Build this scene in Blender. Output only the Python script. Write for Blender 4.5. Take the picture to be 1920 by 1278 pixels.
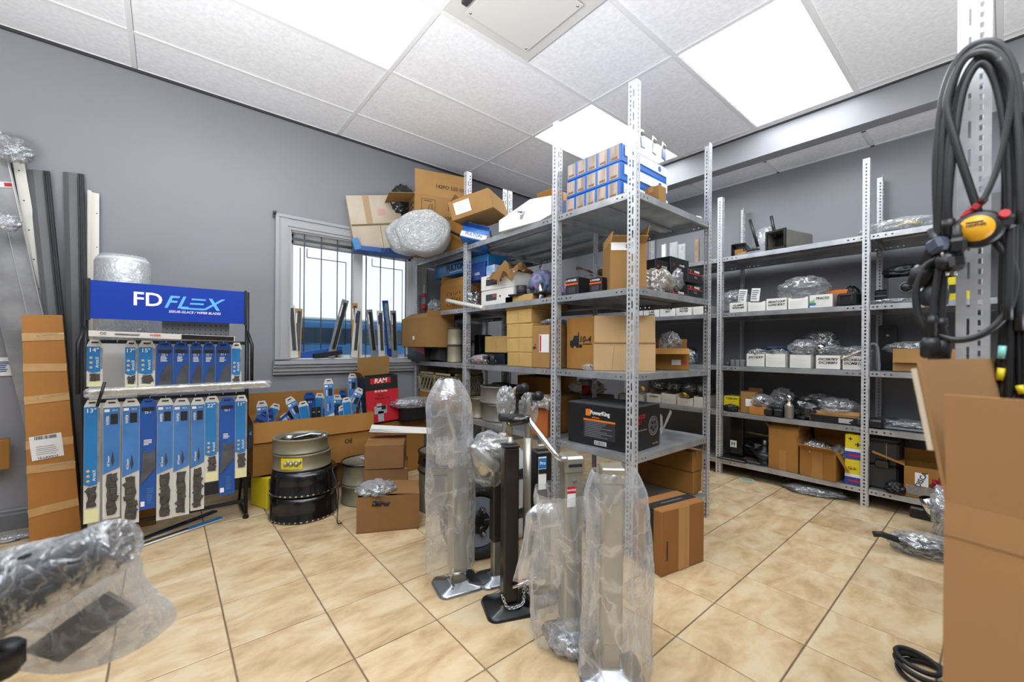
import bpy, bmesh, math, random
import numpy as np
from mathutils import Vector, Matrix, Euler, noise
PI = math.pi
for o in list(bpy.data.objects): bpy.data.objects.remove(o)
SC = bpy.context.scene
COL = SC.collection
R_ = random.Random(7)
# ---------------------------------------------------------------- camera, world, exposure
H = 1.013; F = 773.5; CX = 954.0; CY = 652.4
YAW = math.radians(50.225); ROLL = math.radians(0.444)
fw = np.array([math.cos(YAW), math.sin(YAW), 0.0])
rt0 = np.array([math.sin(YAW), -math.cos(YAW), 0.0]); up0 = np.array([0, 0, 1.0])
rt = rt0*math.cos(ROLL) + up0*math.sin(ROLL); up = -rt0*math.sin(ROLL) + up0*math.cos(ROLL)
EYE = np.array([0, 0, H])
cd = bpy.data.cameras.new('camera'); cam = bpy.data.objects.new('camera', cd); COL.objects.link(cam)
cd.sensor_width = 36; cd.lens = F/1920*36; cd.shift_x = 6/1920; cd.shift_y = 13.4/1920
cd.clip_start = 0.05; cd.clip_end = 200
cd.dof.use_dof = True; cd.dof.focus_distance = 2.4; cd.dof.aperture_fstop = 2.6
m3 = Matrix([[rt[0], up[0], -fw[0]], [rt[1], up[1], -fw[1]], [rt[2], up[2], -fw[2]]])
cam.matrix_world = Matrix.Translation(EYE.tolist()) @ m3.to_4x4()
SC.camera = cam
W = bpy.data.worlds.new('world'); SC.world = W; W.use_nodes = True
wn = W.node_tree; bg = wn.nodes['Background']
bg.inputs['Color'].default_value = (0.86, 0.92, 1.0, 1); bg.inputs['Strength'].default_value = 1.25
SC.view_settings.view_transform = 'Standard'; SC.view_settings.look = 'None'
SC.view_settings.gamma = 1; SC.view_settings.use_curve_mapping = False
SC.view_settings.exposure = 0.17
try:
    SC.cycles.transparent_max_bounces = 32; SC.cycles.max_bounces = 10; SC.cycles.diffuse_bounces = 5
    SC.cycles.sample_clamp_indirect = 6.0
    SC.cycles.caustics_reflective = False; SC.cycles.caustics_refractive = False
except Exception: pass
PANEL = 10.5      # brightness of the ceiling light panels
def fill_light(name, loc, target, size, power):
    d = bpy.data.lights.new(name, 'AREA'); d.shape = 'SQUARE'; d.size = size; d.energy = power; d.color = (0.93, 0.97, 1.0)
    o = bpy.data.objects.new(name, d); COL.objects.link(o); o.location = loc
    o.rotation_euler = (Vector(target)-Vector(loc)).to_track_quat('-Z', 'Y').to_euler(); return o
# added unseen fill: two soft lights behind and beside the camera brighten the ceiling
for _n, _p, _t, _w in (('ceiling_bounce_fill', (-0.9, 0.2, 0.9), (-0.5, 0.7, 2.73), 120), ('ceiling_bounce_fill', (1.5, -1.2, 0.9), (1.7, -0.7, 2.73), 48)):
    _o = fill_light(_n, _p, _t, 1.3, _w); _o.data.spread = math.radians(125)

def _ray(u, v): return fw + rt*(u-CX)/F - up*(v-CY)/F
def onX(u, v, X): r = _ray(u, v); return Vector((EYE + r*X/r[0]).tolist())
def onY(u, v, Y): r = _ray(u, v); return Vector((EYE + r*Y/r[1]).tolist())
def onZ(u, v, Z): r = _ray(u, v); return Vector((EYE + r*(Z-H)/r[2]).tolist())
def onD(u, v, d): return Vector((EYE + _ray(u, v)*d).tolist())

# ---------------------------------------------------------------- materials
def lin(c):
    if isinstance(c, str):
        c = c.lstrip('#'); c = tuple(int(c[i:i+2], 16)/255 for i in (0, 2, 4))
    return tuple((x/12.92 if x <= 0.04045 else ((x+0.055)/1.055)**2.4) for x in c) + (1,)
MATS = {}
def mat(name, col='#888888', rough=0.6, metal=0.0, var=0.0, scale=8.0, bump=0.0, bscale=60.0, col2=None, rand=0.0, coat=0.0, spec=None, stretch=None, thresh=(0.35, 0.65)):
    if name in MATS: return MATS[name]
    m = bpy.data.materials.new(name); m.use_nodes = True; n = m.node_tree.nodes; l = m.node_tree.links
    p = n['Principled BSDF']; p.inputs['Roughness'].default_value = rough; p.inputs['Metallic'].default_value = metal
    if coat: p.inputs['Coat Weight'].default_value = coat
    if spec is not None: p.inputs['Specular IOR Level'].default_value = spec
    c = lin(col); p.inputs['Base Color'].default_value = c
    tc = n.new('ShaderNodeTexCoord'); mp = n.new('ShaderNodeMapping'); l.new(tc.outputs['Object'], mp.inputs[0])
    if stretch: mp.inputs['Scale'].default_value = stretch
    out = None
    if rand or var or col2:
        oi = n.new('ShaderNodeObjectInfo')
        ad = n.new('ShaderNodeVectorMath'); ad.operation = 'ADD'
        sc = n.new('ShaderNodeVectorMath'); sc.operation = 'SCALE'; sc.inputs[0].default_value = (37, 19, 53)
        l.new(oi.outputs['Random'], sc.inputs['Scale']); l.new(mp.outputs[0], ad.inputs[0]); l.new(sc.outputs[0], ad.inputs[1])
        nz = n.new('ShaderNodeTexNoise'); nz.inputs['Scale'].default_value = scale; nz.inputs['Detail'].default_value = 5
        l.new(ad.outputs[0], nz.inputs['Vector'])
        mr = n.new('ShaderNodeMapRange'); mr.inputs['From Min'].default_value = thresh[0]; mr.inputs['From Max'].default_value = thresh[1]
        l.new(nz.outputs['Fac'], mr.inputs['Value'])
        mx = n.new('ShaderNodeMix'); mx.data_type = 'RGBA'
        a = c; b = lin(col2) if col2 else tuple(x*(1-var) for x in c[:3])+(1,)
        mx.inputs['A'].default_value = a; mx.inputs['B'].default_value = b
        l.new(mr.outputs[0], mx.inputs['Factor']); out = mx.outputs['Result']
        if rand:
            hv = n.new('ShaderNodeHueSaturation'); m2 = n.new('ShaderNodeMapRange')
            m2.inputs['To Min'].default_value = 1-rand; m2.inputs['To Max'].default_value = 1+rand
            l.new(oi.outputs['Random'], m2.inputs['Value']); l.new(m2.outputs[0], hv.inputs['Value']); l.new(out, hv.inputs['Color']); out = hv.outputs[0]
        l.new(out, p.inputs['Base Color'])
    if bump:
        nb = n.new('ShaderNodeTexNoise'); nb.inputs['Scale'].default_value = bscale; nb.inputs['Detail'].default_value = 4
        l.new(mp.outputs[0], nb.inputs['Vector'])
        b = n.new('ShaderNodeBump'); b.inputs['Strength'].default_value = bump; b.inputs['Distance'].default_value = 0.004
        l.new(nb.outputs['Fac'], b.inputs['Height']); l.new(b.outputs[0], p.inputs['Normal'])
    MATS[name] = m; return m
def emit(name, col, s):
    if name in MATS: return MATS[name]
    m = bpy.data.materials.new(name); m.use_nodes = True; n = m.node_tree.nodes; l = m.node_tree.links
    n.remove(n['Principled BSDF']); e = n.new('ShaderNodeEmission'); e.inputs[0].default_value = lin(col); e.inputs[1].default_value = s
    l.new(e.outputs[0], n['Material Output'].inputs[0]); MATS[name] = m; return m
def film(name, tint='#f2f5f8', base=0.10, edge=0.75, rough=0.12, milk=0.35, bscale=14.0, bump=0.6):
    """clear plastic sheet: see-through, milky where creased, glossy"""
    if name in MATS: return MATS[name]
    m = bpy.data.materials.new(name); m.use_nodes = True; n = m.node_tree.nodes; l = m.node_tree.links
    n.remove(n['Principled BSDF'])
    tr = n.new('ShaderNodeBsdfTransparent'); tr.inputs[0].default_value = (0.97, 0.98, 0.99, 1)
    gl = n.new('ShaderNodeBsdfGlossy'); gl.inputs['Color'].default_value = (0.95, 0.97, 1, 1); gl.inputs['Roughness'].default_value = rough
    df = n.new('ShaderNodeBsdfDiffuse'); df.inputs[0].default_value = lin(tint)
    tl = n.new('ShaderNodeBsdfTranslucent'); tl.inputs[0].default_value = lin(tint)
    tc = n.new('ShaderNodeTexCoord')
    nz = n.new('ShaderNodeTexNoise'); nz.inputs['Scale'].default_value = bscale; nz.inputs['Detail'].default_value = 3; nz.inputs['Distortion'].default_value = 1.2
    l.new(tc.outputs['Object'], nz.inputs['Vector'])
    rg = n.new('ShaderNodeMath'); rg.operation = 'SUBTRACT'; rg.inputs[1].default_value = 0.5; l.new(nz.outputs['Fac'], rg.inputs[0])
    ab = n.new('ShaderNodeMath'); ab.operation = 'ABSOLUTE'; l.new(rg.outputs[0], ab.inputs[0])
    bp = n.new('ShaderNodeBump'); bp.inputs['Strength'].default_value = bump; bp.inputs['Distance'].default_value = 0.03
    l.new(ab.outputs[0], bp.inputs['Height'])
    for s in (gl, df): l.new(bp.outputs[0], s.inputs['Normal'])
    cr = n.new('ShaderNodeMapRange'); cr.inputs['From Min'].default_value = 0.0; cr.inputs['From Max'].default_value = 0.035
    cr.inputs['To Min'].default_value = 0.28; cr.inputs['To Max'].default_value = 0.0; l.new(ab.outputs[0], cr.inputs['Value'])
    lw = n.new('ShaderNodeLayerWeight'); lw.inputs['Blend'].default_value = 0.35; l.new(bp.outputs[0], lw.inputs['Normal'])
    me = n.new('ShaderNodeMapRange'); me.inputs['To Min'].default_value = base; me.inputs['To Max'].default_value = edge; l.new(lw.outputs['Facing'], me.inputs['Value'])
    ad = n.new('ShaderNodeMath'); ad.operation = 'ADD'; ad.use_clamp = True; l.new(me.outputs[0], ad.inputs[0]); l.new(cr.outputs[0], ad.inputs[1])
    a1 = n.new('ShaderNodeMixShader'); a1.inputs[0].default_value = 0.5; l.new(df.outputs[0], a1.inputs[1]); l.new(tl.outputs[0], a1.inputs[2])
    a2 = n.new('ShaderNodeMixShader'); a2.inputs[0].default_value = milk; l.new(gl.outputs[0], a2.inputs[1]); l.new(a1.outputs[0], a2.inputs[2])
    a3 = n.new('ShaderNodeMixShader'); l.new(ad.outputs[0], a3.inputs[0]); l.new(tr.outputs[0], a3.inputs[1]); l.new(a2.outputs[0], a3.inputs[2])
    l.new(a3.outputs[0], n['Material Output'].inputs[0]); MATS[name] = m; return m

CARD = mat('cardboard', '#a27c4d', 0.85, var=0.14, scale=3.5, rand=0.10, bump=0.15, bscale=25, spec=0.15)
CARDD = mat('cardboard_tan', '#a2743c', 0.85, var=0.16, scale=3.0, rand=0.08, bump=0.15, bscale=25, spec=0.15)
CARDSH = mat('shaded_cardboard', '#86633f', 0.85, var=0.14, scale=3.5, rand=0.06, bump=0.15, bscale=25, spec=0.15)  # darker copy of the cardboard: shade on low cartons is put into the colour
CARDI = mat('cardboard_inside', '#9a7950', 0.9, var=0.12, scale=3.0, spec=0.1)
CARDL = mat('cardboard_pale', '#cdbfa8', 0.85, var=0.12, scale=4.0, spec=0.15)
TAPE = mat('brown_tape', '#b1824a', 0.25, var=0.15, scale=9)
CTAPE = mat('clear_tape', '#c9a06a', 0.18, var=0.1, scale=20, bump=0.4, bscale=30)
WHT = mat('white_card', '#e4e2dc', 0.7, var=0.07, scale=5, rand=0.04)
WHTI = mat('white_card_inside', '#b9b4aa', 0.8)
PAPER = mat('paper_label', '#e6e6e4', 0.6)
BLK = mat('black_ink', '#15151a', 0.6)
BPLA = mat('black_plastic', '#17181a', 0.42, var=0.2)
BGLS = mat('black_gloss', '#0d0d0f', 0.18, coat=0.4)
BCARD = mat('black_card', '#1c1c1f', 0.5, var=0.2)
DGREY = mat('dark_grey_plastic', '#3a3c40', 0.5, var=0.2)
GREYP = mat('grey_plastic', '#74777a', 0.5, var=0.15)
GALV = mat('galvanised_steel', '#c6c8cb', 0.40, 0.35, col2='#b9bcbf', scale=26, bump=0.05, bscale=40, thresh=(0.4, 0.62))
GALVS = mat('galvanised_sheet', '#bcbfc2', 0.30, 0.6, col2='#a2a5a9', scale=10, bump=0.06, bscale=8)
CHROME = mat('chrome', '#d8dadc', 0.12, 1.0)
ZINC = mat('zinc_plate', '#b9b7ae', 0.33, 0.9, var=0.2, scale=12)
STEEL = mat('painted_grey_steel', '#a5a296', 0.34, 0.7, var=0.12, scale=6)
DRUM = mat('drum_olive_grey', '#8c8672', 0.45, 0.35, col2='#77715e', scale=7, var=0.2)
BLUE = mat('blue_card', '#1a509f', 0.4, var=0.15, scale=6)
LBLUE = mat('light_blue_print', '#2577b4', 0.3, var=0.1, scale=10)
DBLUE = mat('dark_blue_print', '#133c88', 0.28, var=0.15, scale=10)
SKYB = mat('sky_blue_print', '#447cbc', 0.3, var=0.25, scale=9)
RED = mat('red_print', '#c01f2c', 0.45, var=0.1)
ORANGE = mat('orange_print', '#e07a1c', 0.5)
YEL = mat('yellow_print', '#e0cc20', 0.5, var=0.08)
BRASS = mat('brass', '#c79d45', 0.25, 0.95)
RUBBER = mat('rubber', '#1b1c1d', 0.62, var=0.2, bump=0.1)
RUBG = mat('cable_rubber', '#2a2b2d', 0.38, var=0.2)
MINT = mat('mint_plastic', '#8fd0c8', 0.5)
KRAFT = mat('kraft_paper', '#b08a58', 0.8, var=0.15, scale=12, bump=0.6, bscale=14)
PVC = mat('off_white_pvc', '#d9d6cc', 0.4)
BEIGE = mat('beige_plastic', '#b3a37c', 0.55, var=0.12)
PINK = mat('mauve_pack', '#8c6a98', 0.4, col2='#5f86a0', scale=18)
FOAM = mat('grey_foam', '#8a8782', 0.9, var=0.15)
FILM = film('clear_film', base=.14, edge=.6, milk=.55, rough=.2, bscale=9, bump=.35)
FILMT = film('thick_clear_film', '#eef1f6', base=0.20, edge=0.80, milk=0.58, bscale=5.5, bump=.30, rough=.16)
FILMM = film('milky_film', '#dfe2e5', base=0.36, edge=0.85, milk=0.62, bscale=14, bump=.45, rough=.2)
BUBBLE = film('bubble_wrap', '#eceeee', base=0.70, edge=0.95, milk=0.72, bscale=45, rough=0.2, bump=0.9)
FILMD = film('smoky_film', '#9b9da0', base=0.35, edge=0.85, milk=0.3, bscale=20)

# ---------------------------------------------------------------- object helpers
def obj(name, me, m=None, parent=None, loc=(0, 0, 0), rot=(0, 0, 0), kind=None, label=None):
    if isinstance(me, bmesh.types.BMesh):
        b = me; me = bpy.data.meshes.new(name); b.to_mesh(me); b.free()
    if m and not me.materials: me.materials.append(m)
    o = bpy.data.objects.new(name, me); COL.objects.link(o)
    o.location = loc; o.rotation_euler = rot
    if parent: o.parent = parent
    if kind: o['kind'] = kind
    if label: o['label'] = label
    return o
def thing(name, label, cat, loc=(0, 0, 0), rot=(0, 0, 0), group=None):
    o = bpy.data.objects.new(name, None); COL.objects.link(o); o.empty_display_size = 0.05
    if not hasattr(rot, '__len__'): rot = (0, 0, rot)
    o.location = loc; o.rotation_euler = rot
    return tag(o, label, cat, group)
def tag(o, label, cat, group=None):
    o['label'] = label; o['category'] = cat
    if group: o['group'] = group
    return o
def M(loc=(0, 0, 0), rot=(0, 0, 0), s=(1, 1, 1)): return Matrix.LocRotScale(Vector(loc), Euler(rot), Vector(s))
def box(b, c, s, rot=(0, 0, 0), bev=0.0):
    g = bmesh.ops.create_cube(b, size=1, matrix=M(c, rot, s))
    if bev:
        es = list({e for v in g['verts'] for e in v.link_edges})
        bmesh.ops.bevel(b, geom=es, offset=bev, segments=1, affect='EDGES')
    return b
def nbox(c, s, rot=(0, 0, 0), bev=0.0): return box(bmesh.new(), c, s, rot, bev)
def tube(b, pts, r, n=8, close=False, cap=True):
    pts = [Vector(p) for p in pts]; N = len(pts); rings = []
    rr = r if hasattr(r, '__len__') else [r]*N
    prev = None
    for i, p in enumerate(pts):
        t = (pts[(i+1) % N]-pts[i-1]) if (close or 0 < i < N-1) else (pts[1]-pts[0] if i == 0 else pts[-1]-pts[-2])
        t.normalize()
        a = prev if prev is not None else (Vector((0, 0, 1)) if abs(t.z) < 0.9 else Vector((1, 0, 0)))
        x = (a - t*a.dot(t)).normalized(); prev = x; y = t.cross(x)
        rings.append([b.verts.new(p + (x*math.cos(2*PI*k/n)+y*math.sin(2*PI*k/n))*rr[i]) for k in range(n)])
    for i in range(N if close else N-1):
        A, B = rings[i], rings[(i+1) % N]
        for k in range(n):
            f = b.faces.new((A[k], A[(k+1) % n], B[(k+1) % n], B[k])); f.smooth = True
    if cap and not close: b.faces.new(rings[0][::-1]); b.faces.new(rings[-1])
    return b
def curve_pts(ctrl, n=8):
    c = [Vector(p) for p in ctrl]; c = [c[0]*2-c[1]] + c + [c[-1]*2-c[-2]]; out = []
    for i in range(1, len(c)-2):
        for k in range(n):
            t = k/n; p0, p1, p2, p3 = c[i-1:i+3]
            out.append(0.5*((2*p1)+(p2-p0)*t+(2*p0-5*p1+4*p2-p3)*t*t+(3*p1-p0-3*p2+p3)*t**3))
    out.append(c[-2]); return out
def cyl(b, p0, p1, r, n=16): return tube(b, [p0, p1], r, n)
def lathe(b, prof, n=32, c=(0, 0, 0), smooth=True, closed=False):
    rings = [[b.verts.new((c[0]+r*math.cos(2*PI*k/n), c[1]+r*math.sin(2*PI*k/n), c[2]+z)) for k in range(n)] for r, z in prof]
    L = len(rings)
    for i in range(L if closed else L-1):
        A, B = rings[i], rings[(i+1) % L]
        for k in range(n):
            f = b.faces.new((A[k], A[(k+1) % n], B[(k+1) % n], B[k])); f.smooth = smooth
    if not closed:
        if prof[0][0] > 0.0005: b.faces.new(rings[0][::-1])
        if prof[-1][0] > 0.0005: b.faces.new(rings[-1])
    return b
def poly(b, pts, th=0.0, nrm=None):
    """flat sheet from 3D outline, thickened by th"""
    vs = [b.verts.new(p) for p in pts]; f = b.faces.new(vs)
    if th:
        f.normal_update(); n = Vector(nrm) if nrm else f.normal.copy()
        g = bmesh.ops.extrude_face_region(b, geom=[f]); nv = [x for x in g['geom'] if isinstance(x, bmesh.types.BMVert)]
        bmesh.ops.translate(b, verts=nv, vec=n*th)
        bmesh.ops.recalc_face_normals(b, faces=b.faces[:])
    return b
_tc = {}
def text(s, h, m, parent, loc, rot=(PI/2, 0, 0), name='lettering', bold=0.0, shear=0.0, align='CENTER', sx=1.0, ext=0.0004):
    key = (s, h, m.name, bold, shear, align, sx)
    if key not in _tc:
        c = bpy.data.curves.new('t', 'FONT'); c.body = s; c.size = h*1.38; c.extrude = ext; c.offset = bold*h; c.shear = shear
        c.align_x = align; c.align_y = 'CENTER'; c.resolution_u = 3
        t = bpy.data.objects.new('t', c); COL.objects.link(t); bpy.context.view_layer.update()
        me = bpy.data.meshes.new_from_object(t.evaluated_get(bpy.context.evaluated_depsgraph_get()))
        bpy.data.objects.remove(t)
        if sx != 1: me.transform(Matrix.Diagonal((sx, 1, 1, 1)))
        me.materials.clear(); me.materials.append(m); _tc[key] = me
    return obj(name, _tc[key], None, parent, loc, rot)
def lines(parent, x0, z0, w, h, n, m, y, name='printed_lines', seed=0, fill=0.5, bar=False):
    """rows (or bars) of fine print on a face that looks towards -y"""
    r = random.Random(seed); b = bmesh.new()
    for i in range(n):
        if bar:
            x = x0+w*(i+0.5)/n; box(b, (x, y, z0+h/2), (w/n*fill*r.uniform(.5, 1.3), 0.0006, h))
        else:
            ww = w*r.uniform(.55, 1); box(b, (x0+ww/2, y, z0+h*(1-(i+0.5)/n)), (ww, 0.0006, h/n*fill))
    return obj(name, b, m, parent)
def scrawl(parent, x0, z0, w, h, n, m, y, seed=0, th=0.0016, name='handwriting'):
    """felt-pen marks: n rows of short strokes"""
    r = random.Random(seed); b = bmesh.new()
    for row in range(n):
        x = x0; zc = z0+h*(1-(row+.5)/n); hh = h/n*0.36
        while x < x0+w:
            p = [(x+r.uniform(-.3, 1)*hh, y, zc+r.uniform(-1, 1)*hh) for _ in range(4)]
            tube(b, p, th, 4); x += hh*r.uniform(1.3, 1.9)
    return obj(name, b, m, parent)
def blob(sx, sy, sz, seed=0, amp=0.25, sub=4, flat=True, freq=2.6, sharp=True):
    """crumpled bag shape resting on z=0"""
    b = bmesh.new(); bmesh.ops.create_icosphere(b, subdivisions=sub, radius=1)
    for v in b.verts:
        d = v.co.normalized(); q = d*freq+Vector((seed*3.1, seed*1.7, seed))
        n = noise.noise(q)+0.5*noise.noise(q*2.3)
        if sharp: n = 0.7*(1-abs(n)*2.2)+0.3*n - .3 - 0.25*abs(noise.noise(q*4.5))
        s = 1+amp*n
        v.co = Vector((d.x*sx/2*s, d.y*sy/2*s, d.z*sz/2*s))
    mz = min(v.co.z for v in b.verts); Mz = max(v.co.z for v in b.verts)
    for v in b.verts:
        z = (v.co.z-mz)/(Mz-mz); v.co.z = (max(0, (z-.12)/.88))*sz if flat else z*sz
    for f in b.faces: f.smooth = True
    return b
def bag(name, label, loc, s, seed, m=None, rot=(0, 0, 0), amp=0.45, group=None, cat='plastic bag', sub=4, freq=2.6):
    o = obj(name, blob(*s, seed=seed, amp=amp, sub=sub, freq=freq), m or FILM, None, loc, rot); return tag(o, label, cat, group)

# cartons ------------------------------------------------------------------
FLD = {'front': (0, -1), 'back': (0, 1), 'left': (-1, 0), 'right': (1, 0)}
def carton(name, label, W_, D_, H_, loc, rot=0, m=None, flaps=None, tape=True, ctape=None, cat='box', group=None, inner=None, flen=None, th=0.004, fm=None):
    """cardboard box, base centre at loc, front looks to local -y. flaps: {side: outward angle from upright in degrees}"""
    m = m or CARD
    t = thing(name, label, cat, loc, rot, group)
    b = bmesh.new()
    if flaps is None:
        box(b, (0, 0, H_/2), (W_, D_, H_), bev=0.004)
        obj('carton_body', b, m, t)
        b = bmesh.new(); box(b, (0, 0, H_+.0002), (W_*0.985, 0.0022, 0.0012)); obj('closing_seam', b, BLK, t)
        if tape:
            b = bmesh.new(); w = min(0.05, D_*.3)
            box(b, (0, 0, H_+0.0008), (W_+.002, w, 0.0012))
            for s in (-1, 1): box(b, (s*(W_/2+.0008), 0, H_-min(.06, H_*.3)/2), (0.0012, w, min(.06, H_*.3)))
            obj('packing_tape', b, ctape or TAPE, t)
    else:
        box(b, (0, 0, th/2), (W_, D_, th))
        for s in (-1, 1):
            box(b, (0, s*(D_-th)/2, H_/2), (W_, th, H_)); box(b, (s*(W_-th)/2, 0, H_/2), (th, D_-2*th, H_-.001))
        obj('carton_body', b, m, t)
        box2 = bmesh.new(); box(box2, (0, 0, th+.001), (W_-2*th-.002, D_-2*th-.002, .001)); obj('carton_inside', box2, CARDI, t)
        for side, ang in flaps.items():
            dx, dy = FLD[side]; L = flen or (min(W_, D_)/2)
            if isinstance(ang, tuple): ang, L = ang
            wd = (W_ if dy else D_)-.004
            f = bmesh.new(); box(f, (0, 0, L/2), (wd, th*.8, L)); 
            # soft bow and nicked edge
            a = math.radians(ang)
            z = Matrix.Rotation({(0, -1): 0, (0, 1): PI, (-1, 0): -PI/2, (1, 0): PI/2}[(dx, dy)], 4, 'Z')
            o = obj('flap', f, fm or m, t)
            o.matrix_local = Matrix.Translation((dx*(W_-th)/2, dy*(D_-th)/2, H_)) @ z @ Matrix.Rotation(a, 4, 'X')
    return t
def slab(t, name, x, z, w, h, m, y, th=0.001): return obj(name, nbox((x, y, z), (w, th, h)), m, t)

def spanX(u0, u1, vt, Xf, z0, vv=None):
    """front face on plane X=Xf, seen between columns u0..u1, top row vt, resting at z0"""
    vm = vt
    a = onX(u0, vm, Xf); b = onX(u1, vm, Xf); return (a.y+b.y)/2, abs(a.y-b.y), (a.z+b.z)/2-z0
def cx_(name, label, u0, u1, vt, Xf, z0, D_, **k):
    """carton facing -X"""
    yc, w, h = spanX(u0, u1, vt, Xf, z0); return carton(name, label, w, D_, h, (Xf+D_/2, yc, z0), -PI/2, **k), w, h
# ---------------------------------------------------------------- the room
WY = 3.47; WX = 4.01; CZ = 2.731; BX = 3.56; SZ = 2.525
X0, Y0 = -2.4, -2.2
def struct(name, me, m, loc=(0, 0, 0), rot=(0, 0, 0)):
    return obj(name, me, m, None, loc, rot, kind='structure')
WALL = mat('grey_wall_paint', '#8c8d93', 0.42, var=0.04, scale=2.0, bump=0.05, bscale=90, spec=0.3)
TRIM = mat('grey_trim_paint', '#a3a4a7', 0.4, var=0.03)
BASE = mat('dark_grey_skirting', '#6d6f73', 0.45)
GROUT = mat('grout', '#7d6b58', 0.9, var=0.2, scale=20)
CEILT = mat('ceiling_tile', '#ededf0', 0.9, col2='#e2e2e5', scale=45, bump=0.35, bscale=70)
CEILG = mat('ceiling_grid_paint', '#dededf', 0.5)
# floor tile: beige stone look, streaked
def tile_mat():
    m = mat('beige_stone_tile', '#d4b48a', 0.27)
    n = m.node_tree.nodes; l = m.node_tree.links; p = n['Principled BSDF']
    tc = n.new('ShaderNodeTexCoord'); oi = n.new('ShaderNodeObjectInfo')
    sc = n.new('ShaderNodeVectorMath'); sc.operation = 'SCALE'; sc.inputs[0].default_value = (31, 17, 5); l.new(oi.outputs['Random'], sc.inputs['Scale'])
    ad = n.new('ShaderNodeVectorMath'); l.new(tc.outputs['Object'], ad.inputs[0]); l.new(sc.outputs[0], ad.inputs[1])
    mp = n.new('ShaderNodeMapping'); mp.inputs['Scale'].default_value = (1.0, 1.9, 1.5); l.new(ad.outputs[0], mp.inputs[0])
    a = n.new('ShaderNodeTexNoise'); a.inputs['Scale'].default_value = 5; a.inputs['Detail'].default_value = 8; a.inputs['Roughness'].default_value = 0.62; a.inputs['Distortion'].default_value = 0.35
    l.new(mp.outputs[0], a.inputs['Vector'])
    r = n.new('ShaderNodeValToRGB'); l.new(a.outputs['Fac'], r.inputs[0])
    e = r.color_ramp.elements; e[0].position = 0.30; e[0].color = lin('#a68a64'); e[1].position = 0.62; e[1].color = lin('#cdb997')
    x = e.new(0.46); x.color = lin('#c0a680')
    hv = n.new('ShaderNodeHueSaturation'); mr = n.new('ShaderNodeMapRange'); mr.inputs['To Min'].default_value = .95; mr.inputs['To Max'].default_value = 1.05
    l.new(oi.outputs['Random'], mr.inputs['Value']); l.new(mr.outputs[0], hv.inputs['Value']); l.new(r.outputs[0], hv.inputs['Color']); l.new(hv.outputs[0], p.inputs['Base Color'])
    v = n.new('ShaderNodeTexNoise'); v.inputs['Scale'].default_value = 9; v.inputs['Detail'].default_value = 6; v.inputs['Distortion'].default_value = 2.0; l.new(ad.outputs[0], v.inputs['Vector'])
    b = n.new('ShaderNodeBump'); b.inputs['Strength'].default_value = 0.30; b.inputs['Distance'].default_value = 0.006
    l.new(v.outputs['Fac'], b.inputs['Height']); l.new(b.outputs[0], p.inputs['Normal'])
    return m
TILE = tile_mat()
floor = struct('floor', nbox(((X0+WX)/2, (Y0+WY)/2, -0.055), (WX-X0+.3, WY-Y0+.3, 0.1)), GROUT)
T = 0.3048; gx0, gy0 = 0.1741, 2.567
b = box(bmesh.new(), (0, 0, 0), (T-.005, T-.005, 0.01), bev=0.0015)
me_t = bpy.data.meshes.new('tile'); b.to_mesh(me_t); b.free(); me_t.materials.append(TILE)
cells = []
for i in range(-9, 14):
    for j in range(-16, 4):
        x = gx0+T*(i+.5); y = gy0+T*(j+.5)
        if x-T/2 < X0 or y-T/2 < Y0 or x-T/2 > WX or y-T/2 > WY: continue
        d = x*fw[0]+y*fw[1]; s = x*rt0[0]+y*rt0[1]
        vis = d > .5 and abs(s)/d < 1.35
        cells.append((0 if vis else 1, d, x, y))
cells.sort()
rest = bmesh.new()
for k, (nv, d, x, y) in enumerate(cells):
    cxx = min(x+T/2-.0025, WX)-max(x-T/2+.0025, X0); 
    if k < 285 and not nv:
        o = obj('tile', me_t, None, floor, (x, y, -0.005))
    else:
        box(rest, (x, y, -0.005), (T-.005, T-.005, 0.01))
obj('tile_remainder', rest, TILE, floor, kind='stuff')

# window wall (wall_left), opening x 0.735..1.79, z 0.915..1.90
OX0, OX1, OZ0, OZ1 = 0.725, 1.76, 0.915, 1.895
wl = bmesh.new(); t_ = 0.16; zt = 3.0
for (a, b_, c, d) in ((X0, OX0, 0, zt), (OX1, WX+.1, 0, zt), (OX0, OX1, 0, OZ0), (OX0, OX1, OZ1, zt)):
    box(wl, ((a+b_)/2, WY+t_/2, (c+d)/2), (b_-a, t_, d-c))
struct('wall_left', wl, WALL)
struct('wall_back', nbox((WX+.06, (Y0+WY)/2, 1.5), (.12, WY-Y0, 3.0)), WALL)
struct('wall_right', nbox(((X0+WX)/2, Y0-.06, 1.5), (WX-X0+.24, .12, 3.0)), WALL)
struct('wall_rear', nbox((X0-.06, (Y0+WY)/2, 1.5), (.12, WY-Y0, 3.0)), WALL)
# dropped soffit along the back wall
bm = nbox((BX+.06, (Y0+WY)/2, (SZ+CZ+.15)/2), (.12, WY-Y0, CZ+.15-SZ))
struct('trim_1', bm, mat('beam_paint', '#8a8b90', 0.5, var=0.03))
struct('shadow_strip_1', nbox((BX-.004, (Y0+WY)/2, CZ-.008), (.012, WY-Y0, .012)), mat('painted_shadow_gap', '#3a3a3c', 0.7))  # dark strip painted as the shadow line between ceiling and beam
struct('shadow_strip_2', nbox(((X0+BX)/2, WY-.006, CZ-.010), (BX-X0, .012, .016)), mat('painted_shadow_gap'))  # same painted shadow line, along the top of the window wall
sof = struct('ceiling', nbox((BX+.31, (Y0+WY)/2, SZ+.06), (.5, WY-Y0, .05)), CEILG)
yy = .628
k = -5
ys = [Y0]+[yy+.6096*q for q in range(-4, 5) if Y0 < yy+.6096*q < WY]+[WY]
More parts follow.
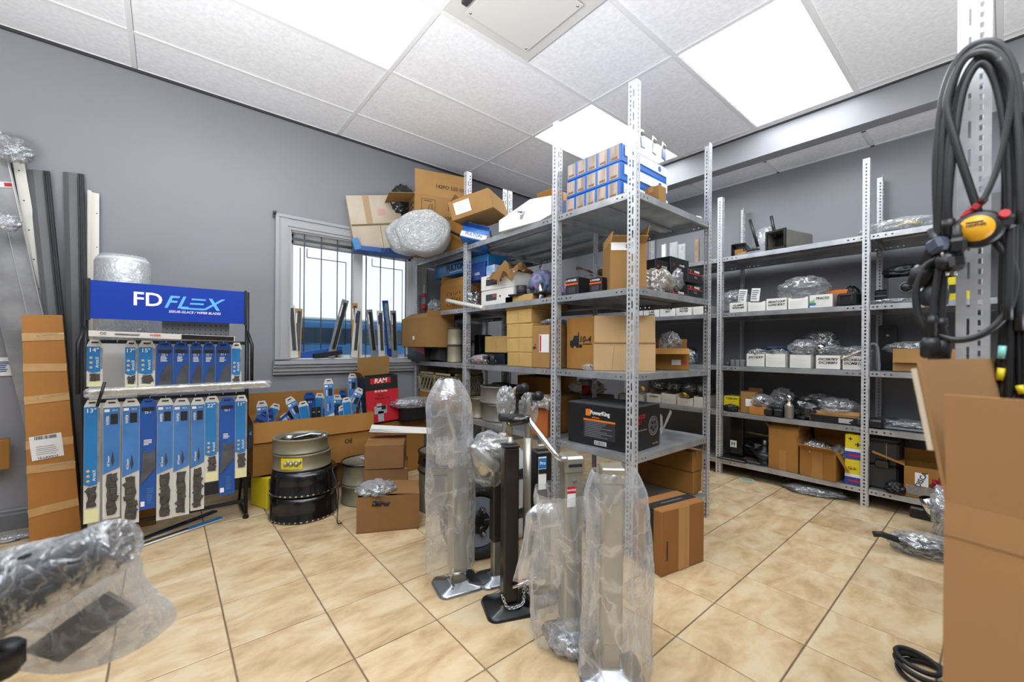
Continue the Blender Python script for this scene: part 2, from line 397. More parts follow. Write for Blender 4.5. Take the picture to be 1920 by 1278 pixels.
for a, b_ in zip(ys[:-1], ys[1:]):
    obj('ceiling_tile', nbox((BX+.12+.16, (a+b_)/2, SZ+.012), (.30, b_-a-.026, .014)), CEILT, sof)
g = bmesh.new()
for y in ys: box(g, (BX+.285, y, SZ+.004), (.33, .024, .012))
box(g, (WX-.012, (Y0+WY)/2, SZ+.004), (.022, WY-Y0, .012)); box(g, (BX+.13, (Y0+WY)/2, SZ+.004), (.022, WY-Y0, .012))
obj('ceiling_grid', g, CEILG, sof)
# main ceiling
ceil = struct('ceiling', nbox(((X0+BX)/2, (Y0+WY)/2, CZ+.10), (BX-X0+.1, WY-Y0+.1, .06)), CEILG)
cxs = [1.0615+1.2192*q for q in range(-4, 4)]; cys = [2.462+.6096*q for q in range(-8, 3)]
xs = [X0]+[x for x in cxs if X0 < x < BX]+[BX]; ys = [Y0]+[y for y in cys if Y0 < y < WY]+[WY]
def near(a, b_): return abs(a-b_) < .02
LIGHTS = [(-.1577, 1.8524), (2.2807, .6332), (2.2807, 1.8524), (-.1577, -.586), (1.0615, -.586), (-1.3769, -1.8)]
VENTC = (1.0615, 1.2428)
for xa, xb in zip(xs[:-1], xs[1:]):
    for ya, yb in zip(ys[:-1], ys[1:]):
        if any(near(xa, lx) and near(ya, ly) for lx, ly in LIGHTS): continue
        if near(xa, VENTC[0]) and near(ya, VENTC[1]):
            obj('ceiling_tile', nbox((xa+.6096+(xb-xa-.6096)/2, (ya+yb)/2, CZ+.012), (xb-xa-.6096-.013, yb-ya-.026, .014)), CEILT, ceil)
            continue
        obj('ceiling_tile', nbox(((xa+xb)/2, (ya+yb)/2, CZ+.012), (xb-xa-.026, yb-ya-.026, .014)), CEILT, ceil)
g = bmesh.new()
for x in xs: box(g, (x, (Y0+WY)/2, CZ+.004), (.025, WY-Y0, .013))
for y in ys: box(g, ((X0+BX)/2, y, CZ+.0045), (BX-X0, .025, .013))
obj('ceiling_grid', g, CEILG, ceil)
PAN = emit('light_diffuser', '#f6fbff', PANEL)
LL = {0: 'bright ceiling light panel nearest the window wall, over the wiper display', 1: 'bright ceiling light panel beside the grey beam, furthest right',
      2: 'bright ceiling light panel partly hidden by the top of the central shelving'}
for k, (lx, ly) in enumerate(LIGHTS):
    t = thing('ceiling_light', LL.get(k, 'bright ceiling light panel out of view, ' + ('behind the camera to the left', 'behind the camera to the right', 'furthest behind the camera')[k % 3]), 'ceiling light', (lx+.6096, ly+.3048, CZ), group=None if k < 3 else 'ceiling lights')
    obj('diffuser', nbox((0, 0, .045), (1.19, .58, .006)), PAN, t)
    f = bmesh.new()
    for s in (-1, 1):
        box(f, (0, s*.293, .024), (1.2, .012, .046)); box(f, (s*.599, 0, .024), (.012, .6, .046))
    obj('frame', f, CEILG, t)
t = thing('ceiling_access_panel', 'square white cover plate screwed to the ceiling above the shelving', 'vent', (1.0615+.3048, 1.2428+.3048, CZ))
obj('backing', nbox((0, 0, .006), (.585, .585, .012)), mat('panel_white', '#cbcac7', 0.4), t)
obj('cover_plate', nbox((0, 0, -.022), (.42, .42, .004), bev=.001), mat('panel_white'), t)
for i in (-1, 1):
    for j in (-1, 1): obj('screw', tube(bmesh.new(), [(i*.19, j*.19, -.028), (i*.19, j*.19, -.0)], .006, 10), ZINC, t)
obj('slot_vent', nbox((0, -.235, -.008), (.36, .03, .018)), DGREY, t); obj('slot_vent', nbox((-.235, 0, -.008), (.03, .36, .018)), DGREY, t)

# skirting on the window wall
b = bmesh.new(); prof = [(0, 0), (.018, 0), (.018, .085), (.012, .092), (.012, .105), (.006, .115), (0, .118)]
xr = (X0, 3.9)
pv = [[b.verts.new((x, WY-d, z)) for d, z in prof] for x in xr]
for i in range(len(prof)-1): b.faces.new((pv[0][i], pv[0][i+1], pv[1][i+1], pv[1][i]))
struct('baseboard_left', b, BASE)
struct('baseboard_back', nbox((WX-.008, (Y0+WY)/2, .05), (.016, WY-Y0, .1)), BASE)

# window -------------------------------------------------------------------
win = struct('window_1', nbox(((OX0+OX1)/2, WY+.13, (OZ0+OZ1)/2), (.01, .01, .01)), TRIM)
def casing(x0, x1, z0, z1, w, side):
    b = bmesh.new()
    steps = [(0, .22, .030), (.22, .34, .020), (.34, .78, .024), (.78, .90, .016), (.90, 1.0, .020)]
    for a, c, d in steps:
        if side == 'L': box(b, (x0-w+w*(a+c)/2, WY-d/2, (z0+z1+w)/2), ((c-a)*w, d, z1-z0+w - 0*w))
        if side == 'R': box(b, (x1+w-w*(a+c)/2, WY-d/2, (z0+z1+w)/2), ((c-a)*w, d, z1-z0+w))
        if side == 'T': box(b, ((x0+x1)/2, WY-d/2-.0005, z1+w-w*(a+c)/2), (x1-x0+2*w*(1-(a+c)/2), d, (c-a)*w))
    return b
for s in 'LRT': obj('casing', casing(OX0, OX1, OZ0, OZ1, .105, s), TRIM, win)
b = bmesh.new()
for z, d, h in ((.893, .075, .026), (.868, .060, .022), (.842, .045, .030), (.815, .030, .024)): box(b, ((OX0+OX1)/2, WY-d/2, z), (OX1-OX0+.23, d, h))
obj('sill', b, TRIM, win)
WHF = mat('white_window_frame', '#d9dbdd', 0.35)
b = bmesh.new(); yw = WY+.10
for x0_, x1_ in ((OX0, OX0+.035), (OX1-.035, OX1)): box(b, ((x0_+x1_)/2, yw, (OZ0+OZ1)/2), (x1_-x0_, .06, OZ1-OZ0))
for z in (OZ0+.015, OZ1-.04): box(b, ((OX0+OX1)/2, yw, z), (OX1-OX0, .06, .03 if z < 1 else .08))
obj('frame', b, WHF, win)
obj('mullion', nbox((1.262, yw-.005, (OZ0+OZ1)/2), (.075, .06, OZ1-OZ0)), WHF, win)
# reveal (jambs)
b = bmesh.new()
box(b, (OX0+.004, WY+.05, (OZ0+OZ1)/2), (.008, .1, OZ1-OZ0)); box(b, (OX1-.004, WY+.05, (OZ0+OZ1)/2), (.008, .1, OZ1-OZ0))
box(b, ((OX0+OX1)/2, WY+.05, OZ0+.004), (OX1-OX0, .1, .008)); box(b, ((OX0+OX1)/2, WY+.05, OZ1-.004), (OX1-OX0, .1, .008))
obj('jamb', b, WHF, win)
GLASS = bpy.data.materials.new('window_glass'); GLASS.use_nodes = True
n = GLASS.node_tree.nodes; l = GLASS.node_tree.links; n.remove(n['Principled BSDF'])
tr = n.new('ShaderNodeBsdfTransparent'); tr.inputs[0].default_value = (.93, .96, .97, 1); gl = n.new('ShaderNodeBsdfGlossy'); gl.inputs['Roughness'].default_value = 0.03
fr = n.new('ShaderNodeFresnel'); mx = n.new('ShaderNodeMixShader'); l.new(fr.outputs[0], mx.inputs[0]); l.new(tr.outputs[0], mx.inputs[1]); l.new(gl.outputs[0], mx.inputs[2]); l.new(mx.outputs[0], n['Material Output'].inputs[0])
for x0_, x1_ in ((OX0+.035, 1.225), (1.30, OX1-.035)):
    obj('pane', nbox(((x0_+x1_)/2, yw+.01, (OZ0+OZ1)/2), (x1_-x0_, .006, OZ1-OZ0-.06)), GLASS, win)
CAME = mat('dark_came', '#4a4c50', 0.4, 0.6)
b = bmesh.new()
def came(b, x0_, z0_, x1_, z1_): cyl(b, (x0_, yw-.004, z0_), (x1_, yw-.004, z1_), .0032, 6)
for x0_, x1_ in ((OX0+.09, 1.17), (1.345, OX1-.08)):
    came(b, x0_, OZ0+.03, x0_, OZ1-.10); came(b, x0_+.05, OZ1-.17, x1_, OZ1-.17); came(b, x0_+.05, OZ1-.17, x0_+.05, OZ1-.10)
    came(b, x1_, OZ1-.17, x1_, OZ0+.12); came(b, x0_, OZ0+.12, x1_, OZ0+.12)
obj('leaded_line', b, CAME, win)
for u in (570, 602, 632, 659, 686, 713, 738, 760):
    x = onY(u, 560, WY+.03).x
    obj('security_bar', cyl(bmesh.new(), (x, WY+.03, OZ0+.008), (x, WY+.03, OZ1-.008), .0045, 8), mat('security_bar_grey', '#6c6e72', .4, .4), win)
obj('security_rail', nbox(((OX0+OX1)/2, WY+.03, OZ1-.055), (OX1-OX0-.02, .008, .022)), CAME, win)
t = tag(obj('curtain_bracket', box(box(bmesh.new(), (0, 0, 0), (.022, .02, .045)), (0, -.02, .008), (.012, .03, .015)), BGLS, None, (.615, WY-.012, 1.99)), 'small black bracket on the wall at the window casing corner', 'bracket')
# outside: snowy yard, a blue truck, grey building line
SNOW = mat('snow', '#e8ecf0', 0.8)
struct('ground_outside', nbox((4, 14, -.3), (60, 20, .2)), SNOW)
t = thing('parked_truck', 'blue parked truck seen through the lower window panes', 'truck', (2.6, 8.2, -.05))
TB = mat('truck_blue', '#2c6c9c', 0.4, var=.1)
obj('cargo_body', nbox((0, 0, 1.0), (3.4, 1.8, 1.0), bev=.04), TB, t)
obj('roof_panel', nbox((0, 0, 1.53), (3.2, 1.7, .05), bev=.02), mat('pale_truck_roof', '#b8c4c4', .5), t)
obj('windscreen_strip', nbox((0, -.91, 1.25), (2.6, .02, .25)), mat('truck_glass', '#1d3442', .15), t)
for sx in (-1.1, 1.1):
    for sy in (-.8, .8): obj('wheel', tube(bmesh.new(), [(sx, sy-.1, .35), (sx, sy+.1, .35)], .35, 20), RUBBER, t)

# ---------------------------------------------------------------- slotted-angle shelving
def _strip(b, f, u0, u1, L, holes):
    """f(u, v) -> point; strip between u0,u1 with rectangular holes (v0,v1)"""
    v = 0.0; cuts = []
    for a, c in holes: cuts.append((v, a)); v = c
    cuts.append((v, L))
    for a, c in cuts:
        if c-a > 1e-5: b.faces.new([b.verts.new(f(*q)) for q in ((u0, a), (u1, a), (u1, c), (u0, c))])
def _flange(b, f, W_, L, slots):
    sm = [(z, z+.0125) for z in np.arange(.012, L-.03, .0225)]
    lg = [(z, z+.036) for z in np.arange(.014, L-.06, .057)]
    if slots: cols = [(0, .011, 0), (.011, .0185, 2), (.0185, .0275, 0), (.0275, .0365, 1), (.0365, W_, 0)]
    else: cols = [(0, .013, 0), (.013, .022, 1), (.022, W_, 0)]
    for a, c, k in cols:
        if k == 0: _strip(b, f, a, c, L, [])
        else: _strip(b, f, a, c, L, sm if k == 1 else lg)
def bake(b, th=0.0016, name='part'):
    me = bpy.data.meshes.new(name); bmesh.ops.remove_doubles(b, verts=b.verts[:], dist=1e-5); b.to_mesh(me); b.free()
    o = bpy.data.objects.new('t', me); COL.objects.link(o); s = o.modifiers.new('s', 'SOLIDIFY'); s.thickness = th; s.offset = 0
    bpy.context.view_layer.update()
    out = bpy.data.meshes.new_from_object(o.evaluated_get(bpy.context.evaluated_depsgraph_get())); out.name = name
    bpy.data.objects.remove(o); return out
def post_mesh(sx, sy, L, wide):
    """L-angle: corner at origin, one leg along sx*x, one along sy*y; wide = axis with the slots"""
    b = bmesh.new()
    _flange(b, lambda u, v: (sx*(u), 0, v), .045 if wide == 'x' else .036, L, wide == 'x')
    _flange(b, lambda u, v: (0, sy*(u), v), .045 if wide == 'y' else .036, L, wide == 'y')
    me = bake(b, name='post'); me.materials.append(GALV); return me
_pm = {}
def post(parent, x, y, L, sx, sy, wide):
    k = (sx, sy, round(L, 3), wide)
    if k not in _pm: _pm[k] = post_mesh(sx, sy, L, wide)
    return obj('post', _pm[k], None, parent, (x, y, 0))
def shelf(parent, x0, x1, y0, y1, z, h=.034, name='shelf', sag=0):
    """pressed steel tray, top at z, lips down with bolt holes and a return fold"""
    b = bmesh.new()
    b.faces.new([b.verts.new(p) for p in ((x0, y0, z), (x1, y0, z), (x1, y1, z), (x0, y1, z))])
    def lip(p0, p1, inn):
        p0, p1, inn = Vector(p0), Vector(p1), Vector(inn); L = (p1-p0).length; d = (p1-p0)/L
        hs = [(s, s+.009) for s in (.012, .032, .07, .10)]; hs = hs+[(L-c, L-a) for a, c in reversed(hs)]
        f = lambda w, s: p0+d*s+Vector((0, 0, -w))
        _strip(b, f, 0, .013, L, []); _strip(b, f, .013, .021, L, hs); _strip(b, f, .021, h, L, [])
        q = [p0+Vector((0, 0, -h)), p1+Vector((0, 0, -h)), p1+Vector((0, 0, -h))+inn*.012-d*.01, p0+Vector((0, 0, -h))+inn*.012+d*.01]
        b.faces.new([b.verts.new(v) for v in q])
    lip((x0, y0, z), (x1, y0, z), (0, 1, 0)); lip((x1, y1, z), (x0, y1, z), (0, -1, 0))
    lip((x0, y1, z), (x0, y0, z), (1, 0, 0)); lip((x1, y0, z), (x1, y1, z), (-1, 0, 0))
    me = bake(b, .0012, 'shelf'); me.materials.append(GALVS)
    o = obj(name, me, None, parent)
    # stiffening channel under the tray, along its long side
    c = bmesh.new()
    if x1-x0 > y1-y0: box(c, ((x0+x1)/2, (y0+y1)/2, z-.010), (x1-x0-.06, .05, .014))
    else: box(c, ((x0+x1)/2, (y0+y1)/2, z-.010), (.05, y1-y0-.06, .014))
    obj('stiffener', c, GALVS, o)
    return o
def gussets(parent, x, y, zs, sx):
    b = bmesh.new()
    for z in zs: box(b, (x+sx*.02, y, z-.075), (.030, .003, .085))
    return obj('corner_plate', b, GALV, parent)
LV = [1.785, 1.315, .892, .487, .128]
xF, xM, xB = 1.739, 2.140, 2.546
yD, yB, yA, yL = 1.142, 1.665, 2.60, 3.425
rack = thing('central_shelving', 'tall galvanised slotted-angle shelving standing in the middle of the room', 'shelving unit')
for x, y, sx, sy, L, wd in ((xF, yD, 1, 1, 2.32, 'y'), (xB, yD, -1, 1, 2.262, 'y'), (xF, yB, 1, 1, 2.335, 'x'), (xB, yB, -1, 1, 2.0, 'y'),
        (xF, yA, 1, 1, 2.345, 'x'), (xF, yL, 1, -1, 1.86, 'x'), (xM-.006, yB+.01, -1, 1, 1.86, 'x'), (xM-.006, yA, -1, 1, 2.30, 'x'), (xM-.006, yL, -1, -1, 1.9, 'x'),
        (xM+.004, yA, 1, 1, 2.30, 'x'), (xB, yA, -1, 1, 2.1, 'x'), (xB, yL, -1, -1, 1.9, 'x'), (xM+.004, yL, 1, -1, 1.9, 'x')):
    post(rack, x, y, L, sx, sy, wd)
for k, z in enumerate(LV):
    shelf(rack, xF+.003, xB-.003, yD+.003, yB-.004, z)
    if k < 4:
        shelf(rack, xF+.003, xM-.009, yB+.004, yA-.004, z); shelf(rack, xM+.007, xB-.003, yB+.004, yA-.004, z)
        shelf(rack, xF+.003, xM-.009, yA+.004, yL-.003, z); shelf(rack, xM+.007, xB-.003, yA+.004, yL-.003, z)
gussets(rack, xF, yB-.002, LV[:4], 1); gussets(rack, xF, yA-.002, LV[:4], 1)
RV = [1.765, 1.312, .882, .512, .122]
rF, rB_ = 3.49, 3.96
ry = [2.402, 1.481, .561, -.36]
rr = thing('wall_shelving', 'long galvanised slotted-angle shelving set against the back wall', 'shelving unit')
for i, y in enumerate(ry):
    L = 2.262
    post(rr, rF, y, L, 1, (1 if i < 2 else 1) if i else -1, 'x'); post(rr, rB_, y, 2.265, -1, 1 if i else -1, 'x')
for i in range(3):
    for z in RV: shelf(rr, rF+.003, rB_-.003, ry[i+1]+.004, ry[i]-.004, z)
for i in (1, 2): gussets(rr, rF, ry[i]-.002, RV, 1)
# ---------------------------------------------------------------- wiper display stand by the window wall
def rzc(u): a = _ray(u, CY); return math.atan2(a[1], a[0])-PI/2
BLADE = mat('wiper_rubber_brown', '#4e4742', 0.55, var=0.35, scale=30)
SILV = mat('silver_sleeve', '#8f9498', 0.35, .3, var=.3, scale=30)
SKIN = mat('beige_dot', '#c9a882', .5)
LYEL = mat('pale_yellow_label', '#dcd8a6', .5)
CARDW = mat('clear_backing_card', '#cfccc4', 0.45, var=.1, scale=8)
SLATE = mat('slate_film', '#55575c', 0.25, var=.4, scale=14)
def blades(t, w, z0, z1, y, seed):
    r = random.Random(seed); b = bmesh.new(); z = z0
    for k in range(2):
        x = (k-.5)*w*.22; b2 = []
        n = 9; L = []; Rr = []
        for i in range(n):
            zz = z0+(z1-z0)*i/(n-1); o = r.uniform(-.04, .08)*w
            L.append((x-w*.14+o*(k-.5)*2, y, zz)); Rr.append((x+w*.13+r.uniform(-.03, .12)*w, y, zz+r.uniform(-.006, .006)))
        poly(b, L+Rr[::-1], .002+.001*k, (0, -1, 0))
    for i in range(int((z1-z0)/.032)):
        zz = z0+.018+i*.032; a = r.uniform(-.9, .9)
        box(b, (r.uniform(-.20, .20)*w, y-.003-.001*(i % 3), zz), (w*r.uniform(.28, .5), .004, r.uniform(.02, .036)), (0, a, 0), bev=.0015)
    return obj('wiper_blades', b, BLADE, t)
def pack(kind, u0, u1, v0, v1, Y, label, num='', seed=0, name='wiper_package', at=None, wh=None, rot=0, group='wiper packages hanging on the display'):
    if at is None:
        a = onY(u0, v0, Y); c = onY(u1, v1, Y); w = abs(c.x-a.x)-.002; h = a.z-c.z; loc = ((a.x+c.x)/2, Y, c.z)
    else: w, h = wh; loc = at
    t = thing(name, label, 'wiper package', loc, rot, group)
    tab = bmesh.new(); hw = w/2
    pts = [(-hw, 0, 0), (hw, 0, 0), (hw, 0, h-.03), (hw*.6, 0, h), (-hw*.6, 0, h), (-hw, 0, h-.03)]
    obj('backing_card', poly(tab, pts, .003, (0, 1, 0)), CARDW if kind != 'D' else BLUE, t)
    obj('hang_slot', nbox((0, -.0012, h-.014), (w*.42, .0016, .007), bev=.0007), BLK, t)
    y = -.0015
    if kind == 'L':
        zs = h*.30 if h > .15 else h*.02
        obj('printed_sleeve', poly(bmesh.new(), [(-hw*.96, y, zs+.01), (-hw*.2, y, zs), (hw*.7, y, zs+.006), (hw*.7, y, h-.034), (-hw*.96, y, h-.034)], .0015, (0, -1, 0)), LBLUE, t)
        obj('silver_edge', nbox((hw*.82, y-.001, (zs+h)/2-.01), (hw*.3, .002, h-zs-.06)), SILV, t)
        if num: text(num, .020, PAPER, t, (-hw*.12, y-.003, h-.052), bold=.012)
        b = bmesh.new()
        for i in range(3): cyl(b, (-hw*.45, y-.001, zs+.025+i*.024), (-hw*.45, y-.003, zs+.025+i*.024), .0065, 8)
        obj('colour_dots', b, SKIN, t, kind='stuff')
        text('ArcticX', .012, PAPER, t, (hw*.3, y-.003, zs+.05), (PI/2, -PI/2, 0), bold=.01)
        if zs > .05:
            blades(t, w, zs*.42, zs-.004, y-.001, seed); obj('price_label', nbox((0, y-.001, zs*.19), (w*.85, .002, zs*.36)), LYEL, t)
    elif kind == 'D':
        obj('blister', poly(bmesh.new(), [(-hw*.92, y, h*.02 if h < .3 else h*.22), (hw*.1, y, h*.30 if h > .3 else h*.02), (hw*.9, y, h*.36 if h > .3 else h*.02), (hw*.85, y, h*.55), (hw*.2, y, h*.50), (-hw*.55, y, h*.25 if h < .3 else h*.55)], .003, (0, -1, 0)), SLATE, t)
        obj('logo_panel', nbox((0, y-.001, h-.052), (w*.78, .002, .017)), BLK, t)
        text('22-1', .011, PAPER, t, (0, y-.003, h-.070), bold=.01)
        lines(t, -hw*.5, h*.58, w*.5, .03, 4, PAPER, y-.001, seed=seed)
        if h > .3:
            lines(t, -hw*.1, h*.05, w*.45, h*.14, 9, SKYB, y-.001, seed=seed); obj('barcode', nbox((-hw*.6, y-.001, .03), (w*.24, .002, .025)), PAPER, t)
    elif kind == 'S':
        zs = h*.40
        obj('printed_sleeve', poly(bmesh.new(), [(-hw*.96, y, zs-.012), (hw*.96, y, zs+.014), (hw*.96, y, h-.038), (-hw*.96, y, h-.038)], .0015, (0, -1, 0)), SKYB, t)
        obj('size_label', nbox((-hw*.55, y-.002, h-.052), (w*.30, .002, .013)), PAPER, t)
        text('22-2', .008, PAPER, t, (hw*.35, y-.003, h-.052), bold=.01)
        obj('logo_panel', nbox((hw*.28, y-.002, h-.095), (w*.42, .002, .05)), BLK, t)
        text('WIPER', .011, PAPER, t, (-hw*.45, y-.003, h-.10), (PI/2, -PI/2, 0), bold=.01)
        obj('blade_picture', poly(bmesh.new(), [(hw*.1, y-.002, zs+.10), (hw*.35, y-.002, zs+.05), (hw*.1, y-.002, zs+.02), (-hw*.05, y-.002, zs+.05)], .001, (0, -1, 0)), DGREY, t)
        text('All Season', .009, PAPER, t, (-hw*.35, y-.003, zs+.05), (PI/2, -PI/2, 0), bold=.01)
        blades(t, w, h*.03, zs-.016, y-.001, seed)
    return t
st = thing('wiper_display_stand', 'black metal wiper blade display stand with blue header sign', 'display stand', (.035, 2.86, 0))
FRM = mat('black_tube', '#1b1d20', .4, .3)
for s in (-1, 1):
    b = bmesh.new(); tube(b, [(s*.335, 0, 0), (s*.335, 0, 1.33)], .011, 8); obj('upright', b, FRM, st)
    b = bmesh.new(); tube(b, [(s*.335, -.02, .02), (s*.335, .30, .02)], .010, 8); tube(b, [(s*.335, .28, .02), (s*.335, .02, .6)], .008, 8); obj('foot', b, FRM, st)
    b = bmesh.new(); tube(b, [(s*.335, -.01, 1.10), (s*.352, -.06, 1.02), (s*.352, -.06, .78)], .009, 8); obj('side_arm', b, FRM, st)
    obj('foot_cap', cyl(bmesh.new(), (s*.335, 0, 0), (s*.335, 0, .012), .016, 12), BPLA, st)
for z in (.10, .735, 1.03): obj('cross_bar', nbox((0, .012, z), (.65, .014, .018)), FRM, st)
obj('pegboard', nbox((.10, .03, 1.09), (.30, .006, .12)), GREYP, st)
b = bmesh.new()
for i in range(12):
    for j in range(4): box(b, (-.03+i*.024, .026, 1.055+j*.024), (.005, .004, .005))
obj('peg_holes', b, BLK, st, kind='stuff')
for i in range(10):
    for z in (1.028, .742): obj('hook', tube(bmesh.new(), [(-.28+i*.062, .01, z), (-.28+i*.062, -.05, z), (-.28+i*.062, -.055, z+.008)], .0022, 5), CHROME, st)
SIGN = mat('sign_blue', '#17399c', .5, spec=.2)
sg = obj('header_sign', nbox((0, 0, 0), (.632, .012, .186)), SIGN, st, (0, -.03, 1.2345))
for s in (-1, 1): obj('sign_end_cap', nbox((s*.322, 0, 0), (.012, .022, .20)), BPLA, sg)
SLB = mat('sign_light_blue', '#5fb0f0', .5)
text('FD', .070, mat('sign_white', '#e6e2f2', .5), sg, (-.106, -.0068, .012), bold=.022, sx=1.02)
text('F', .066, SLB, sg, (-.022, -.0068, .006), shear=.35, bold=.022, sx=1.1)
text('L', .066, SLB, sg, (.032, -.0068, .006), shear=.35, bold=.022, sx=1.1)
text('X', .066, SLB, sg, (.160, -.0068, .004), shear=.35, bold=.022, sx=1.15)
b = bmesh.new()
for q, (x_, z_, w_) in enumerate(((.102, .030, .062), (.094, .006, .060), (.078, -.022, .100))):
    poly(b, [(x_-w_/2, -.0068, z_-.0045), (x_+w_/2, -.0068, z_-.0045), (x_+w_/2+.004, -.0068, z_+.0045), (x_-w_/2+.004, -.0068, z_+.0045)], .001, (0, -1, 0))
obj('logo_bars', b, SLB, sg, kind='stuff')
text('ESSUIE-GLACE / WIPER BLADES', .0125, MATS['sign_white'], sg, (.090, -.0068, -.042), shear=.2, bold=.02, sx=.95)
UP = [('L', 162, 193, 636, 724, '14"', 'light blue wiper package marked 14, top row far left'), ('L', 234, 258, 638, 730, '17"', 'narrow light blue wiper package marked 17 in the top row'),
      ('L', 259, 291, 638, 728, '15"', 'light blue wiper package marked 15 in the top row'), ('D', 293, 324, 640, 729, '', 'dark blue wiper package right of the one marked 15'),
      ('D', 325, 354, 640, 729, '', 'second dark blue wiper package in the top row'), ('D', 356, 379, 641, 729, '', 'narrow dark blue wiper package in the middle of the top row'),
      ('D', 380, 403, 641, 729, '', 'fourth dark blue wiper package in the top row'), ('D', 404, 433, 641, 729, '', 'dark blue wiper package, last dark one in the top row'),
      ('L', 434, 453, 642, 729, '', 'slim light blue wiper package at the right end of the top row')]
for i, (k, a, b_, c, d, nm, lb) in enumerate(UP): pack(k, a, b_, c, d, 2.845, lb, nm, i)
LO = [('L', 157, 187, 750, 977, '13"', 'light blue wiper package at the left end of the lower row'), ('S', 193, 225, 750, 968, '', 'long pale blue wiper package, second in the lower row'),
      ('S', 229, 261, 748, 978, '', 'long pale blue wiper package hanging lowest, third in the lower row'), ('D', 262, 292, 748, 951, '', 'long dark blue wiper package, fourth in the lower row'),
      ('S', 294, 324, 747, 970, '', 'long pale blue wiper package right of the dark blue one'), ('S', 325, 355, 747, 963, '', 'long pale blue wiper package, middle right of the lower row'),
      ('S', 358, 383, 746, 953, '', 'narrow pale blue wiper package beside the package marked 22'), ('L', 384, 410, 743, 900, '22"', 'short light blue wiper package marked 22 in the lower row'),
      ('D', 411, 440, 746, 924, '', 'dark blue wiper package, next to last in the lower row'), ('L', 441, 463, 741, 893, '11"', 'short light blue wiper package marked 11 at the right end of the lower row')]
for i, (k, a, b_, c, d, nm, lb) in enumerate(LO): pack(k, a, b_, c, d, 2.805, lb, nm, i+20)
# package laid across the hooks, strip bundle in front, blade sticking out
t = thing('flat_wiper_package', 'white and black flat package lying across the top hooks of the display', 'wiper package', (-.28, 2.80, 1.062), (0, math.radians(1.5), 0))
obj('backing_card', nbox((.29, 0, 0), (.58, .05, .006)), WHT, t); obj('front_edge', nbox((.29, -.027, .006), (.58, .006, .026), (.2, 0, 0)), WHT, t)
obj('dark_end', nbox((.46, -.031, .006), (.23, .004, .024), (.2, 0, 0)), BPLA, t); text('CC', .012, BLK, t, (.05, -.032, .008), bold=.02); text('WIPER', .011, RED, t, (.24, -.032, .008), bold=.02); lines(t, .09, .002, .10, .010, 2, BLK, -.031)
t = thing('white_strip_bundle', 'long white plastic strips in clear film lying across the display', 'plastic strip', tuple(onY(160, 738, 2.76)), (0, math.radians(-.6), 0))
b = bmesh.new(); L_ = onY(506, 735, 2.76).x-onY(160, 738, 2.76).x
for i in range(4): box(b, (L_/2, -.006*i+.006, -.008+.007*i), (L_-.02*i, .010, .005), (.3, 0, 0))
obj('strips', b, PVC, t, kind='stuff'); obj('film_sleeve', nbox((L_/2, 0, .002), (L_+.01, .04, .040), (.2, 0, 0), bev=.008), FILM, t)
a = onY(196, 716, 2.73); c = onY(182, 762, 2.73)
tag(obj('single_wiper', tube(bmesh.new(), [(0, 0, 0), (a.x-c.x, .01, a.z-c.z)], .006, 6), BPLA, None, c), 'black wiper blade poking up beside the white strip bundle', 'wiper blade')
# packages on the floor in front of the stand
for (ua, va, ub, vb, m_, lb, w) in ((262, 1012, 405, 957, mat('navy_film', '#1f3350', .3, var=.3), 'dark blue wiper sleeve lying on the floor under the display', .028), (258, 1024, 418, 970, LBLUE, 'clear wiper package with blue end lying on the floor', .04)):
    a = onZ(ua, va, .006); c = onZ(ub, vb, .006); d = c-a; an = math.atan2(d.y, d.x)
    t = thing('floor_wiper_package', lb, 'wiper package', (a+c)/2*1.0, (0, 0, an)); L = d.length
    obj('backing_card', nbox((0, 0, 0), (L, w, .006), bev=.002), CARDW if w > .03 else m_, t)
    obj('printed_end', nbox((L*.26, 0, .004), (L*.45, w*.9, .004)), m_, t); obj('wiper_blade', nbox((-L*.2, 0, .006), (L*.5, w*.35, .008), bev=.002), BPLA, t)

# ---------------------------------------------------------------- tall things leaning in the left corner
def lean(name, label, cat, p0, p1, wdir, w, th, m, extra=None):
    """long flat bar from p0 (foot) to p1 (top)"""
    p0, p1 = Vector(p0), Vector(p1); d = p1-p0; L = d.length; z = d/L
    x = Vector(wdir); x = (x-z*x.dot(z)).normalized(); y = z.cross(x)
    t = thing(name, label, cat); t.matrix_world = Matrix.Translation(p0) @ Matrix([x, y, z]).transposed().to_4x4()
    return t, L
DK = mat('dark_rubber_trim', '#303235', .45, var=.15); GY = mat('mid_grey_trim', '#8f9193', .3, var=.1)
def moulding(label, p0, p1, wdir, w=.085):
    t, L = lean('trim_moulding', label, 'trim strip', p0, p1, wdir, w, .01, GY)
    prof = [(-w*.62, .004), (-w*.60, -.004), (-.030, -.012), (-.004, -.002)]
    b = bmesh.new(); n = 12; rows = []
    for i in range(n+1):
        z = L*i/n; k = 1+.25*(i/n)**2
        rows.append([b.verts.new((x*k, y, z)) for x, y in prof])
    for i in range(n):
        for j in range(3): b.faces.new((rows[i][j], rows[i][j+1], rows[i+1][j+1], rows[i+1][j]))
    g = bmesh.ops.solidify(b, geom=b.faces[:], thickness=.002); obj('grey_lip', b, GY, t)
    b = bmesh.new()
    for i in range(3): box(b, (.003+i*.009, -.004, L/2), (.007, .014-.003*(i % 2), L))
    obj('ribbed_strip', b, DK, t); return t
moulding('grey and black rubber moulding leaning left, further from the sign', onY(157, 800, 3.30)-Vector((0, 0, .78)), onY(82, 321, 3.44), (1, -.2, 0))
moulding('grey and black rubber moulding standing nearly upright by the blue sign', onY(160, 800, 3.32)-Vector((0, 0, .74)), onY(147, 326, 3.45), (1, -.2, 0))
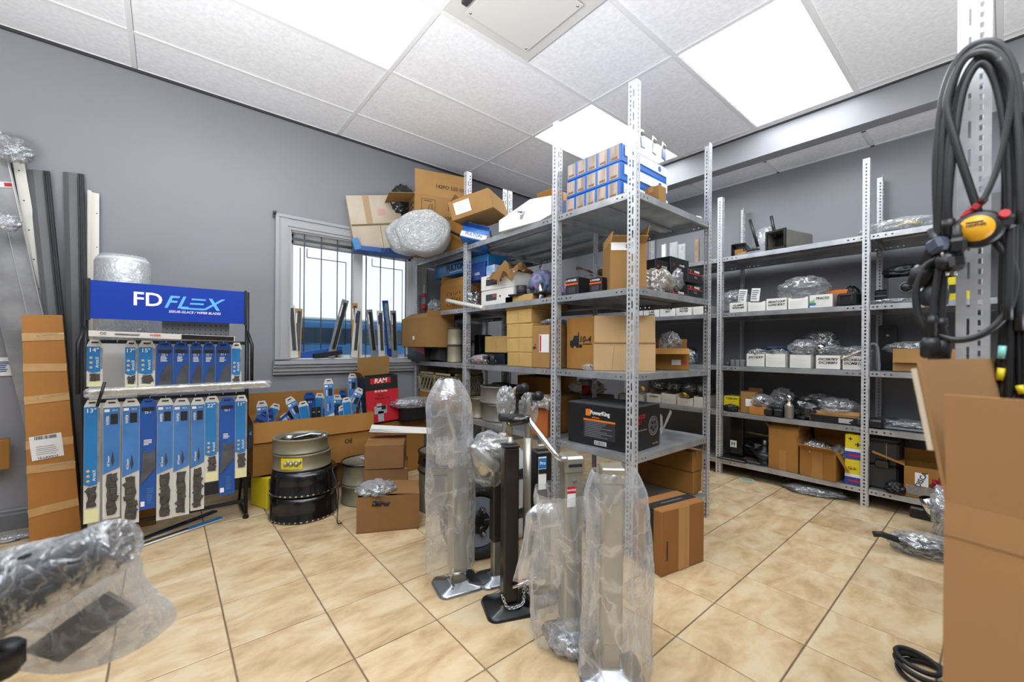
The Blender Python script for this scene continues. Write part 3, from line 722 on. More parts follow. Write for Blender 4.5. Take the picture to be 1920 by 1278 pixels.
for k, (u, v, w, lb) in enumerate(((168, 357, .018, 'thin white plastic strip left of the wider drilled one'), (179, 362, .032, 'white drilled plastic strip standing behind the blue sign'))):
    p1 = onY(u, v, 3.45-.01*k); p0 = onY(u+1, 700, 3.40-.01*k); p0.z = 0.0
    t, L = lean('white_strip', lb, 'plastic strip', p0, p1, (1, 0, 0), w, .01, PVC)
    obj('strip_body', nbox((0, 0, L/2), (w, .008, L)), PVC, t); obj('strip_rib', nbox((-w*.2, -.006, L/2), (w*.15, .006, L)), PVC, t)
    if k:
        for q in (.12, .32): obj('screw_hole', cyl(bmesh.new(), (w*.2, -.0045, L-q), (w*.2, -.0055, L-q), .003, 8), BLK, t)
# galvanised tracks in the far corner
TRK = mat('scratched_galvanised', '#a6a7a8', .42, .55, col2='#8d8e90', scale=9, bump=.1, bscale=12)
pA = onY(5, 250, 3.42); pB = onY(95, 640, 3.40); dd = (pB-pA); p0 = pA+dd*(pA.z/-dd.z)
t, L = lean('galvanised_track', 'wide scratched galvanised steel track leaning in the far left corner', 'steel track', p0, pA, (1, -.1, 0), .15, .03, TRK)
obj('web', nbox((-.085, 0, L/2), (.17, .002, L)), TRK, t); obj('side_flange', nbox((0, -.012, L/2), (.003, .026, L)), mat('track_edge', '#c9cacc', .3, .6), t); obj('centre_rib', nbox((-.062, -.004, L/2-.22), (.003, .008, L-.44)), MATS['track_edge'], t)
obj('red_white_tape', nbox((-.075, -.003, L-.27), (.15, .004, .03)), PAPER, t)
for i in range(2): obj('red_mark', nbox((-.022-.045*i, -.006, L-.27), (.026, .003, .018)), RED, t)
p1 = onY(33, 292, 3.44); pB = onY(85, 600, 3.42); dd = pB-p1; p0 = p1+dd*(p1.z/-dd.z)
t, L = lean('white_angle', 'white drilled metal angle leaning beside the wide galvanised track', 'metal angle', p0, p1, (1, 0, 0), .045, .02, WHT)
obj('face', nbox((0, 0, L/2), (.042, .003, L)), PVC, t); obj('return_edge', nbox((-.021, .012, L/2), (.003, .024, L)), PVC, t)
for i in range(6): obj('hole', cyl(bmesh.new(), (-.004, -.0015, L-.08-i*.16), (-.004, -.0035, L-.08-i*.16), .0035, 8), BLK, t)
bag('torn_film', 'torn milky plastic film caught on top of the galvanised track', onY(18, 302, 3.36), (.16, .08, .14), 11, FILMM, amp=.6)
bag('film_wad', 'milky plastic wad stuck on the galvanised track lower down', onY(6, 432, 3.30), (.12, .05, .10), 12, FILMM, amp=.4)
# tall narrow carton leaning against the wall
fl, fr = onZ(55, 1016, 0), onZ(152, 996, 0); tl, tr_ = onY(43, 590, 3.30), onY(114, 590, 3.30)
x = (fr-fl); w = x.length; mid0 = (fl+fr)/2; mid1 = (tl+tr_)/2
t, L = lean('tall_carton', 'tall narrow brown carton leaning on the wall, taped all along its height', 'box', mid0, mid1, tuple(x), w, .1, CARDD)
TC = mat('tall_carton_board', '#b27a3c', .6, var=.1, scale=3, bump=.2, bscale=8, spec=.25)
b = bmesh.new(); wt = .145; dp = .055
vs = [b.verts.new(p) for p in ((-w/2, 0, 0), (w/2, 0, 0), (w/2, dp, 0), (-w/2, dp, 0), (-wt/2, 0, L), (wt/2, 0, L), (wt/2, dp, L), (-wt/2, dp, L))]
for f in ((0, 1, 5, 4), (1, 2, 6, 5), (2, 3, 7, 6), (3, 0, 4, 7), (4, 5, 6, 7), (3, 2, 1, 0)): b.faces.new([vs[i] for i in f])
obj('carton_body', b, TC, t)
for i, q in enumerate((.13, .31, .42, .62, .76, .90)):
    ww = w+(wt-w)*q; obj('tape_band', nbox((0, -.0015, L*q), (ww+.002, .003, .042), (0, (-.05, .08, .02, -.03, .06, 0)[i], 0)), CTAPE, t)
    if i % 2: obj('tape_wrinkle', nbox((0.02, -.0035, L*q+.01), (ww*.7, .002, .004), (0, -.12, 0)), FILMM, t)
ql = .31; la = obj('shipping_label', nbox((-.012, -.003, L*.405), (.115, .003, .125), (0, -.05, 0)), PAPER, t)
lines(t, -.055, L*.44, .08, .018, 14, BLK, -.0055, 'barcode', 3, .6, True); lines(t, -.05, L*.37, .08, .05, 5, GREYP, -.0055, seed=5, fill=.2); text('12-LAXX13', .011, BLK, t, (-.01, -.0055, L*.358), bold=.02)
# white wrap roll behind the sign
a = onY(177, 478, 3.16); c = onY(282, 478, 3.16); R = (c.x-a.x)/2
t = thing('wrap_roll', 'big roll of white foam wrap standing behind the blue sign', 'packing roll', ((a.x+c.x)/2, 3.16, .62))
ROLL = mat('foam_roll', '#c9cbcc', .35, var=.06, bump=.3, bscale=9); hh = a.z-.62+.0
lathe(b := bmesh.new(), [(R*.3, hh-.03), (R*.3, 0), (R, 0), (R, hh-.03), (R*.96, hh-.01), (R*.8, hh), (R*.3, hh-.004)], 32); obj('roll_body', b, ROLL, t)
obj('film_wrap', lathe(bmesh.new(), [(R+.003, .02), (R+.005, hh*.5), (R+.003, hh-.03), (R*.85, hh+.008), (R*.2, hh+.004)], 32), FILMM, t)
carton('roll_support', 'brown carton under the white foam roll behind the display', .30, .26, .615, ((a.x+c.x)/2, 3.2, 0), 0, CARDD)
t = thing('foam_board', 'white panel standing behind the left wiper packages', 'panel', (onY(215, 700, 3.0).x, 3.0, .0), (-.02, 0, 0)); obj('panel_face', nbox((0, 0, .52), (.19, .02, 1.04)), mat('panel_foam', '#c8c8c6', .5, var=.06), t)
obj('edge_strip', nbox((.092, -.012, .52), (.006, .004, 1.04)), GREYP, t)
# scraps at the far left edge
t = thing('taped_notice', 'small printed paper taped to the wall at the far left edge', 'notice', tuple(onY(5, 687, 3.462))); obj('sheet', nbox((0, 0, 0), (.075, .003, .10)), PAPER, t); lines(t, -.03, -.03, .06, .06, 6, DBLUE, -.003)
carton('leaning_box', 'scrap of a brown carton at the far left edge by the wall', .10, .05, .16, tuple(onY(2, 880, 3.38)-Vector((0.02, 0, .0))), .2, CARDD, tape=False)
# lying plastic at skirting
bag('floor_film', 'flat milky plastic film lying on the floor by the left skirting', onZ(12, 1012, 0), (.30, .12, .03), 13, FILMM, amp=.5)

# ---------------------------------------------------------------- below the window: big box of wiper packs and drums
a = onY(474, 893, 2.97); c = onY(700, 868, 2.97); z0 = .20
bb = carton('wiper_carton', 'large open brown carton full of blue wiper packs below the window', c.x-a.x, .38, .335, ((a.x+c.x)/2, 2.97+.19, z0), 0, CARDD,
            {'front': (172, .125), 'back': (-4, .15), 'left': (22, .14)})
text('OE', .030, BLK, bb, (.20, -.192, .145), bold=.02)
ks = [('S', 490, 752, -.08, 'upright deep blue pouch at the left of the carton'), ('D', 505, 766, .05, 'short dark blue pouch beside it at the carton left'), ('L', 520, 757, .35, 'light blue pack leaning right, near the carton left'),
      ('S', 541, 745, -.45, 'white and red pack leaning left in the carton'), ('D', 583, 735, 0, 'wide blue pack standing straight in the middle of the carton'), ('L', 600, 737, .05, 'white topped blue pack in the middle of the carton'),
      ('S', 617, 710, -.03, 'tall slim pack rising highest left of centre in the carton'), ('D', 628, 758, .3, 'grey wiper pack leaning in the carton centre'), ('D', 646, 731, .12, 'dark blue pack with a white clip in the carton'),
      ('L', 640, 760, -.3, 'blue pouch leaning left, right part of the carton'), ('L', 656, 760, -.25, 'blue rolled pouch at the right part of the carton'), ('S', 662, 700, .02, 'tall clear and white pack near the right end of the carton'),
      ('S', 678, 728, .45, 'clear pack with blue print leaning right at the carton end'), ('D', 560, 770, .9, 'dark wiper pack lying across the carton'), ('D', 600, 778, 1.1, 'royal blue pouch lying over the front of the carton'), ('L', 550, 785, -1.1, 'light blue pouch lying near the front rim of the carton')]
for i, (k, u, v, tl_, lb) in enumerate(ks):
    Y_ = 3.05+.10*(i % 3); p = onY(u, v, Y_); h = min(.42, p.z-(z0+.03)); h = max(h, .12)
    if abs(tl_) > .8: h = .26; p = onY(u, v, 3.02+.02*(i % 3))
    base = (p.x-math.sin(tl_)*h, Y_ if abs(tl_) < .8 else 3.02+.03*(i % 3), p.z-math.cos(tl_)*h)
    pack(k, 0, 0, 0, 0, 0, lb, '', 50+i, at=base, wh=(.062 if i != 4 else .08, h), rot=(-.05, tl_, .1*((i % 5)-2)), group='wiper packs stuffed in the large carton', name='wiper_pack')
ks2 = [('D', 496, 775, .5, 'dark blue pouch low at the left end of the carton'), ('L', 532, 778, -.6, 'pale blue pouch half buried left of centre in the carton'), ('S', 553, 768, .15, 'clear pack with blue print just left of the black and gold packs'), ('L', 570, 752, -.15, 'slim blue pack left of the wide straight one'),
       ('D', 612, 765, -.5, 'blue pouch leaning left in front of the tall slim pack'), ('S', 634, 740, .05, 'clear grey pack behind the leaning grey one'), ('L', 652, 745, -.1, 'royal blue folded pouch in the back row at the right'), ('D', 668, 752, .35, 'dark blue pouch leaning right beside the tall clear pack'), ('S', 686, 745, .1, 'clear pack at the extreme right end of the carton')]
for i, (k, u, v, tl_, lb) in enumerate(ks2):
    Y_ = 3.01+.07*(i % 3)+.015; p = onY(u, v, Y_); h = max(.12, min(.36, p.z-(z0+.03)))
    pack(k, 0, 0, 0, 0, 0, lb, '', 80+i, at=(p.x-math.sin(tl_)*h, Y_, p.z-math.cos(tl_)*h), wh=(.066, h), rot=(-.08, tl_, .12*((i % 4)-1.5)), group='wiper packs stuffed in the large carton', name='wiper_pack')
t = thing('small_black_pack', 'two small black and gold packs in the middle of the large carton', 'wiper package', tuple(onY(588, 790, 3.02)))
for i in (0, 1): obj('black_sleeve', nbox((i*.032, 0, .05), (.026, .012, .10), bev=.002), BPLA, t); text('OIL', .008, YEL, t, (i*.032, -.007, .065))
# cartons that carry it
p = onZ(494, 955, 0)
t, _, _ = None, 0, 0
t = carton('yellow_carton', 'small yellow and blue carton on the floor under the large carton', .13, .18, .19, (p.x+.045, p.y+.09, 0), .35, YEL, tape=False)
slab(t, 'blue_panel', -.035, .095, .03, .19, mat('navy_print', '#24375e', .4), -.0912, .002); slab(t, 'white_panel', .02, .095, .075, .19, PAPER, -.0912, .002); slab(t, 'product_picture', .03, .07, .04, .05, mat('picture_brown', '#6d5a4a', .5, var=.5, scale=40), -.0925, .002)
carton('base_carton', 'plain brown carton on the floor carrying the right end of the large carton', .45, .26, .198, (.93, 3.2, 0), 0, CARDD)

def ring(t, name, z0, z1, R, m, th=.008, lip=.004, n=40):
    lathe(b := bmesh.new(), [(R-th, z0+.001), (R, z0+.001), (R+lip, z0+.004), (R+lip, z0+.010), (R, z0+.014), (R, z1-.012), (R+lip, z1-.009), (R+lip, z1-.002), (R, z1), (R-th, z1)], n, closed=True); return obj(name, b, m, t)
f = onZ(570, 982, 0); dv = Vector((f.x, f.y, 0)).normalized(); c0 = f+dv*.19
specs = [('black_wheel_ring', 'black steel wheel ring with holes, bottom of the drum stack', 0, .147, .189, BGLS), ('black_wheel_ring', 'black steel wheel ring with holes, second from the bottom of the stack', .148, .290, .187, BGLS),
         ('brake_drum_ring', 'grey brake shoe ring with a yellow label, third in the stack', .291, .386, .158, DRUM), ('brake_drum_ring', 'grey brake shoe ring on top of the stack', .387, .474, .150, DRUM)]
for i, (nm, lb, z0_, z1_, R, m_) in enumerate(specs):
    t = thing(nm, lb, 'wheel ring' if i < 2 else 'brake drum', (c0.x+(.0, .003, -.012, -.02)[i], c0.y, z0_))
    h = z1_-z0_
    if i < 2:
        lathe(b := bmesh.new(), [(R-.02, 0.001), (R, .001), (R+.004, .006), (R+.004, .016), (R-.002, .026), (R-.003, h*.55), (R-.006, h*.75), (R-.012, h-.004), (R-.03, h-.001), (R-.045, h*.8), (R-.045, .02)], 48, closed=True)
        obj('ring_body', b, m_, t); obj('hub_disc', lathe(bmesh.new(), [(.05, h*.4), (.05, h*.35), (R-.045, h*.5), (R-.045, h*.55)], 32, closed=True), BPLA, t)
        b = bmesh.new()
        for k in range(40):
            a_ = 2*PI*k/40; box(b, (math.cos(a_)*(R+.0045), math.sin(a_)*(R+.0045), .011), (.003, .010, .008), (0, 0, a_))
        obj('lug_marks', b, CHROME, t, kind='stuff')
    else:
        ring(t, 'ring_body', 0, h, R, m_)
        a_ = math.atan2(-c0.y, -c0.x)
        if i == 2:
            b = bmesh.new(); n = 10; r0 = R+.002
            for k in range(n):
                q = [a_-.75+.75*(k+e)/n for e in (0, 1)]; b.faces.new([b.verts.new((math.cos(q[e])*r0, math.sin(q[e])*r0, zz)) for e, zz in ((0, .018), (1, .018), (1, h-.014), (0, h-.014))])
            obj('yellow_label', b, YEL, t)
            b = bmesh.new()
            for k in range(6): 
                q = a_-.55+.09*k; bmesh.ops.create_icosphere(b, subdivisions=1, radius=.014, matrix=M((math.cos(q)*(r0), math.sin(q)*(r0), .045+.012*(k % 2))))
            obj('label_picture', b, STEEL, t, kind='stuff')
        else:
            obj('brake_shoe', tube(bmesh.new(), [(math.cos(x_)*.10, math.sin(x_)*.10, h*.75) for x_ in np.linspace(.3, 2.9, 12)], .014, 6), DGREY, t)
            obj('lever', tube(bmesh.new(), [(-.07, -.05, h-.006), (.05, -.02, h+.004), (.10, -.06, h+.002)], .007, 6), CHROME, t); obj('adjuster', cyl(bmesh.new(), (-.075, -.05, h-.02), (-.075, -.05, h+.02), .026, 16), ZINC, t)
            obj('bolt', cyl(bmesh.new(), (.10, -.06, h-.01), (.12, -.09, h-.005), .011, 8), CHROME, t)
f = onZ(680, 950, 0); c1 = f+Vector((f.x, f.y, 0)).normalized()*.135
for i, (z0_, z1_, lb) in enumerate(((0, .125, 'olive grey brake drum on the floor, lower of two behind the small box'), (.126, .262, 'olive grey brake drum with black rim, on top of another behind the small box'))):
    t = thing('brake_drum', lb, 'brake drum', (c1.x, c1.y, z0_)); ring(t, 'ring_body', 0, z1_-z0_, .132, DRUM)
    if i: obj('black_rim', lathe(bmesh.new(), [(.128, .125), (.137, .125), (.142, .134), (.138, .142), (.126, .138)], 40, closed=True), BGLS, t); obj('mounting_plate', nbox((.118, -.075, .08), (.03, .03, .08), (0, 0, .5), bev=.004), DGREY, t)
for i in range(3): pass
p = onZ(636, 985, .0)
tag(obj('cord', tube(bmesh.new(), curve_pts([p+Vector((.02, .02, .004)), p+Vector((-.01, .0, .02)), p+Vector((0, .03, .08)), p+Vector((.01, .06, .2)), p+Vector((-.01, .10, .30)), p+Vector((.05, .14, .31))], 6), .0035, 6), BPLA), 'thin black cord looped down beside the drum stack', 'cord')
bag('film_strip', 'clear plastic film draped over the olive grey drum', (c1.x+.07, c1.y-.09, .262), (.24, .12, .05), 21, FILMM, rot=(0, .1, -.2), amp=.5)
# small open box with plastic
fl, fr = onZ(668, 1001, 0), onZ(786, 990, 0); x = fr-fl; an = math.atan2(x.y, x.x); mid = (fl+fr)/2
n_ = Vector((-math.sin(an), math.cos(an), 0))
sb = carton('small_open_carton', 'small brown carton on the floor with plastic film over its open top', x.length, .24, .195, tuple(mid+n_*.12), an, CARDSH, {'right': (-86, .19)}, flen=.1)
b = bmesh.new(); lathe(b, [(.028, 0), (.030, 0), (.030, .0008), (.028, .0008)], 24, (.06, .02, .198), closed=True); obj('oval_stamp', b, BLK, sb)
bag('film_heap', 'crumpled clear film spilling out of the small open carton', tuple(mid+n_*.10+Vector((-.07, 0.02, .185))), (.20, .20, .07), 22, FILMM, amp=.6)
bag('black_wad', 'black rubber part inside the small open carton', tuple(mid+n_*.10+Vector((-.04, -.02, .13))), (.18, .14, .06), 23, BPLA, amp=.4, cat='rubber part')
# stacked cartons right of the big box
cc = onD(757, 866, 2.62)
def corner_carton(name, label, corner, w, d, h, ang, **k):
    """carton whose nearest bottom corner (front-right of -y face) sits at 'corner'"""
    v = Vector((-w/2, d/2, 0)); v.rotate(Euler((0, 0, ang))); return carton(name, label, w, d, h, (corner[0]+v.x, corner[1]+v.y, corner[2]), ang, **k)
zt = .245
corner_carton('brown_carton', 'brown carton, lower of two beside the red box', (cc.x+.03, cc.y+.0, 0), .27, .30, zt-.002, -.45, m=CARDSH)
tc_ = corner_carton('brown_carton', 'brown carton with papers on top, upper of two beside the red box', (cc.x, cc.y, zt), .24, .33, .155, -.50, m=CARDSH)
t = thing('paper_sheets', 'long white folded sheets lying on top of the upper brown carton', 'paper', tuple(onD(752, 808, 2.78)), (0, .05, -.55))
for i in range(3): obj('sheet', nbox((0, i*.02, i*.006), (.40, .10, .002), (.04*i, .02*i, .05*i)), WHT, t)
# red box with tow ball mount print
zr = .43
carton('hidden_carton', 'big brown carton against the wall carrying the red box', .55, .30, zr-.002, (1.40, 3.26, 0), 0, CARDD)
a, c = onY(689, 790, 3.08), onY(750, 790, 3.08)
rb = carton('red_box', 'red and black open box showing a hitch receiver, standing below the window', c.x-a.x, .16, .36, ((a.x+c.x)/2, 3.17, zr), (0, -.06, .0), BCARD, {'back': (-12, .15), 'left': (35, .05)}, fm=CARD)
w = c.x-a.x
slab(rb, 'red_panel', 0, .13, w*.98, .25, RED, -.0815, .003); slab(rb, 'black_header', 0, .305, w*.98, .10, BCARD, -.0815, .003); slab(rb, 'red_logo_plate', -.01, .325, w*.62, .042, RED, -.0835, .002)
text('RAM', .036, PAPER, rb, (-.01, -.0852, .325), bold=.02, shear=.15); text('80 & Series', .016, PAPER, rb, (-.01, -.0835, .245), bold=.02); text('Square', .015, BLK, rb, (-.01, -.0835, .215)); text('Receiver Tube', .015, BLK, rb, (0, -.0835, .19))
b = bmesh.new(); box(b, (-.02, -.084, .10), (.10, .003, .06), bev=.001); box(b, (-.02, -.084, .05), (.045, .003, .08)); box(b, (-.03, -.084, .135), (.04, .003, .03)); obj('receiver_picture', b, mat('picture_grey', '#aab0b8', .4, var=.2, scale=30), rb)
slab(rb, 'picture_opening', .005, .115, .035, .03, BLK, -.0862, .001)
t = carton('black_bin', 'black plastic tray under the bundled film beside the red box', .26, .18, .10, (1.56, 3.10, zr), 0, BPLA, {}, tape=False, cat='tray')
bag('film_bundle', 'bundle of milky plastic bags lying on the black tray by the rack', (1.54, 3.06, zr+.10), (.36, .17, .085), 24, FILMM, rot=(0, 0, -.1), amp=.35, freq=4)
f = onZ(792, 965, 0)
t = thing('black_drum', 'black and grey brake drum half hidden behind the bagged jack', 'brake drum', (f.x+.17, f.y+.05, 0)); ring(t, 'ring_body', 0, .36, .15, DRUM); ring(t, 'black_rim', .28, .365, .154, BGLS); obj('band', lathe(bmesh.new(), [(.153, .24), (.158, .24), (.158, .25), (.153, .25)], 32, closed=True), BPLA, t)

# packages standing on the window sill, inside the bars
for i, (ua, va, ub, vb, k, lb) in enumerate(((545, 572, 552, 668, 0, 'grey wiper package leaning on the window sill, far left pane'), (560, 578, 556, 672, 1, 'kraft and blue package on the sill beside it'), (648, 562, 620, 652, 2, 'grey blade package leaning diagonally across the left pane'),
        (664, 568, 668, 670, 1, 'brown topped package on the sill at the centre mullion'), (672, 578, 664, 670, 0, 'short grey package beside the mullion'), (692, 580, 702, 664, 2, 'patterned slim package in the right pane'), (712, 582, 716, 668, 0, 'grey package behind it in the right pane'),
        (722, 563, 732, 672, 3, 'blue and grey package, tallest in the right pane'), (737, 582, 740, 674, 2, 'dark package at the right end of the sill'))):
    Y_ = WY+.012+.012*(i % 2)-.02; p1 = onY(ua, va, Y_); p0 = onY(ub, vb, Y_); p0.z = OZ0+.010; 
    t, L = lean('sill_package', lb, 'wiper package', p0, p1, (1, 0, 0), .05, .01, CARDW)
    t['group'] = 'wiper packages on the window sill'
    obj('backing_card', nbox((0, 0, L/2), (.056, .004, L), bev=.0015), (CARDW, KRAFT, SILV, DBLUE)[k], t); obj('wiper_blade', nbox((.004, -.006, L*.55), (.026, .006, L*.8), bev=.002), (DGREY, SLATE, BPLA, SILV)[k], t); obj('label', nbox((-.008, -.004, L*.8), (.02, .003, L*.2)), (DBLUE, PAPER, PAPER, LBLUE)[k], t)
t = thing('sill_box', 'blue long packages lying in a heap on the sill of the left pane', 'wiper package', tuple(onY(600, 676, WY-.0)+Vector((0, 0, 0))), (0, -.04, 0)); t.location.z = OZ0+.012
obj('blue_sleeve', nbox((.0, .03, .035), (.36, .035, .06), (0, -.12, 0), bev=.006), BLUE, t); obj('black_sleeve', nbox((.06, .0, .025), (.22, .03, .035), (0, -.1, 0), bev=.004), BPLA, t)
# ---------------------------------------------------------------- central shelving: top level
Z1, Z2, Z3, Z4, Z5 = [z+.001 for z in LV]
def card_lines(t, W_, H_, D_, n=3, seed=0): lines(t, -W_*.35, H_*.2, W_*.5, H_*.3, n, BLK, -D_/2-.0006, seed=seed)
# three blue product cases with display windows on the end bay
za, zb = Z1, onX(1110, 286, xF+.04).z; hh = (zb-za)/3; ya = onX(1060, 380, xF+.05).y; yb = onX(1163, 345, xF+.05).y
BEI = mat('window_insert', '#b9a898', .5, col2='#8c7c70', scale=30, stretch=(1, 1, .15))
for i, lb in enumerate(('blue case with five printed panels, bottom of the stack on top of the shelving', 'blue case with five printed panels, middle of the stack on top of the shelving', 'blue case with five printed panels, top of the stack on top of the shelving')):
    w = abs(ya-yb)-.004*i; t = thing('blue_case', lb, 'box', (xF+.05+.005*i, (ya+yb)/2, za+i*hh+.0008*i), -PI/2+.015*(i-1), 'stack of blue wiper cases')
    b = bmesh.new(); box(b, (0, .23, hh/2), (w, .46, hh-.003), bev=.004); obj('case_body', b, mat('case_blue', '#1a63b8', .35, var=.12), t)
    for k in range(5): x = -w*.42+k*w*.197; slab(t, 'printed_panel', x+w*.02, hh*.52, w*.155, hh*.78, BEI, -.001, .002); slab(t, 'panel_mark', x+w*.02, hh*.25, w*.10, hh*.12, mat('panel_brown', '#7b5a40', .5), -.0025, .001)
    # long side seen from the aisle: white flap over blue
    obj('side_flap', nbox((w/2+.003, .24, hh*.62), (.003, .42, hh*.5), (.0, .0, 0)), WHT, t)
    for k in range(2): obj('flap_hole', cyl(bmesh.new(), (w/2+.004, .10+.27*k, hh*.62), (w/2+.006, .10+.27*k, hh*.62), .016, 14), BLUE, t)
for i, (u, v, tl_, lb) in enumerate(((1205, 292, -.15, 'white and blue wiper package standing on the blue cases, left one'), (1226, 280, .05, 'silver and blue wiper package standing tallest on the blue cases'), (1243, 308, .12, 'blue wiper package standing at the far end of the blue cases'))):
    p = onY(u, v, yD+.10); h = max(.1, p.z-zb)
    t = thing('loose_wiper_package', lb, 'wiper package', (p.x, yD+.10, zb+.004), (0, tl_, .1)); obj('backing_card', nbox((0, 0, h/2), (.05, .004, h), bev=.002), CARDW, t)
    obj('printed_sleeve', nbox((0, -.004, h*.3), (.046, .003, h*.5)), DBLUE if i != 1 else SILV, t); obj('logo_panel', nbox((0, -.006, h*.75), (.03, .002, h*.16)), BLK, t)
corner = onY(1243, 378, yD+.03)
t = carton('small_tan_carton', 'small tan carton at the far end of the blue cases on the top shelf', .07, .10, .10, (corner.x, yD+.08, Z1), 0, CARD)
bag('white_lump', 'white plastic lump left on the top shelf edge near its right end', (onY(1312, 408, yD+.03).x, yD+.05, Z1), (.08, .06, .03), 31, PVC, amp=.2)

# bay two, top: tilted tan carton on a blue box, white carton
def slanted(name, label, c_, size, rot, m, **k):
    return carton(name, label, size[0], size[1], size[2], c_, rot, m, **k)
# white carton, near right end, leaning up to the right
a = onX(946, 432, xF+.0); c = onX(1031, 402, xF+.0)
wc = thing('white_carton', 'white carton with small blue print tilted on the top shelf beside the middle post', 'box', (xF-.01, (a.y+c.y)/2+.01, Z1+.002), (0, 0, -PI/2+.10))
w = abs(a.y-c.y)*1.05
b = bmesh.new(); v_ = [(-w/2, 0, 0), (w*.3, 0, .0), (w/2, 0, .02), (w/2, 0, .13), (w*.12, 0, .15), (-w/2, 0, .075)]
poly(b, v_, .34, (0, 1, 0)); obj('carton_body', b, WHT, wc); text('RAMCO', .014, DBLUE, wc, (-.02, -.001, .085), (PI/2, .35, 0), bold=.02); lines(wc, -.03, .04, .035, .03, 4, BLK, -.001)

# tan carton tilted
cA = onX(862, 408, xF-.05); cB = onX(964, 400, xF+.05)
wlen = .46
tc2 = thing('tilted_tan_carton', 'tan carton with white label tilted on top of a blue box on the top shelf', 'box', (xF-.05, 2.56, Z1+.17), (math.radians(8), math.radians(-14), -PI/2+.62))
b = bmesh.new(); box(b, (.10, .16, .065), (.32, .50, .14), bev=.004); obj('carton_body', b, CARD, tc2)
slab(tc2, 'shipping_label', .04, .068, .12, .085, PAPER, -.0915, .002); lines(tc2, 0, .035, .08, .06, 6, GREYP, -.093, seed=4, fill=.2); obj('packing_tape', nbox((.10, .16, .1365), (.05, .502, .0015)), TAPE, tc2)
obj('open_flap', nbox((-.02, .0, .15), (.06, .20, .003), (0, -.7, .1)), CARD, tc2)
bb2 = thing('blue_printed_box', 'blue and white printed box wedged under the tilted tan carton', 'box', (xF-.02, 2.50, Z1+.004), (math.radians(-14), math.radians(14), -PI/2+.75))
b = bmesh.new(); box(b, (0, .14, .085), (.20, .28, .125), bev=.003); obj('box_body', b, mat('print_blue_white', '#2b63b5', .35, col2='#3f82cc', scale=9), bb2)
slab(bb2, 'white_band', 0, .05, .198, .04, WHT, -.0015, .002); slab(bb2, 'dark_band', 0, .125, .198, .03, DBLUE, -.0015, .002); obj('side_panel', nbox((.1015, .14, .075), (.002, .26, .07)), mat('side_beige', '#a49a90', .5), bb2)
text('FULTON', .024, DBLUE, bb2, (0, -.003, .055), bold=.03); text('FULTON', .04, BLK, bb2, (.103, .14, .12), (PI/2, 0, PI/2), bold=.03); obj('red_mark', nbox((.104, .10, .055), (.003, .08, .03)), RED, bb2)
t, _, _ = cx_('rear_brown_carton', 'brown carton corner showing behind the white carton on the top shelf', 1006, 1034, 358, xM+.05, Z1, .3, m=CARDD)
# bay three, top: large tan carton, pale carton, bubble wrap, blue tray
pl = onD(822, 480, 3.50)
lc = carton('large_tan_carton', 'large tan carton with black print and open flaps on the top shelf by the window', .46, .26, .46, (pl.x, pl.y, Z1), rzc(822)+.26, CARD, {'front': (-3, .20), 'left': (98, .20), 'back': (40, .1)})
LCP = mat('ink_brown', '#3c2f22', .7)
text('142PO 520 10A', .030, LCP, lc, (.07, -.131, .54)); slabm = lambda t, x, z, w, h, y: (obj('print_frame', box(box(box(box(bmesh.new(), (x, y, z+h/2), (w, .001, .003)), (x, y, z-h/2), (w, .001, .003)), (x-w/2, y, z), (.003, .001, h)), (x+w/2, y, z), (.003, .001, h)), LCP, t))
slabm(lc, -.12, .36, .11, .13, -.131); lines(lc, -.155, .405, .07, .01, 1, LCP, -.131); tube(b := bmesh.new(), [(-.135, -.131, .31), (-.105, -.131, .39)], .002, 4); tube(b, [(-.09, -.131, .315), (-.09, -.131, .39)], .003, 4); obj('print_picture', b, LCP, lc, kind='stuff')
text('DOUB', .032, LCP, lc, (.11, -.132, .38), bold=.02); text('WOOD', .028, LCP, lc, (.05, -.132, .29)); slabm(lc, .11, .38, .13, .055, -.131)
for i in range(5): obj('side_print', nbox((-.2315, -.03, .40-.035*i), (.001, .13-.02*(i % 3), .014)), LCP, lc)
text('D. EXTENSION', .022, LCP, lc, (-.232, 0, .17), (PI/2, 0, -PI/2), bold=.02)
bag('black_bagged_part', 'black part in clear film sticking out behind the large tan carton', (pl.x-.22, pl.y+.22, Z1+.36), (.22, .12, .26), 32, mat('bagged_black', '#26272a', .25, var=.3, coat=.4), amp=.3, cat='plastic bag')
pc = thing('pale_carton', 'battered pale carton leaning outwards at the window end of the top shelf', 'box', tuple(onD(716, 470, 3.42))[:2]+(Z1+.045,), (0, math.radians(-10), rzc(716)+.15))
PCM = mat('pale_board', '#c4b9a8', .8, col2='#b5a791', scale=5)
b = bmesh.new(); box(b, (0, .06, .22), (.42, .10, .44), (0, 0, 0), bev=.004); obj('carton_body', b, PCM, pc)
slab(pc, 'brown_tape', -.06, .325, .05, .23, mat('old_tape', '#a58a62', .4), +.0085, .002); slab(pc, 'dark_gap', 0, .20, .41, .014, mat('torn_edge', '#6f5f45', .9), .0085, .002); slab(pc, 'fold_line', .02, .10, .003, .18, mat('torn_edge'), .0085, .001)
slab(pc, 'pink_stamp', .05, .30, .06, .05, mat('stamp_pink', '#c79a93', .7), .0085, .001)
bt = thing('blue_tray_box', 'flat blue and white box under the pale carton at the window end', 'box', tuple(onD(716, 470, 3.40))[:2]+(Z1+.001,), (0, 0, rzc(716)+.15))
b = bmesh.new(); box(b, (.02, .06, .021), (.48, .16, .038), bev=.003); obj('box_body', b, BLUE, bt); text('FULTON', .026, BLK, bt, (.06, -.022, .02), bold=.03); obj('end_panel', nbox((-.20, -.005, .05), (.05, .04, .09), (0, -.3, 0)), LBLUE, bt)
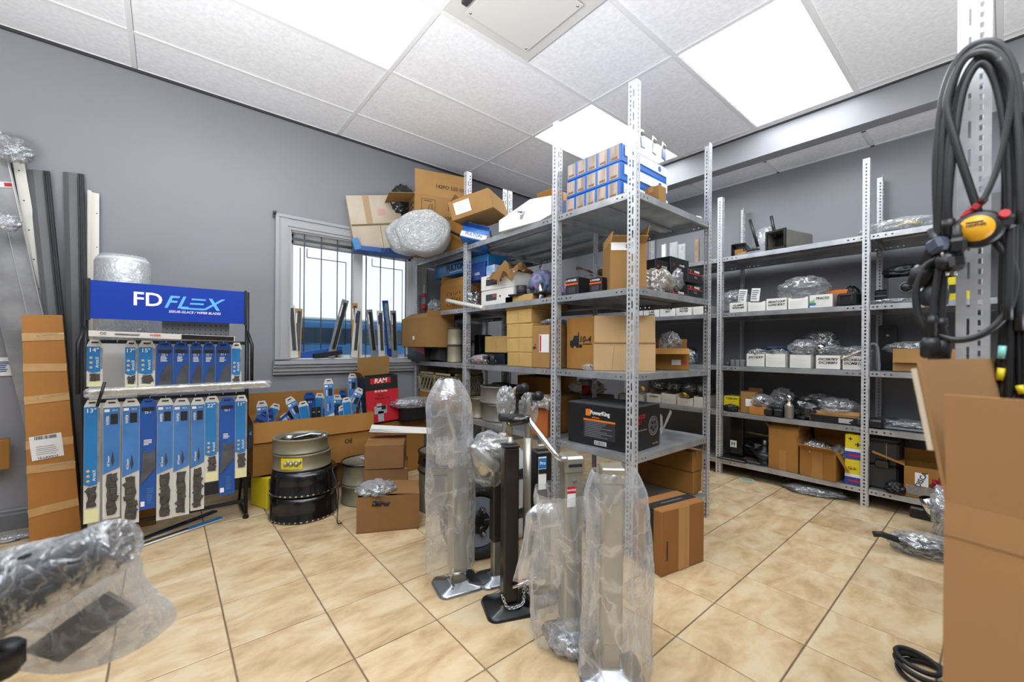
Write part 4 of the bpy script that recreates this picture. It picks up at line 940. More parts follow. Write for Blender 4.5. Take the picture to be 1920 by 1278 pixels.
def roll_bubble(label, p, R, L, rot, seed):
    t = thing('bubble_wrap_roll', label, 'bubble wrap', p, rot)
    b = bmesh.new(); n = 36; m = 10; rings = []
    for i in range(m+1):
        z = L*i/m; ring_ = []
        for k in range(n):
            a = 2*PI*k/n; r = R*(1+.10*noise.noise(Vector((math.cos(a)*2, math.sin(a)*2, z*8+seed)))+(.05 if i not in (0, m) else -.06))
            ring_.append(b.verts.new((r*math.cos(a), r*math.sin(a)*.82, z)))
        rings.append(ring_)
    for i in range(m):
        for k in range(n): f = b.faces.new((rings[i][k], rings[i][(k+1) % n], rings[i+1][(k+1) % n], rings[i+1][k])); f.smooth = True
    for ring_, z in ((rings[0], 0), (rings[-1], L)):
        for rr_ in (.75, .5, .25): 
            ins = [b.verts.new((v.co.x*rr_, v.co.y*rr_, z+(.012*math.sin(rr_*12+seed))*(1 if z else -1))) for v in rings[0 if z == 0 else -1]]
            for k in range(n): f = b.faces.new((ring_[k], ring_[(k+1) % n], ins[(k+1) % n], ins[k])); f.smooth = True
            ring_ = ins
        b.faces.new(ring_)
    obj('outer_wrap', b, BUBBLE, t)
    b = bmesh.new(); pts = [(R*(.1+.8*q/60)*math.cos(q*.33), R*.82*(.1+.8*q/60)*math.sin(q*.33), L+.012) for q in range(60)]
    tube(b, pts, .0018, 5); tube(b, [(x_, y_, -.012) for x_, y_, _ in pts], .004, 5); obj('spiral_edge', b, FILMM, t)
    obj('core', cyl(bmesh.new(), (0, 0, .01), (0, 0, L-.01), R*.6, 20), mat('core_grey', '#a7a8a8', .4, var=.3, scale=14), t); return t
roll_bubble('roll of bubble wrap on the top shelf, nearer the tan cartons', tuple(onD(800, 445, 3.25)), .185, .22, (PI/2, 0, rzc(800)-.15), 1)
roll_bubble('second roll of bubble wrap bulging behind the first towards the window', tuple(onD(768, 448, 3.33)), .165, .14, (PI/2, 0, rzc(760)-.1), 5)
t, _, _ = cx_('upright_brown_carton', 'narrow brown carton standing by the post on the top shelf', 846, 868, 388, xF+.02, Z1, .22, m=CARDD, tape=False)
tag(obj('black_strap', tube(bmesh.new(), [onX(838, 430, xF-.03), onX(862, 442, xF-.03), onX(880, 447, xF-.02)], .010, 6), BPLA), 'black plastic strap end clipped at the post on the top shelf', 'strap')

# ---------------------------------------------------------------- central shelving: second level (z 1.32)
fb, w, h = cx_('blue_lettered_box', 'blue box with big black lettering lying on the brown open carton, second level', 815, 915, 490, xF+.12, onX(820, 522, xF+.12).z, .20, m=mat('bright_blue_card', '#2878ba', .4, var=.1), tape=False)
fzz = fb.location.z
text('FULTON', .046, BLK, fb, (-.05, -.1025, h*.60), bold=.05, sx=1.15); lines(fb, -.14, .018, .2, .010, 1, PAPER, -.101); b = bmesh.new(); box(b, (-.03, -.1008, h*.6), (w*.8, .001, h*.5)); obj('light_band', b, SKYB, fb)
oc, w, h = cx_('open_brown_carton', 'open brown carton with dark writing under the blue lettered box', 826, 872, 536, xF+.05, Z2, .24, m=CARDD, flaps={'front': (-20, .07), 'left': (-10, .10)}, tape=False)
scrawl(oc, -w*.2, .02, w*.5, h*.7, 3, BLK, -.122, 3)
carton('brown_filler_carton', 'plain brown carton behind the grey bag on the second level', .26, .16, fzz-Z2-.002, (xF+.27, 2.46, Z2), -PI/2, CARDD)
t, _, _ = cx_('blue_pouch_box', 'dark blue box with white letters behind the post on the second level', 882, 909, 492, xF+.10, Z2+.215, .16, m=DBLUE, tape=False)
text('AGXL', .02, PAPER, t, (0, -.082, .05), bold=.02)
GR = mat('tube_red', '#a3202c', .4)
for i, (u, lb) in enumerate(((772, 'red and grey caulking tube at the window end of the second level'), (784, 'second caulking tube with a red cap, in the middle of three'), (795, 'third caulking tube with a red cap, nearest the bags'))):
    p = onX(u, 570, xF+.05); t = thing('caulking_tube', lb, 'tube', (xF+.05, p.y, Z2), 0, 'caulking tubes')
    obj('body', cyl(bmesh.new(), (0, 0, 0), (0, 0, .165), .021, 14), (STEEL, DGREY, GREYP)[i], t); obj('red_cap', lathe(bmesh.new(), [(.0225, .150), (.0225, .178), (.014, .182), (.004, .186)], 14), GR, t); obj('red_band', lathe(bmesh.new(), [(.0218, .03), (.0218, .085)], 14), GR, t)
    if i: obj('nozzle', tube(bmesh.new(), [(0, 0, .185), (0, 0, .26)], [.006, .003], 8), PVC, t)
bag('small_parts_bag', 'clear bag of small parts beside the caulking tubes', (xF+.06, onX(805, 570, xF).y, Z2), (.12, .14, .12), 33, FILMM, amp=.5)
tag(obj('pvc_pipe', tube(bmesh.new(), curve_pts([onX(838, 563, xF-.01), onX(870, 570, xF-.01), onX(907, 577, xF-.01)], 5), .0155, 12), PVC), 'short off white plastic pipe lying on the shelf edge, second level', 'pipe')
bag('grey_bag', 'grey shiny bag against the post on the second level', (xF+.08, onX(887, 560, xF+.08).y, Z2), (.14, .12, .15), 34, FILMD, amp=.5)
t, w1, h1 = cx_('white_parts_carton', 'white carton with red and black label, lower of two on the second level', 902, 962, 546, xF+.03, Z2, .28, m=WHT, tape=False); h1 = .105
t.scale = (1, 1, 1)
for nm, z in ((0, Z2), (1, Z2+.107)):
    if nm: t = carton('white_parts_carton', 'white carton with red and black label, upper of two on the second level', w1, .28, h1, (xF+.17, t.location.y, z), -PI/2+.03, WHT, tape=False)
    else:
        for ch in list(t.children): bpy.data.objects.remove(ch)
        l_ = t.location.copy(); bpy.data.objects.remove(t)
        t = carton('white_parts_carton', 'white carton with red and black label, lower of two on the second level', w1, .28, h1, (xF+.17, l_.y, z), -PI/2, WHT, tape=False)
    slab(t, 'dark_label', -w1*.16, .055, w1*.34, .045, DGREY, -.141, .001); slab(t, 'red_label', -w1*.05, .063, w1*.14, .02, mat('label_red', '#9c5148', .5), -.1425, .001); text('00', .014, BLK, t, (w1*.12, -.141, .055), bold=.02)
t = carton('pale_blue_box', 'small pale blue and white box on the white cartons, second level', .10, .14, .09, (xF+.16, onX(921, 500, xF+.1).y, Z2+.215), -PI/2, mat('pale_blue_print', '#7b9fcb', .5, col2='#c8d2de', scale=14), tape=False)
def crumple_sheet(name, label, loc, sx, sy, seed, m, rot=(0, 0, 0), amp=.05, cat='paper', droop=0.0):
    b = bmesh.new(); n = 18; g = []
    for i in range(n+1):
        for j in range(n+1):
            x = (i/n-.5)*sx; y = (j/n-.5)*sy; z = amp*(abs(noise.noise(Vector((x*9, y*9, seed))))*2+.4*noise.noise(Vector((x*30, y*30, seed)))) - droop*max(0, (.3-j/n))
            g.append(b.verts.new((x*(1+.15*noise.noise(Vector((y*12, seed, 0)))), y, max(z, -droop))))
    for i in range(n):
        for j in range(n): b.faces.new((g[i*(n+1)+j], g[(i+1)*(n+1)+j], g[(i+1)*(n+1)+j+1], g[i*(n+1)+j+1]))
    bmesh.ops.solidify(b, geom=b.faces[:], thickness=.001); return tag(obj(name, b, m, None, loc, rot), label, cat)
crumple_sheet('kraft_paper', 'crumpled brown kraft paper spilling over the white cartons', (xF+.10, onX(957, 515, xF+.08).y, Z2+.218), .26, .24, 3, KRAFT, (0, .1, -PI/2), .07, droop=.25)
t = thing('black_bracket', 'black plastic flange part sitting on the shelf edge, second level', 'bracket', (xF+.07, onX(978, 560, xF+.07).y, Z2+.01), .3)
obj('mounting_flange', nbox((0, 0, .035), (.11, .15, .012), bev=.004), BPLA, t); obj('cup', cyl(bmesh.new(), (0, 0, .04), (0, 0, .10), .035, 14), DGREY, t); obj('stem', cyl(bmesh.new(), (0, .02, -.008), (0, .02, .035), .010, 8), STEEL, t)
t = thing('black_bracket', 'second black flange part half hidden by the middle post, second level', 'bracket', (xF+.09, onX(1012, 560, xF+.08).y, Z2+.01), -.3)
obj('mounting_flange', nbox((0, 0, .03), (.11, .14, .012), bev=.004), BPLA, t); obj('chrome_fitting', cyl(bmesh.new(), (0, 0, -.008), (0, 0, .10), .018, 10), CHROME, t)
bag('mauve_pack', 'mauve and blue printed plastic packs beside the middle post', (xF+.22, onX(1015, 525, xF+.2).y, Z2+.05), (.2, .16, .18), 35, PINK, amp=.35)
bag('mauve_pack', 'mauve and turquoise printed pack in the end bay right of the middle post', (xF+.24, onX(1072, 520, xF+.2).y, Z2), (.2, .16, .14), 36, PINK, amp=.4)
bag('grey_foam_block', 'rounded grey foam pack at the back of the end bay', (xF+.42, onX(1105, 510, xF+.4).y, Z2), (.2, .2, .19), 37, FOAM, amp=.12, cat='foam')
crumple_sheet('cream_paper', 'cream paper scrap lying over the grey foam pack', (xF+.42, onX(1108, 500, xF+.4).y+.02, Z2+.20), .20, .10, 5, mat('cream', '#cdb48c', .7), (0, .3, -1), .03)
BXO = mat('orange_stripe', '#d8591f', .45)
def small_black(u0, u1, v, label, X_, z, D_=.12, side=0, rot=None, red=False, h=None):
    yc, w, hh_ = spanX(u0, u1, v, X_, z); h = h or hh_
    t = carton('black_parts_box', label, w, D_, h, (X_+D_/2, yc, z), rot if rot is not None else -PI/2, BCARD, tape=False, group='small black parts boxes')
    slab(t, 'stripe', 0, h*.62, w*.96, h*.10, RED if red else BXO, -D_/2-.001, .001); text('POWER', h*.13, PAPER, t, (w*.06, -D_/2-.001, h*.82), bold=.02)
    obj('logo_dot', cyl(bmesh.new(), (-w*.36, -D_/2, h*.82), (-w*.36, -D_/2-.0015, h*.82), h*.07, 10), RED if red else ORANGE, t)
    slab(t, 'picture_patch', 0, h*.28, w*.6, h*.36, DGREY, -D_/2-.001, .001); return t
small_black(1060, 1084, 520, 'small black box with orange stripe, next to the middle post', xF+.03, Z2, .14)
small_black(1105, 1128, 520, 'small black box with orange stripe beside the upright tan carton', xF+.03, Z2, .14)
# upright tan carton with label in the end bay
a = onZ(1137, 541, Z2); 
uc = carton('upright_tan_carton', 'upright tan carton with white label and open flaps at the corner post', .185, .20, .245, (1.895, 1.315, Z2), -.72, CARD, {'front': (60, .05), 'right': (10, .09), 'back': (0, .05), 'left': (-10, .06)}, tape=False)
slab(uc, 'white_tape', -.03, .228, .12, .045, PAPER, -.1015, .001); slab(uc, 'barcode', .0, .226, .03, .02, GREYP, -.1028, .001)
obj('paper_label', nbox((.0940, -.02, .145), (.002, .12, .06)), PAPER, uc); text('2/CODE', .018, BLK, uc, (.0955, -.02, .15), (PI/2, 0, PI/2)); text('CEMENT', .020, LCP, uc, (.0935, -.01, .095), (PI/2, 0, PI/2), bold=.02); text('1', .018, LCP, uc, (.0935, 0, .06), (PI/2, 0, PI/2))
# black boxes with red stripes at right end: faces look towards -Y
def yface_box(u0, u1, vt, vb, Y_, label, z=None, D_=.12, red=True, rot=0.0):
    a = onY(u0, vb, Y_); c = onY(u1, vt, Y_); w = c.x-a.x; z = a.z if z is None else z; h = onY((u0+u1)/2, vt, Y_).z-z
    t = carton('black_parts_box', label, w, D_, h, ((a.x+c.x)/2, Y_+D_/2, z), rot, BCARD, tape=False, group='small black parts boxes')
    slab(t, 'stripe', 0, h*.66, w*.94, min(.012, h*.08), RED, -D_/2-.001, .001); text('POWER', .013, PAPER, t, (w*.1, -D_/2-.001, h*.83), bold=.02); obj('logo_dot', cyl(bmesh.new(), (-w*.33, -D_/2, h*.83), (-w*.33, -D_/2-.0015, h*.83), .009, 10), RED, t)
    text('HUB', .014, GREYP, t, (0, -D_/2-.001, h*.42), bold=.02); return t
yface_box(1229, 1256, 488, 530, yD+.20, 'tall black box with red stripe, leftmost of the black boxes in the end bay', Z2+.0)
yface_box(1257, 1292, 484, 530, yD+.19, 'tallest black box with red stripe, in the middle of the end bay', Z2+.0)
yface_box(1290, 1317, 536, 560, yD+.02, 'low black box with red stripe at the right end of the shelf', Z2+.0, D_=.14)
yface_box(1290, 1317, 506, 535, yD+.02, 'black box with red stripe stacked on the low one at the right end', Z2+.085, D_=.14)
t = yface_box(1256, 1290, 548, 565, yD+.02, 'flat black box with a ring picture under the clear pouch', Z2, D_=.13)
bag('gold_film_bag', 'crumpled clear film bag with cream contents beside the upright carton', (onY(1238, 540, yD+.08).x, yD+.10, Z2), (.24, .14, .15), 38, film('cream_film', '#e2d6c0', base=.5, edge=.9, milk=.6, bscale=18), amp=.55)
bag('clear_pouch', 'clear pouch with a metal ring on the flat black box', (onY(1274, 530, yD+.05).x, yD+.07, Z2+.05), (.13, .05, .13), 39, FILMM, amp=.3, rot=(0, .5, 0))

# ---------------------------------------------------------------- central shelving: third level (z .89)
for i in range(5):
    yc, w, _ = spanX(950, 997, 600, xF+.03, Z3); h = .0935
    t = carton('tan_small_carton', ('tan carton at the bottom', 'second tan carton from the bottom', 'middle tan carton', 'second tan carton from the top', 'long tan carton on top')[i]+' of the five high stack on the third level', w+.004*(i % 2) if i < 4 else w+.02, .24 if i < 4 else .34, h-.001, (xF+.03+(.12 if i < 4 else .17), yc+.004*(i-2), Z3+i*h), -PI/2+.02*(i % 3-1), mat('manila_carton', '#c2a05f', .8, var=.1, rand=.06), tape=False, group='stack of five tan cartons')
    slab(t, 'clear_tape', 0, h*.5, .004, h*.8, CTAPE, -.1215 if i < 4 else -.1715, .001)
t, w, h = cx_('single_tan_carton', 'single flat tan carton left of the tan stack, third level', 909, 951, 630, xF+.14, Z3+.085, .20, m=MATS['manila_carton'], tape=False); h = .08
obj('clear_tape', nbox((0, -.1015, .05), (.02, .001, .09)), CTAPE, t)
t = carton('dark_base_box', 'dark blue and black box carrying the single tan carton', .24, .2, .084, (xF+.25, t.location.y+.03, Z3), -PI/2, mat('very_dark_blue', '#171c2a', .4), tape=False)
t = thing('bagged_coupler', 'clear bag with red print holding a part with a black coupler, third level', 'plastic bag', (xF+.05, onX(905, 685, xF+.05).y, Z3)); t.rotation_euler = (0, 0, -PI/2)
obj('film_bag', blob(.26, .12, .075, seed=41, amp=.4), FILMM, t); obj('red_print', blob(.10, .06, .05, seed=42, amp=.2), mat('pink_red', '#b46a72', .5), t, (0, -.02, .01)); 
obj('coupler_arm', tube(bmesh.new(), [(.03, -.02, .04), (.10, -.02, .045)], .022, 10), BPLA, t); obj('coupler_ring', lathe(bmesh.new(), [(.016, -.012), (.034, -.012), (.034, .012), (.016, .012)], 20, closed=True), BPLA, t, (.13, -.03, .04), (PI/2, 0, 0)); obj('coupler_boss', cyl(bmesh.new(), (.155, -.02, .0), (.155, -.02, .07), .012, 10), BPLA, t)
t, w, h = cx_('labelled_tan_carton', 'tan carton with white and red shipping label left of the middle post', 998, 1031, 610, xF+.02, Z3, .28, m=CARD)
slab(t, 'shipping_label', .03, h*.58, w*.55, h*.42, PAPER, -.1415, .001); slab(t, 'red_bar', -.0, h*.58, .012, h*.38, RED, -.143, .001); text('9-', .03, BLK, t, (-w*.33, -.1415, h*.5), (PI/2, -PI/2, 0), bold=.02)
bag('film_tuft', 'clear film tuft on top of the labelled tan carton', (xF+.14, t.location.y, Z3+h), (.16, .14, .05), 43, FILMM, amp=.6)
# window end of third level
t, w, h = cx_('flapped_brown_carton', 'brown carton with an open top flap at the window end, third level', 754, 800, 597, xF-.12, Z3+.12, .26, m=CARD, flaps={'front': (-60, .1), 'right': (15, .06)}, tape=False); t.location.z = Z3+.121
slab(t, 'paper_tag', 0, .08, .035, .03, PAPER, -.1315, .001)
t, w, h = cx_('red_and_black_box', 'red and black box under the flapped brown carton, third level', 765, 796, 648, xF-.05, Z3, .24, m=BCARD, tape=False)
b = bmesh.new(); poly(b, [(-w/2, -.122, h), (w/2, -.122, h), (w/2, -.122, h*.45), (-w*.2, -.122, h*.8)], .001, (0, -1, 0)); obj('red_panel', b, RED, t)
t = thing('black_tray', 'black plastic tray tipped forward on the third level', 'tray', (xF+.06, onX(818, 680, xF+.04).y, Z3+.002), (math.radians(-12), 0, -PI/2))
b = bmesh.new(); w = .155
for c_, s_ in (((0, -.06, .10), (w, .005, .19)), ((0, .06, .12), (w, .005, .22)), ((-w/2, 0, .11), (.005, .12, .21)), ((w/2, 0, .11), (.005, .12, .21)), ((0, 0, .008), (w, .12, .005))): box(b, c_, s_, bev=.001)
obj('tray_shell', b, DGREY, t); bmw = blob(.13, .09, .06, seed=44, amp=.4); obj('hardware_inside', bmw, BPLA, t, (0, 0, .17))
for i, z in enumerate((Z3, Z3+.142)):
    t = thing('beige_canister', ('beige metal canister, lower of two by the post', 'beige metal canister, upper of two by the post')[i], 'canister', (xF+.10, onX(849, 640, xF+.08).y, z), 0, 'beige canisters'); lathe(b := bmesh.new(), [(.05, 0), (.062, .003), (.062, .008), (.060, .012), (.060, .128), (.063, .132), (.063, .138), (.05, .140)], 24); obj('can_body', b, mat('beige_can', '#a69c86', .45, .2, var=.1), t); obj('lid_band', lathe(bmesh.new(), [(.0635, .130), (.0635, .1385)], 24), DGREY, t)
t = thing('dark_motor_part', 'dark mechanical part at the back of the third level', 'motor part', (xF+.30, onX(890, 640, xF+.3).y, Z3)); obj('housing', lathe(bmesh.new(), [(.08, 0), (.085, .02), (.07, .10), (.05, .16), (.04, .18)], 20), BPLA, t); obj('red_button', cyl(bmesh.new(), (-.06, 0, .14), (-.08, 0, .15), .014, 10), RED, t); obj('cover', nbox((.02, -.1, .12), (.14, .08, .22), bev=.01), BGLS, t)
# end bay third level
ten = carton('truck_logo_carton', 'tan carton with a black truck emblem and lettering, third level', .20, .24, .30, (xF+.21, 1.558, Z3), -PI/2, CARDD, {'back': (0, .02)}, tape=False)
text('10-4', .034, BLK, ten, (.036, -.122, .172), bold=.03, shear=.15); lines(ten, .02, .142, .07, .010, 1, BLK, -.1215)
b = bmesh.new(); poly(b, [(-.075, -.1205, .135), (-.075, -.1205, .165), (-.055, -.1205, .168), (-.045, -.1205, .195), (-.015, -.1205, .195), (-.015, -.1205, .215), (-.008, -.1205, .215), (-.008, -.1205, .135)], .001, (0, -1, 0))
for x in (-.058, -.018, .005): cyl(b, (x, -.1205, .135), (x, -.1222, .135), .011, 12)
obj('truck_emblem', b, BLK, ten)
d_ = 1.98; rz = rzc(1172)
cl_ = onX(1113, 700, 1.80); cr_ = onY(1229, 702, 1.20); rz = math.atan2(cr_.y-cl_.y, cr_.x-cl_.x); cwid = math.hypot(cr_.y-cl_.y, cr_.x-cl_.x); cm = (cl_+cr_)/2
big = carton('creased_tan_carton', 'large creased tan carton with tall open flap behind the corner post', cwid, .15, .155, (cm.x-math.sin(rz)*.077, cm.y+math.cos(rz)*.077, Z3), rz, mat('creased_card', '#c3a274', .8, var=.1, bump=.5, bscale=9), {'front': (-2, .148), 'right': (-3, .13)}, tape=False)
obj('white_tape_strip', nbox((cwid/2+.001, -.050, .075), (.003, .03, .13)), FILMM, big); obj('crease', nbox((-.06, -.0755, .07), (.003, .001, .13), (0, .1, 0)), mat('crease_brown', '#a0825a', .8), big); obj('rim_fold', nbox((0, -.077, .155), (cwid, .006, .006)), mat('crease_brown'), big)
ro = carton('drooping_flap_carton', 'brown carton with its front flap hanging down at the right end, third level', .20, .20, .125, (2.36, 1.30, Z3), rzc(1290)+.06, CARDD, {'front': (108, .10), 'left': (-5, .05), 'back': (-10, .06)}, tape=False)
slab(ro, 'qr_free_label', .03, .045, .05, .03, PAPER, -.1015, .001); obj('red_seal', cyl(bmesh.new(), (.075, -.1015, .045), (.075, -.103, .045), .012, 14), RED, ro)
bag('film_over_carton', 'clear film bag sticking out of the drooping flap carton', (2.37, 1.31, Z3+.10), (.13, .12, .13), 45, FILM, amp=.5)
bag('small_film', 'small clear film scrap in front of the creased carton', (1.80, 1.47, Z3), (.08, .06, .04), 46, FILM, amp=.6)
for i in range(3): tag(obj('flat_dark_case', nbox((2.28, 1.95+.0*i, Z3+.165+.03*i), (.24, .34, .026), bev=.004), (DGREY, GREYP, BPLA)[i]), ('lowest', 'middle', 'topmost')[i]+' of three flat dark cases deep in the rear row', 'case')
carton('rear_white_carton', 'white and tan carton under the flat dark cases in the rear row', .34, .24, .15, (2.28, 1.95, Z3), -PI/2, WHT)

# ---------------------------------------------------------------- central shelving: fourth level (z .487)
def brake(label, p, R, h, m=None, hub=False):
    t = thing('brake_drum', label, 'brake drum', p); ring(t, 'ring_body', 0, h, R, m or mat('drum_grey', '#7c786f', .5, .3, var=.15)); 
    obj('back_plate', lathe(bmesh.new(), [(.0, .02), (R-.01, .02), (R-.01, .028), (0, .028)], 28), DGREY, t)
    if hub: obj('hub', lathe(bmesh.new(), [(.0, h+.018), (.06, h+.018), (.066, h), (.066, h*.4)], 22), RUBBER, t)
    return t
p = onX(917, 790, xF+.19)
brake('grey brake drum on the fourth level, lower of the stacked pair', (xF+.17, 2.365, Z4), .142, .125); brake('grey brake drum with black hub, upper of the stacked pair', (xF+.165, 2.38, Z4+.126), .146, .125, hub=True)
t = thing('brake_assembly', 'brake backing assembly with yellow label leaning by the grey drums', 'brake drum', (xF+.09, 2.56, Z4), (0, 0, 0)); ring(t, 'ring_body', 0, .15, .075, DRUM); obj('yellow_label', nbox((-.078, -.01, .07), (.004, .04, .07)), YEL, t)
for i, (u0, u1, v, X_, z, D_, lb, m_) in enumerate(((970, 1032, 705, xM+.05, Z4, .3, 'large brown carton deep in the rear row, fourth level', CARDD), (1005, 1034, 742, xF+.06, Z4, .26, 'brown carton with white paper left of the middle post', CARDD),
        (880, 935, 735, xM+.04, Z4, .25, 'dark cabinet part behind the brake drums', BPLA))):
    t, w, h = cx_('rear_carton', lb, u0, u1, v, X_, z, D_, m=m_, tape=False)
    if i == 1: slab(t, 'paper_print', 0, h*.72, w*.7, h*.2, PAPER, -.131, .001); text('2MT', .02, BLK, t, (0, -.133, h*.72))
t = carton('orange_film_box', 'orange carton wrapped in film beside the crank handles', .13, .16, .16, (xF+.06, 1.80, Z4), -PI/2+.2, mat('orange_card', '#a9602c', .4, var=.2), {'front': (60, .04)}, tape=False)
bag('white_papers_bag', 'white papers in film on top of the orange carton', (xF+.07, 1.80, Z4+.15), (.16, .16, .09), 47, FILMM, amp=.5)
# hub box: black with orange logo
c0_ = onZ(1183, 872, Z4); 
hub = corner_carton('black_hub_box', 'large black box with orange logo and specification panel, fourth level', (1.792, 1.192, Z4), .40, .30, .225, -PI/2+.06, m=mat('hub_box_black', '#17171a', .4, var=.1), tape=False)
# faces: -y face (towards the left of the picture) and +x face
obj('top_sheet', nbox((0, 0, .2265), (.395, .295, .002)), mat('hub_box_top', '#57585c', .5), hub)
obj('logo_mark', nbox((-.06, -.1515, .18), (.03, .002, .036), bev=.003), ORANGE, hub); text('PowerKing', .022, PAPER, hub, (.015, -.1515, .180), bold=.04, sx=.9)
text('SPECIAL', .010, ORANGE, hub, (-.01, -.1515, .154), bold=.02); slab(hub, 'spec_panel', .01, .09, .20, .095, mat('spec_dark', '#303034', .5), -.1512, .001); slab(hub, 'orange_band', .01, .140, .20, .010, ORANGE, -.152, .001)
lines(hub, -.08, .048, .18, .085, 9, GREYP, -.1525, seed=9, fill=.45); slab(hub, 'barcode', .02, .022, .075, .022, PAPER, -.152, .001); lines(hub, -.012, .013, .065, .018, 14, BLK, -.153, 'barcode_bars', 2, .5, True)
text('10x2.25', .022, RED, hub, (.2015, -.06, .175), (PI/2, 0, PI/2), bold=.03); text('BOLT', .018, RED, hub, (.2015, -.08, .145), (PI/2, 0, PI/2), bold=.03); obj('fine_print', nbox((.201, -.05, .105), (.001, .11, .006)), GREYP, hub)
b = bmesh.new(); lathe(b, [(.047, 0), (.052, 0), (.052, .002), (.047, .002)], 28, closed=True); lathe(b, [(0, .001), (.044, .001)], 24)
o = obj('wheel_emblem', b, mat('emblem_grey', '#6f7074', .5), hub, (.2005, .075, .115), (0, PI/2, 0))
b = bmesh.new()
for k in range(5): a = 2*PI*k/5; cyl(b, (.022*math.cos(a), .022*math.sin(a), .001), (.022*math.cos(a), .022*math.sin(a), .003), .009, 8)
obj('emblem_holes', b, BLK, hub, (.2005, .075, .115), (0, PI/2, 0)); text('PowerKing', .010, ORANGE, hub, (.2015, .10, .02), (PI/2, 0, PI/2))

BINN = [0]
def bin_box(label, u0, u1, vt, Xf, z, D_=.28, marks=1, seed=0, group='white cardboard parts bins', back=False, m=None, txt=None, cont=None, scoop=True, yrot=None, rot=-PI/2, at=None, wh=None):
    if at is None: yc, w, h = spanX(u0, u1, vt, Xf, z); loc = (Xf+D_/2, yc, z)
    else: w, h = wh; loc = at
    t = thing('parts_bin', label, 'parts bin', loc, rot, group)
    m = m or WHT; b = bmesh.new(); y = -D_/2; th = .003
    if scoop: pts = [(-w/2, y, 0), (w/2, y, 0), (w/2, y, h), (w*.40, y, h), (w*.30, y, h*.9), (-w*.30, y, h*.9), (-w*.40, y, h), (-w/2, y, h)]
    else: pts = [(-w/2, y, 0), (w/2, y, 0), (w/2, y, h), (-w/2, y, h)]
    poly(b, pts, th, (0, 1, 0)); obj('front_panel', b, m, t)
    b = bmesh.new()
    for s in (-1, 1): poly(b, [(s*(w/2-.0005), y+th, 0), (s*(w/2-.0005), D_/2, 0), (s*(w/2-.0005), D_/2, h*1.15), (s*(w/2-.0005), 0, h*1.15), (s*(w/2-.0005), y+th, h)], th, (-s, 0, 0))
    box(b, (0, 0, .002), (w, D_, .003)); box(b, (0, D_/2, h*.57), (w, th, h*1.14)); obj('bin_shell', b, m, t)
    lines(t, -w*.42, h*.12, w*.84, h*.62, 5, mat('pale_print', '#a8abb0', .7), y-.0005, 'printed_lines', seed, .08)
    if txt:
        n = len(txt)
        for i, s in enumerate(txt): text(s, min(.020, h*.17), BLK, t, (0, y-.0015, h*(.72-.25*i)), name='handwriting', bold=.03, shear=.25, sx=min(1.2, w/(len(s)*.0145+.001)*.9))
    if cont:
        k, mm = cont; bag(k[0], k[1], (loc[0]-.02, loc[1], z+h*.35), (D_*.8, w*.85, h*.9), 60+seed, mm, amp=.5)
    return t
# bins of the end bay, fourth level
bin_box('white parts bin with a clear bag inside, beside the black hub box', 1240, 1270, 789, 2.10, Z4, .16, seed=1, at=(2.205, 1.365, Z4), wh=(.105, .125), rot=rzc(1250)+.12)
bag('grey_bag_in_bin', 'grey film bag bulging from the white bin beside the hub box', (2.215, 1.375, Z4+.09), (.12, .12, .075), 51, FILMM, amp=.35)
t = thing('white_folder', 'folded white sheet standing beside the white bin, fourth level', 'paper', (2.36, 1.36, Z4), (0, 0, .4)); poly(b := bmesh.new(), [(0, 0, 0), (.12, 0, 0), (.07, 0, .10), (-.02, 0, .13)], .002); obj('sheet', b, PAPER, t); poly(b := bmesh.new(), [(0, 0, .001), (.12, 0, .001), (.14, -.05, .12), (.05, -.05, .15)], .002); obj('folded_leaf', b, WHT, t)
# rear row contents seen through the end bay
t = thing('tray_of_parts', 'grey sagging tray of mixed parts and papers in the rear row', 'tray', (2.33, 1.92, Z4+.18), (0, 0, -PI/2)); obj('tray_shell', nbox((0, 0, .012), (.34, .2, .024), bev=.006), FOAM, t); obj('mixed_papers', blob(.28, .16, .11, seed=52, amp=.5), WHT, t, (0, 0, .02)); obj('red_tin', cyl(bmesh.new(), (.06, -.08, .03), (.06, -.08, .09), .03, 12), RED, t)
carton('rear_printed_carton', 'brown carton with scribbled white label in the rear row', .34, .22, .178, (2.33, 1.92, Z4), -PI/2, CARDD, tape=False)
# ---------------------------------------------------------------- central shelving: bottom level
P5 = onZ(1300, 928, Z5); Q5 = onZ(1214, 905, Z5); a5 = math.atan2(P5.y-Q5.y, P5.x-Q5.x)
corner_carton('long_brown_carton', 'long brown carton with black print, lower of two on the bottom shelf', P5, .50, .12, .135, a5, m=CARDD, tape=False)
corner_carton('long_brown_carton', 'long brown carton with torn end, upper of two on the bottom shelf', P5+Vector((-.01, .0, .137)), .46, .12, .125, a5-.07, m=CARDD)
# ---------------------------------------------------------------- floor carton in front of the end bay
fl, fm, fr = onZ(1205, 1060, 0), onZ(1240, 1083, 0), onZ(1320, 1052, 0); x = fr-fm; an = math.atan2(x.y, x.x); w = x.length; zt_ = 1.013-((fm.x*fw[0]+fm.y*fw[1]))*(957-CY)/F; dq = (onZ(1237, 957, zt_)-onZ(1201, 933, zt_)).length
n_ = Vector((-math.sin(an), math.cos(an), 0)); mid = (fm+fr)/2
fc = carton('taped_carton', 'brown carton with black tape standing on the floor by the corner post', w, dq, zt_, tuple(mid+n_*dq/2), an, mat('floor_carton', '#8e5e2a', .75, var=.08, rand=.02), tape=False)
slab(fc, 'centre_seam', w*.05, zt_/2, .0025, zt_*.99, mat('crease_brown'), -dq/2-.002, .001); obj('black_tape', nbox((0, -.01, zt_+.001), (w+.002, .05, .0015)), BLK, fc); obj('black_tape_side', nbox((-w/2-.001, -.01, zt_/2), (.0015, .05, zt_*.98)), BLK, fc)
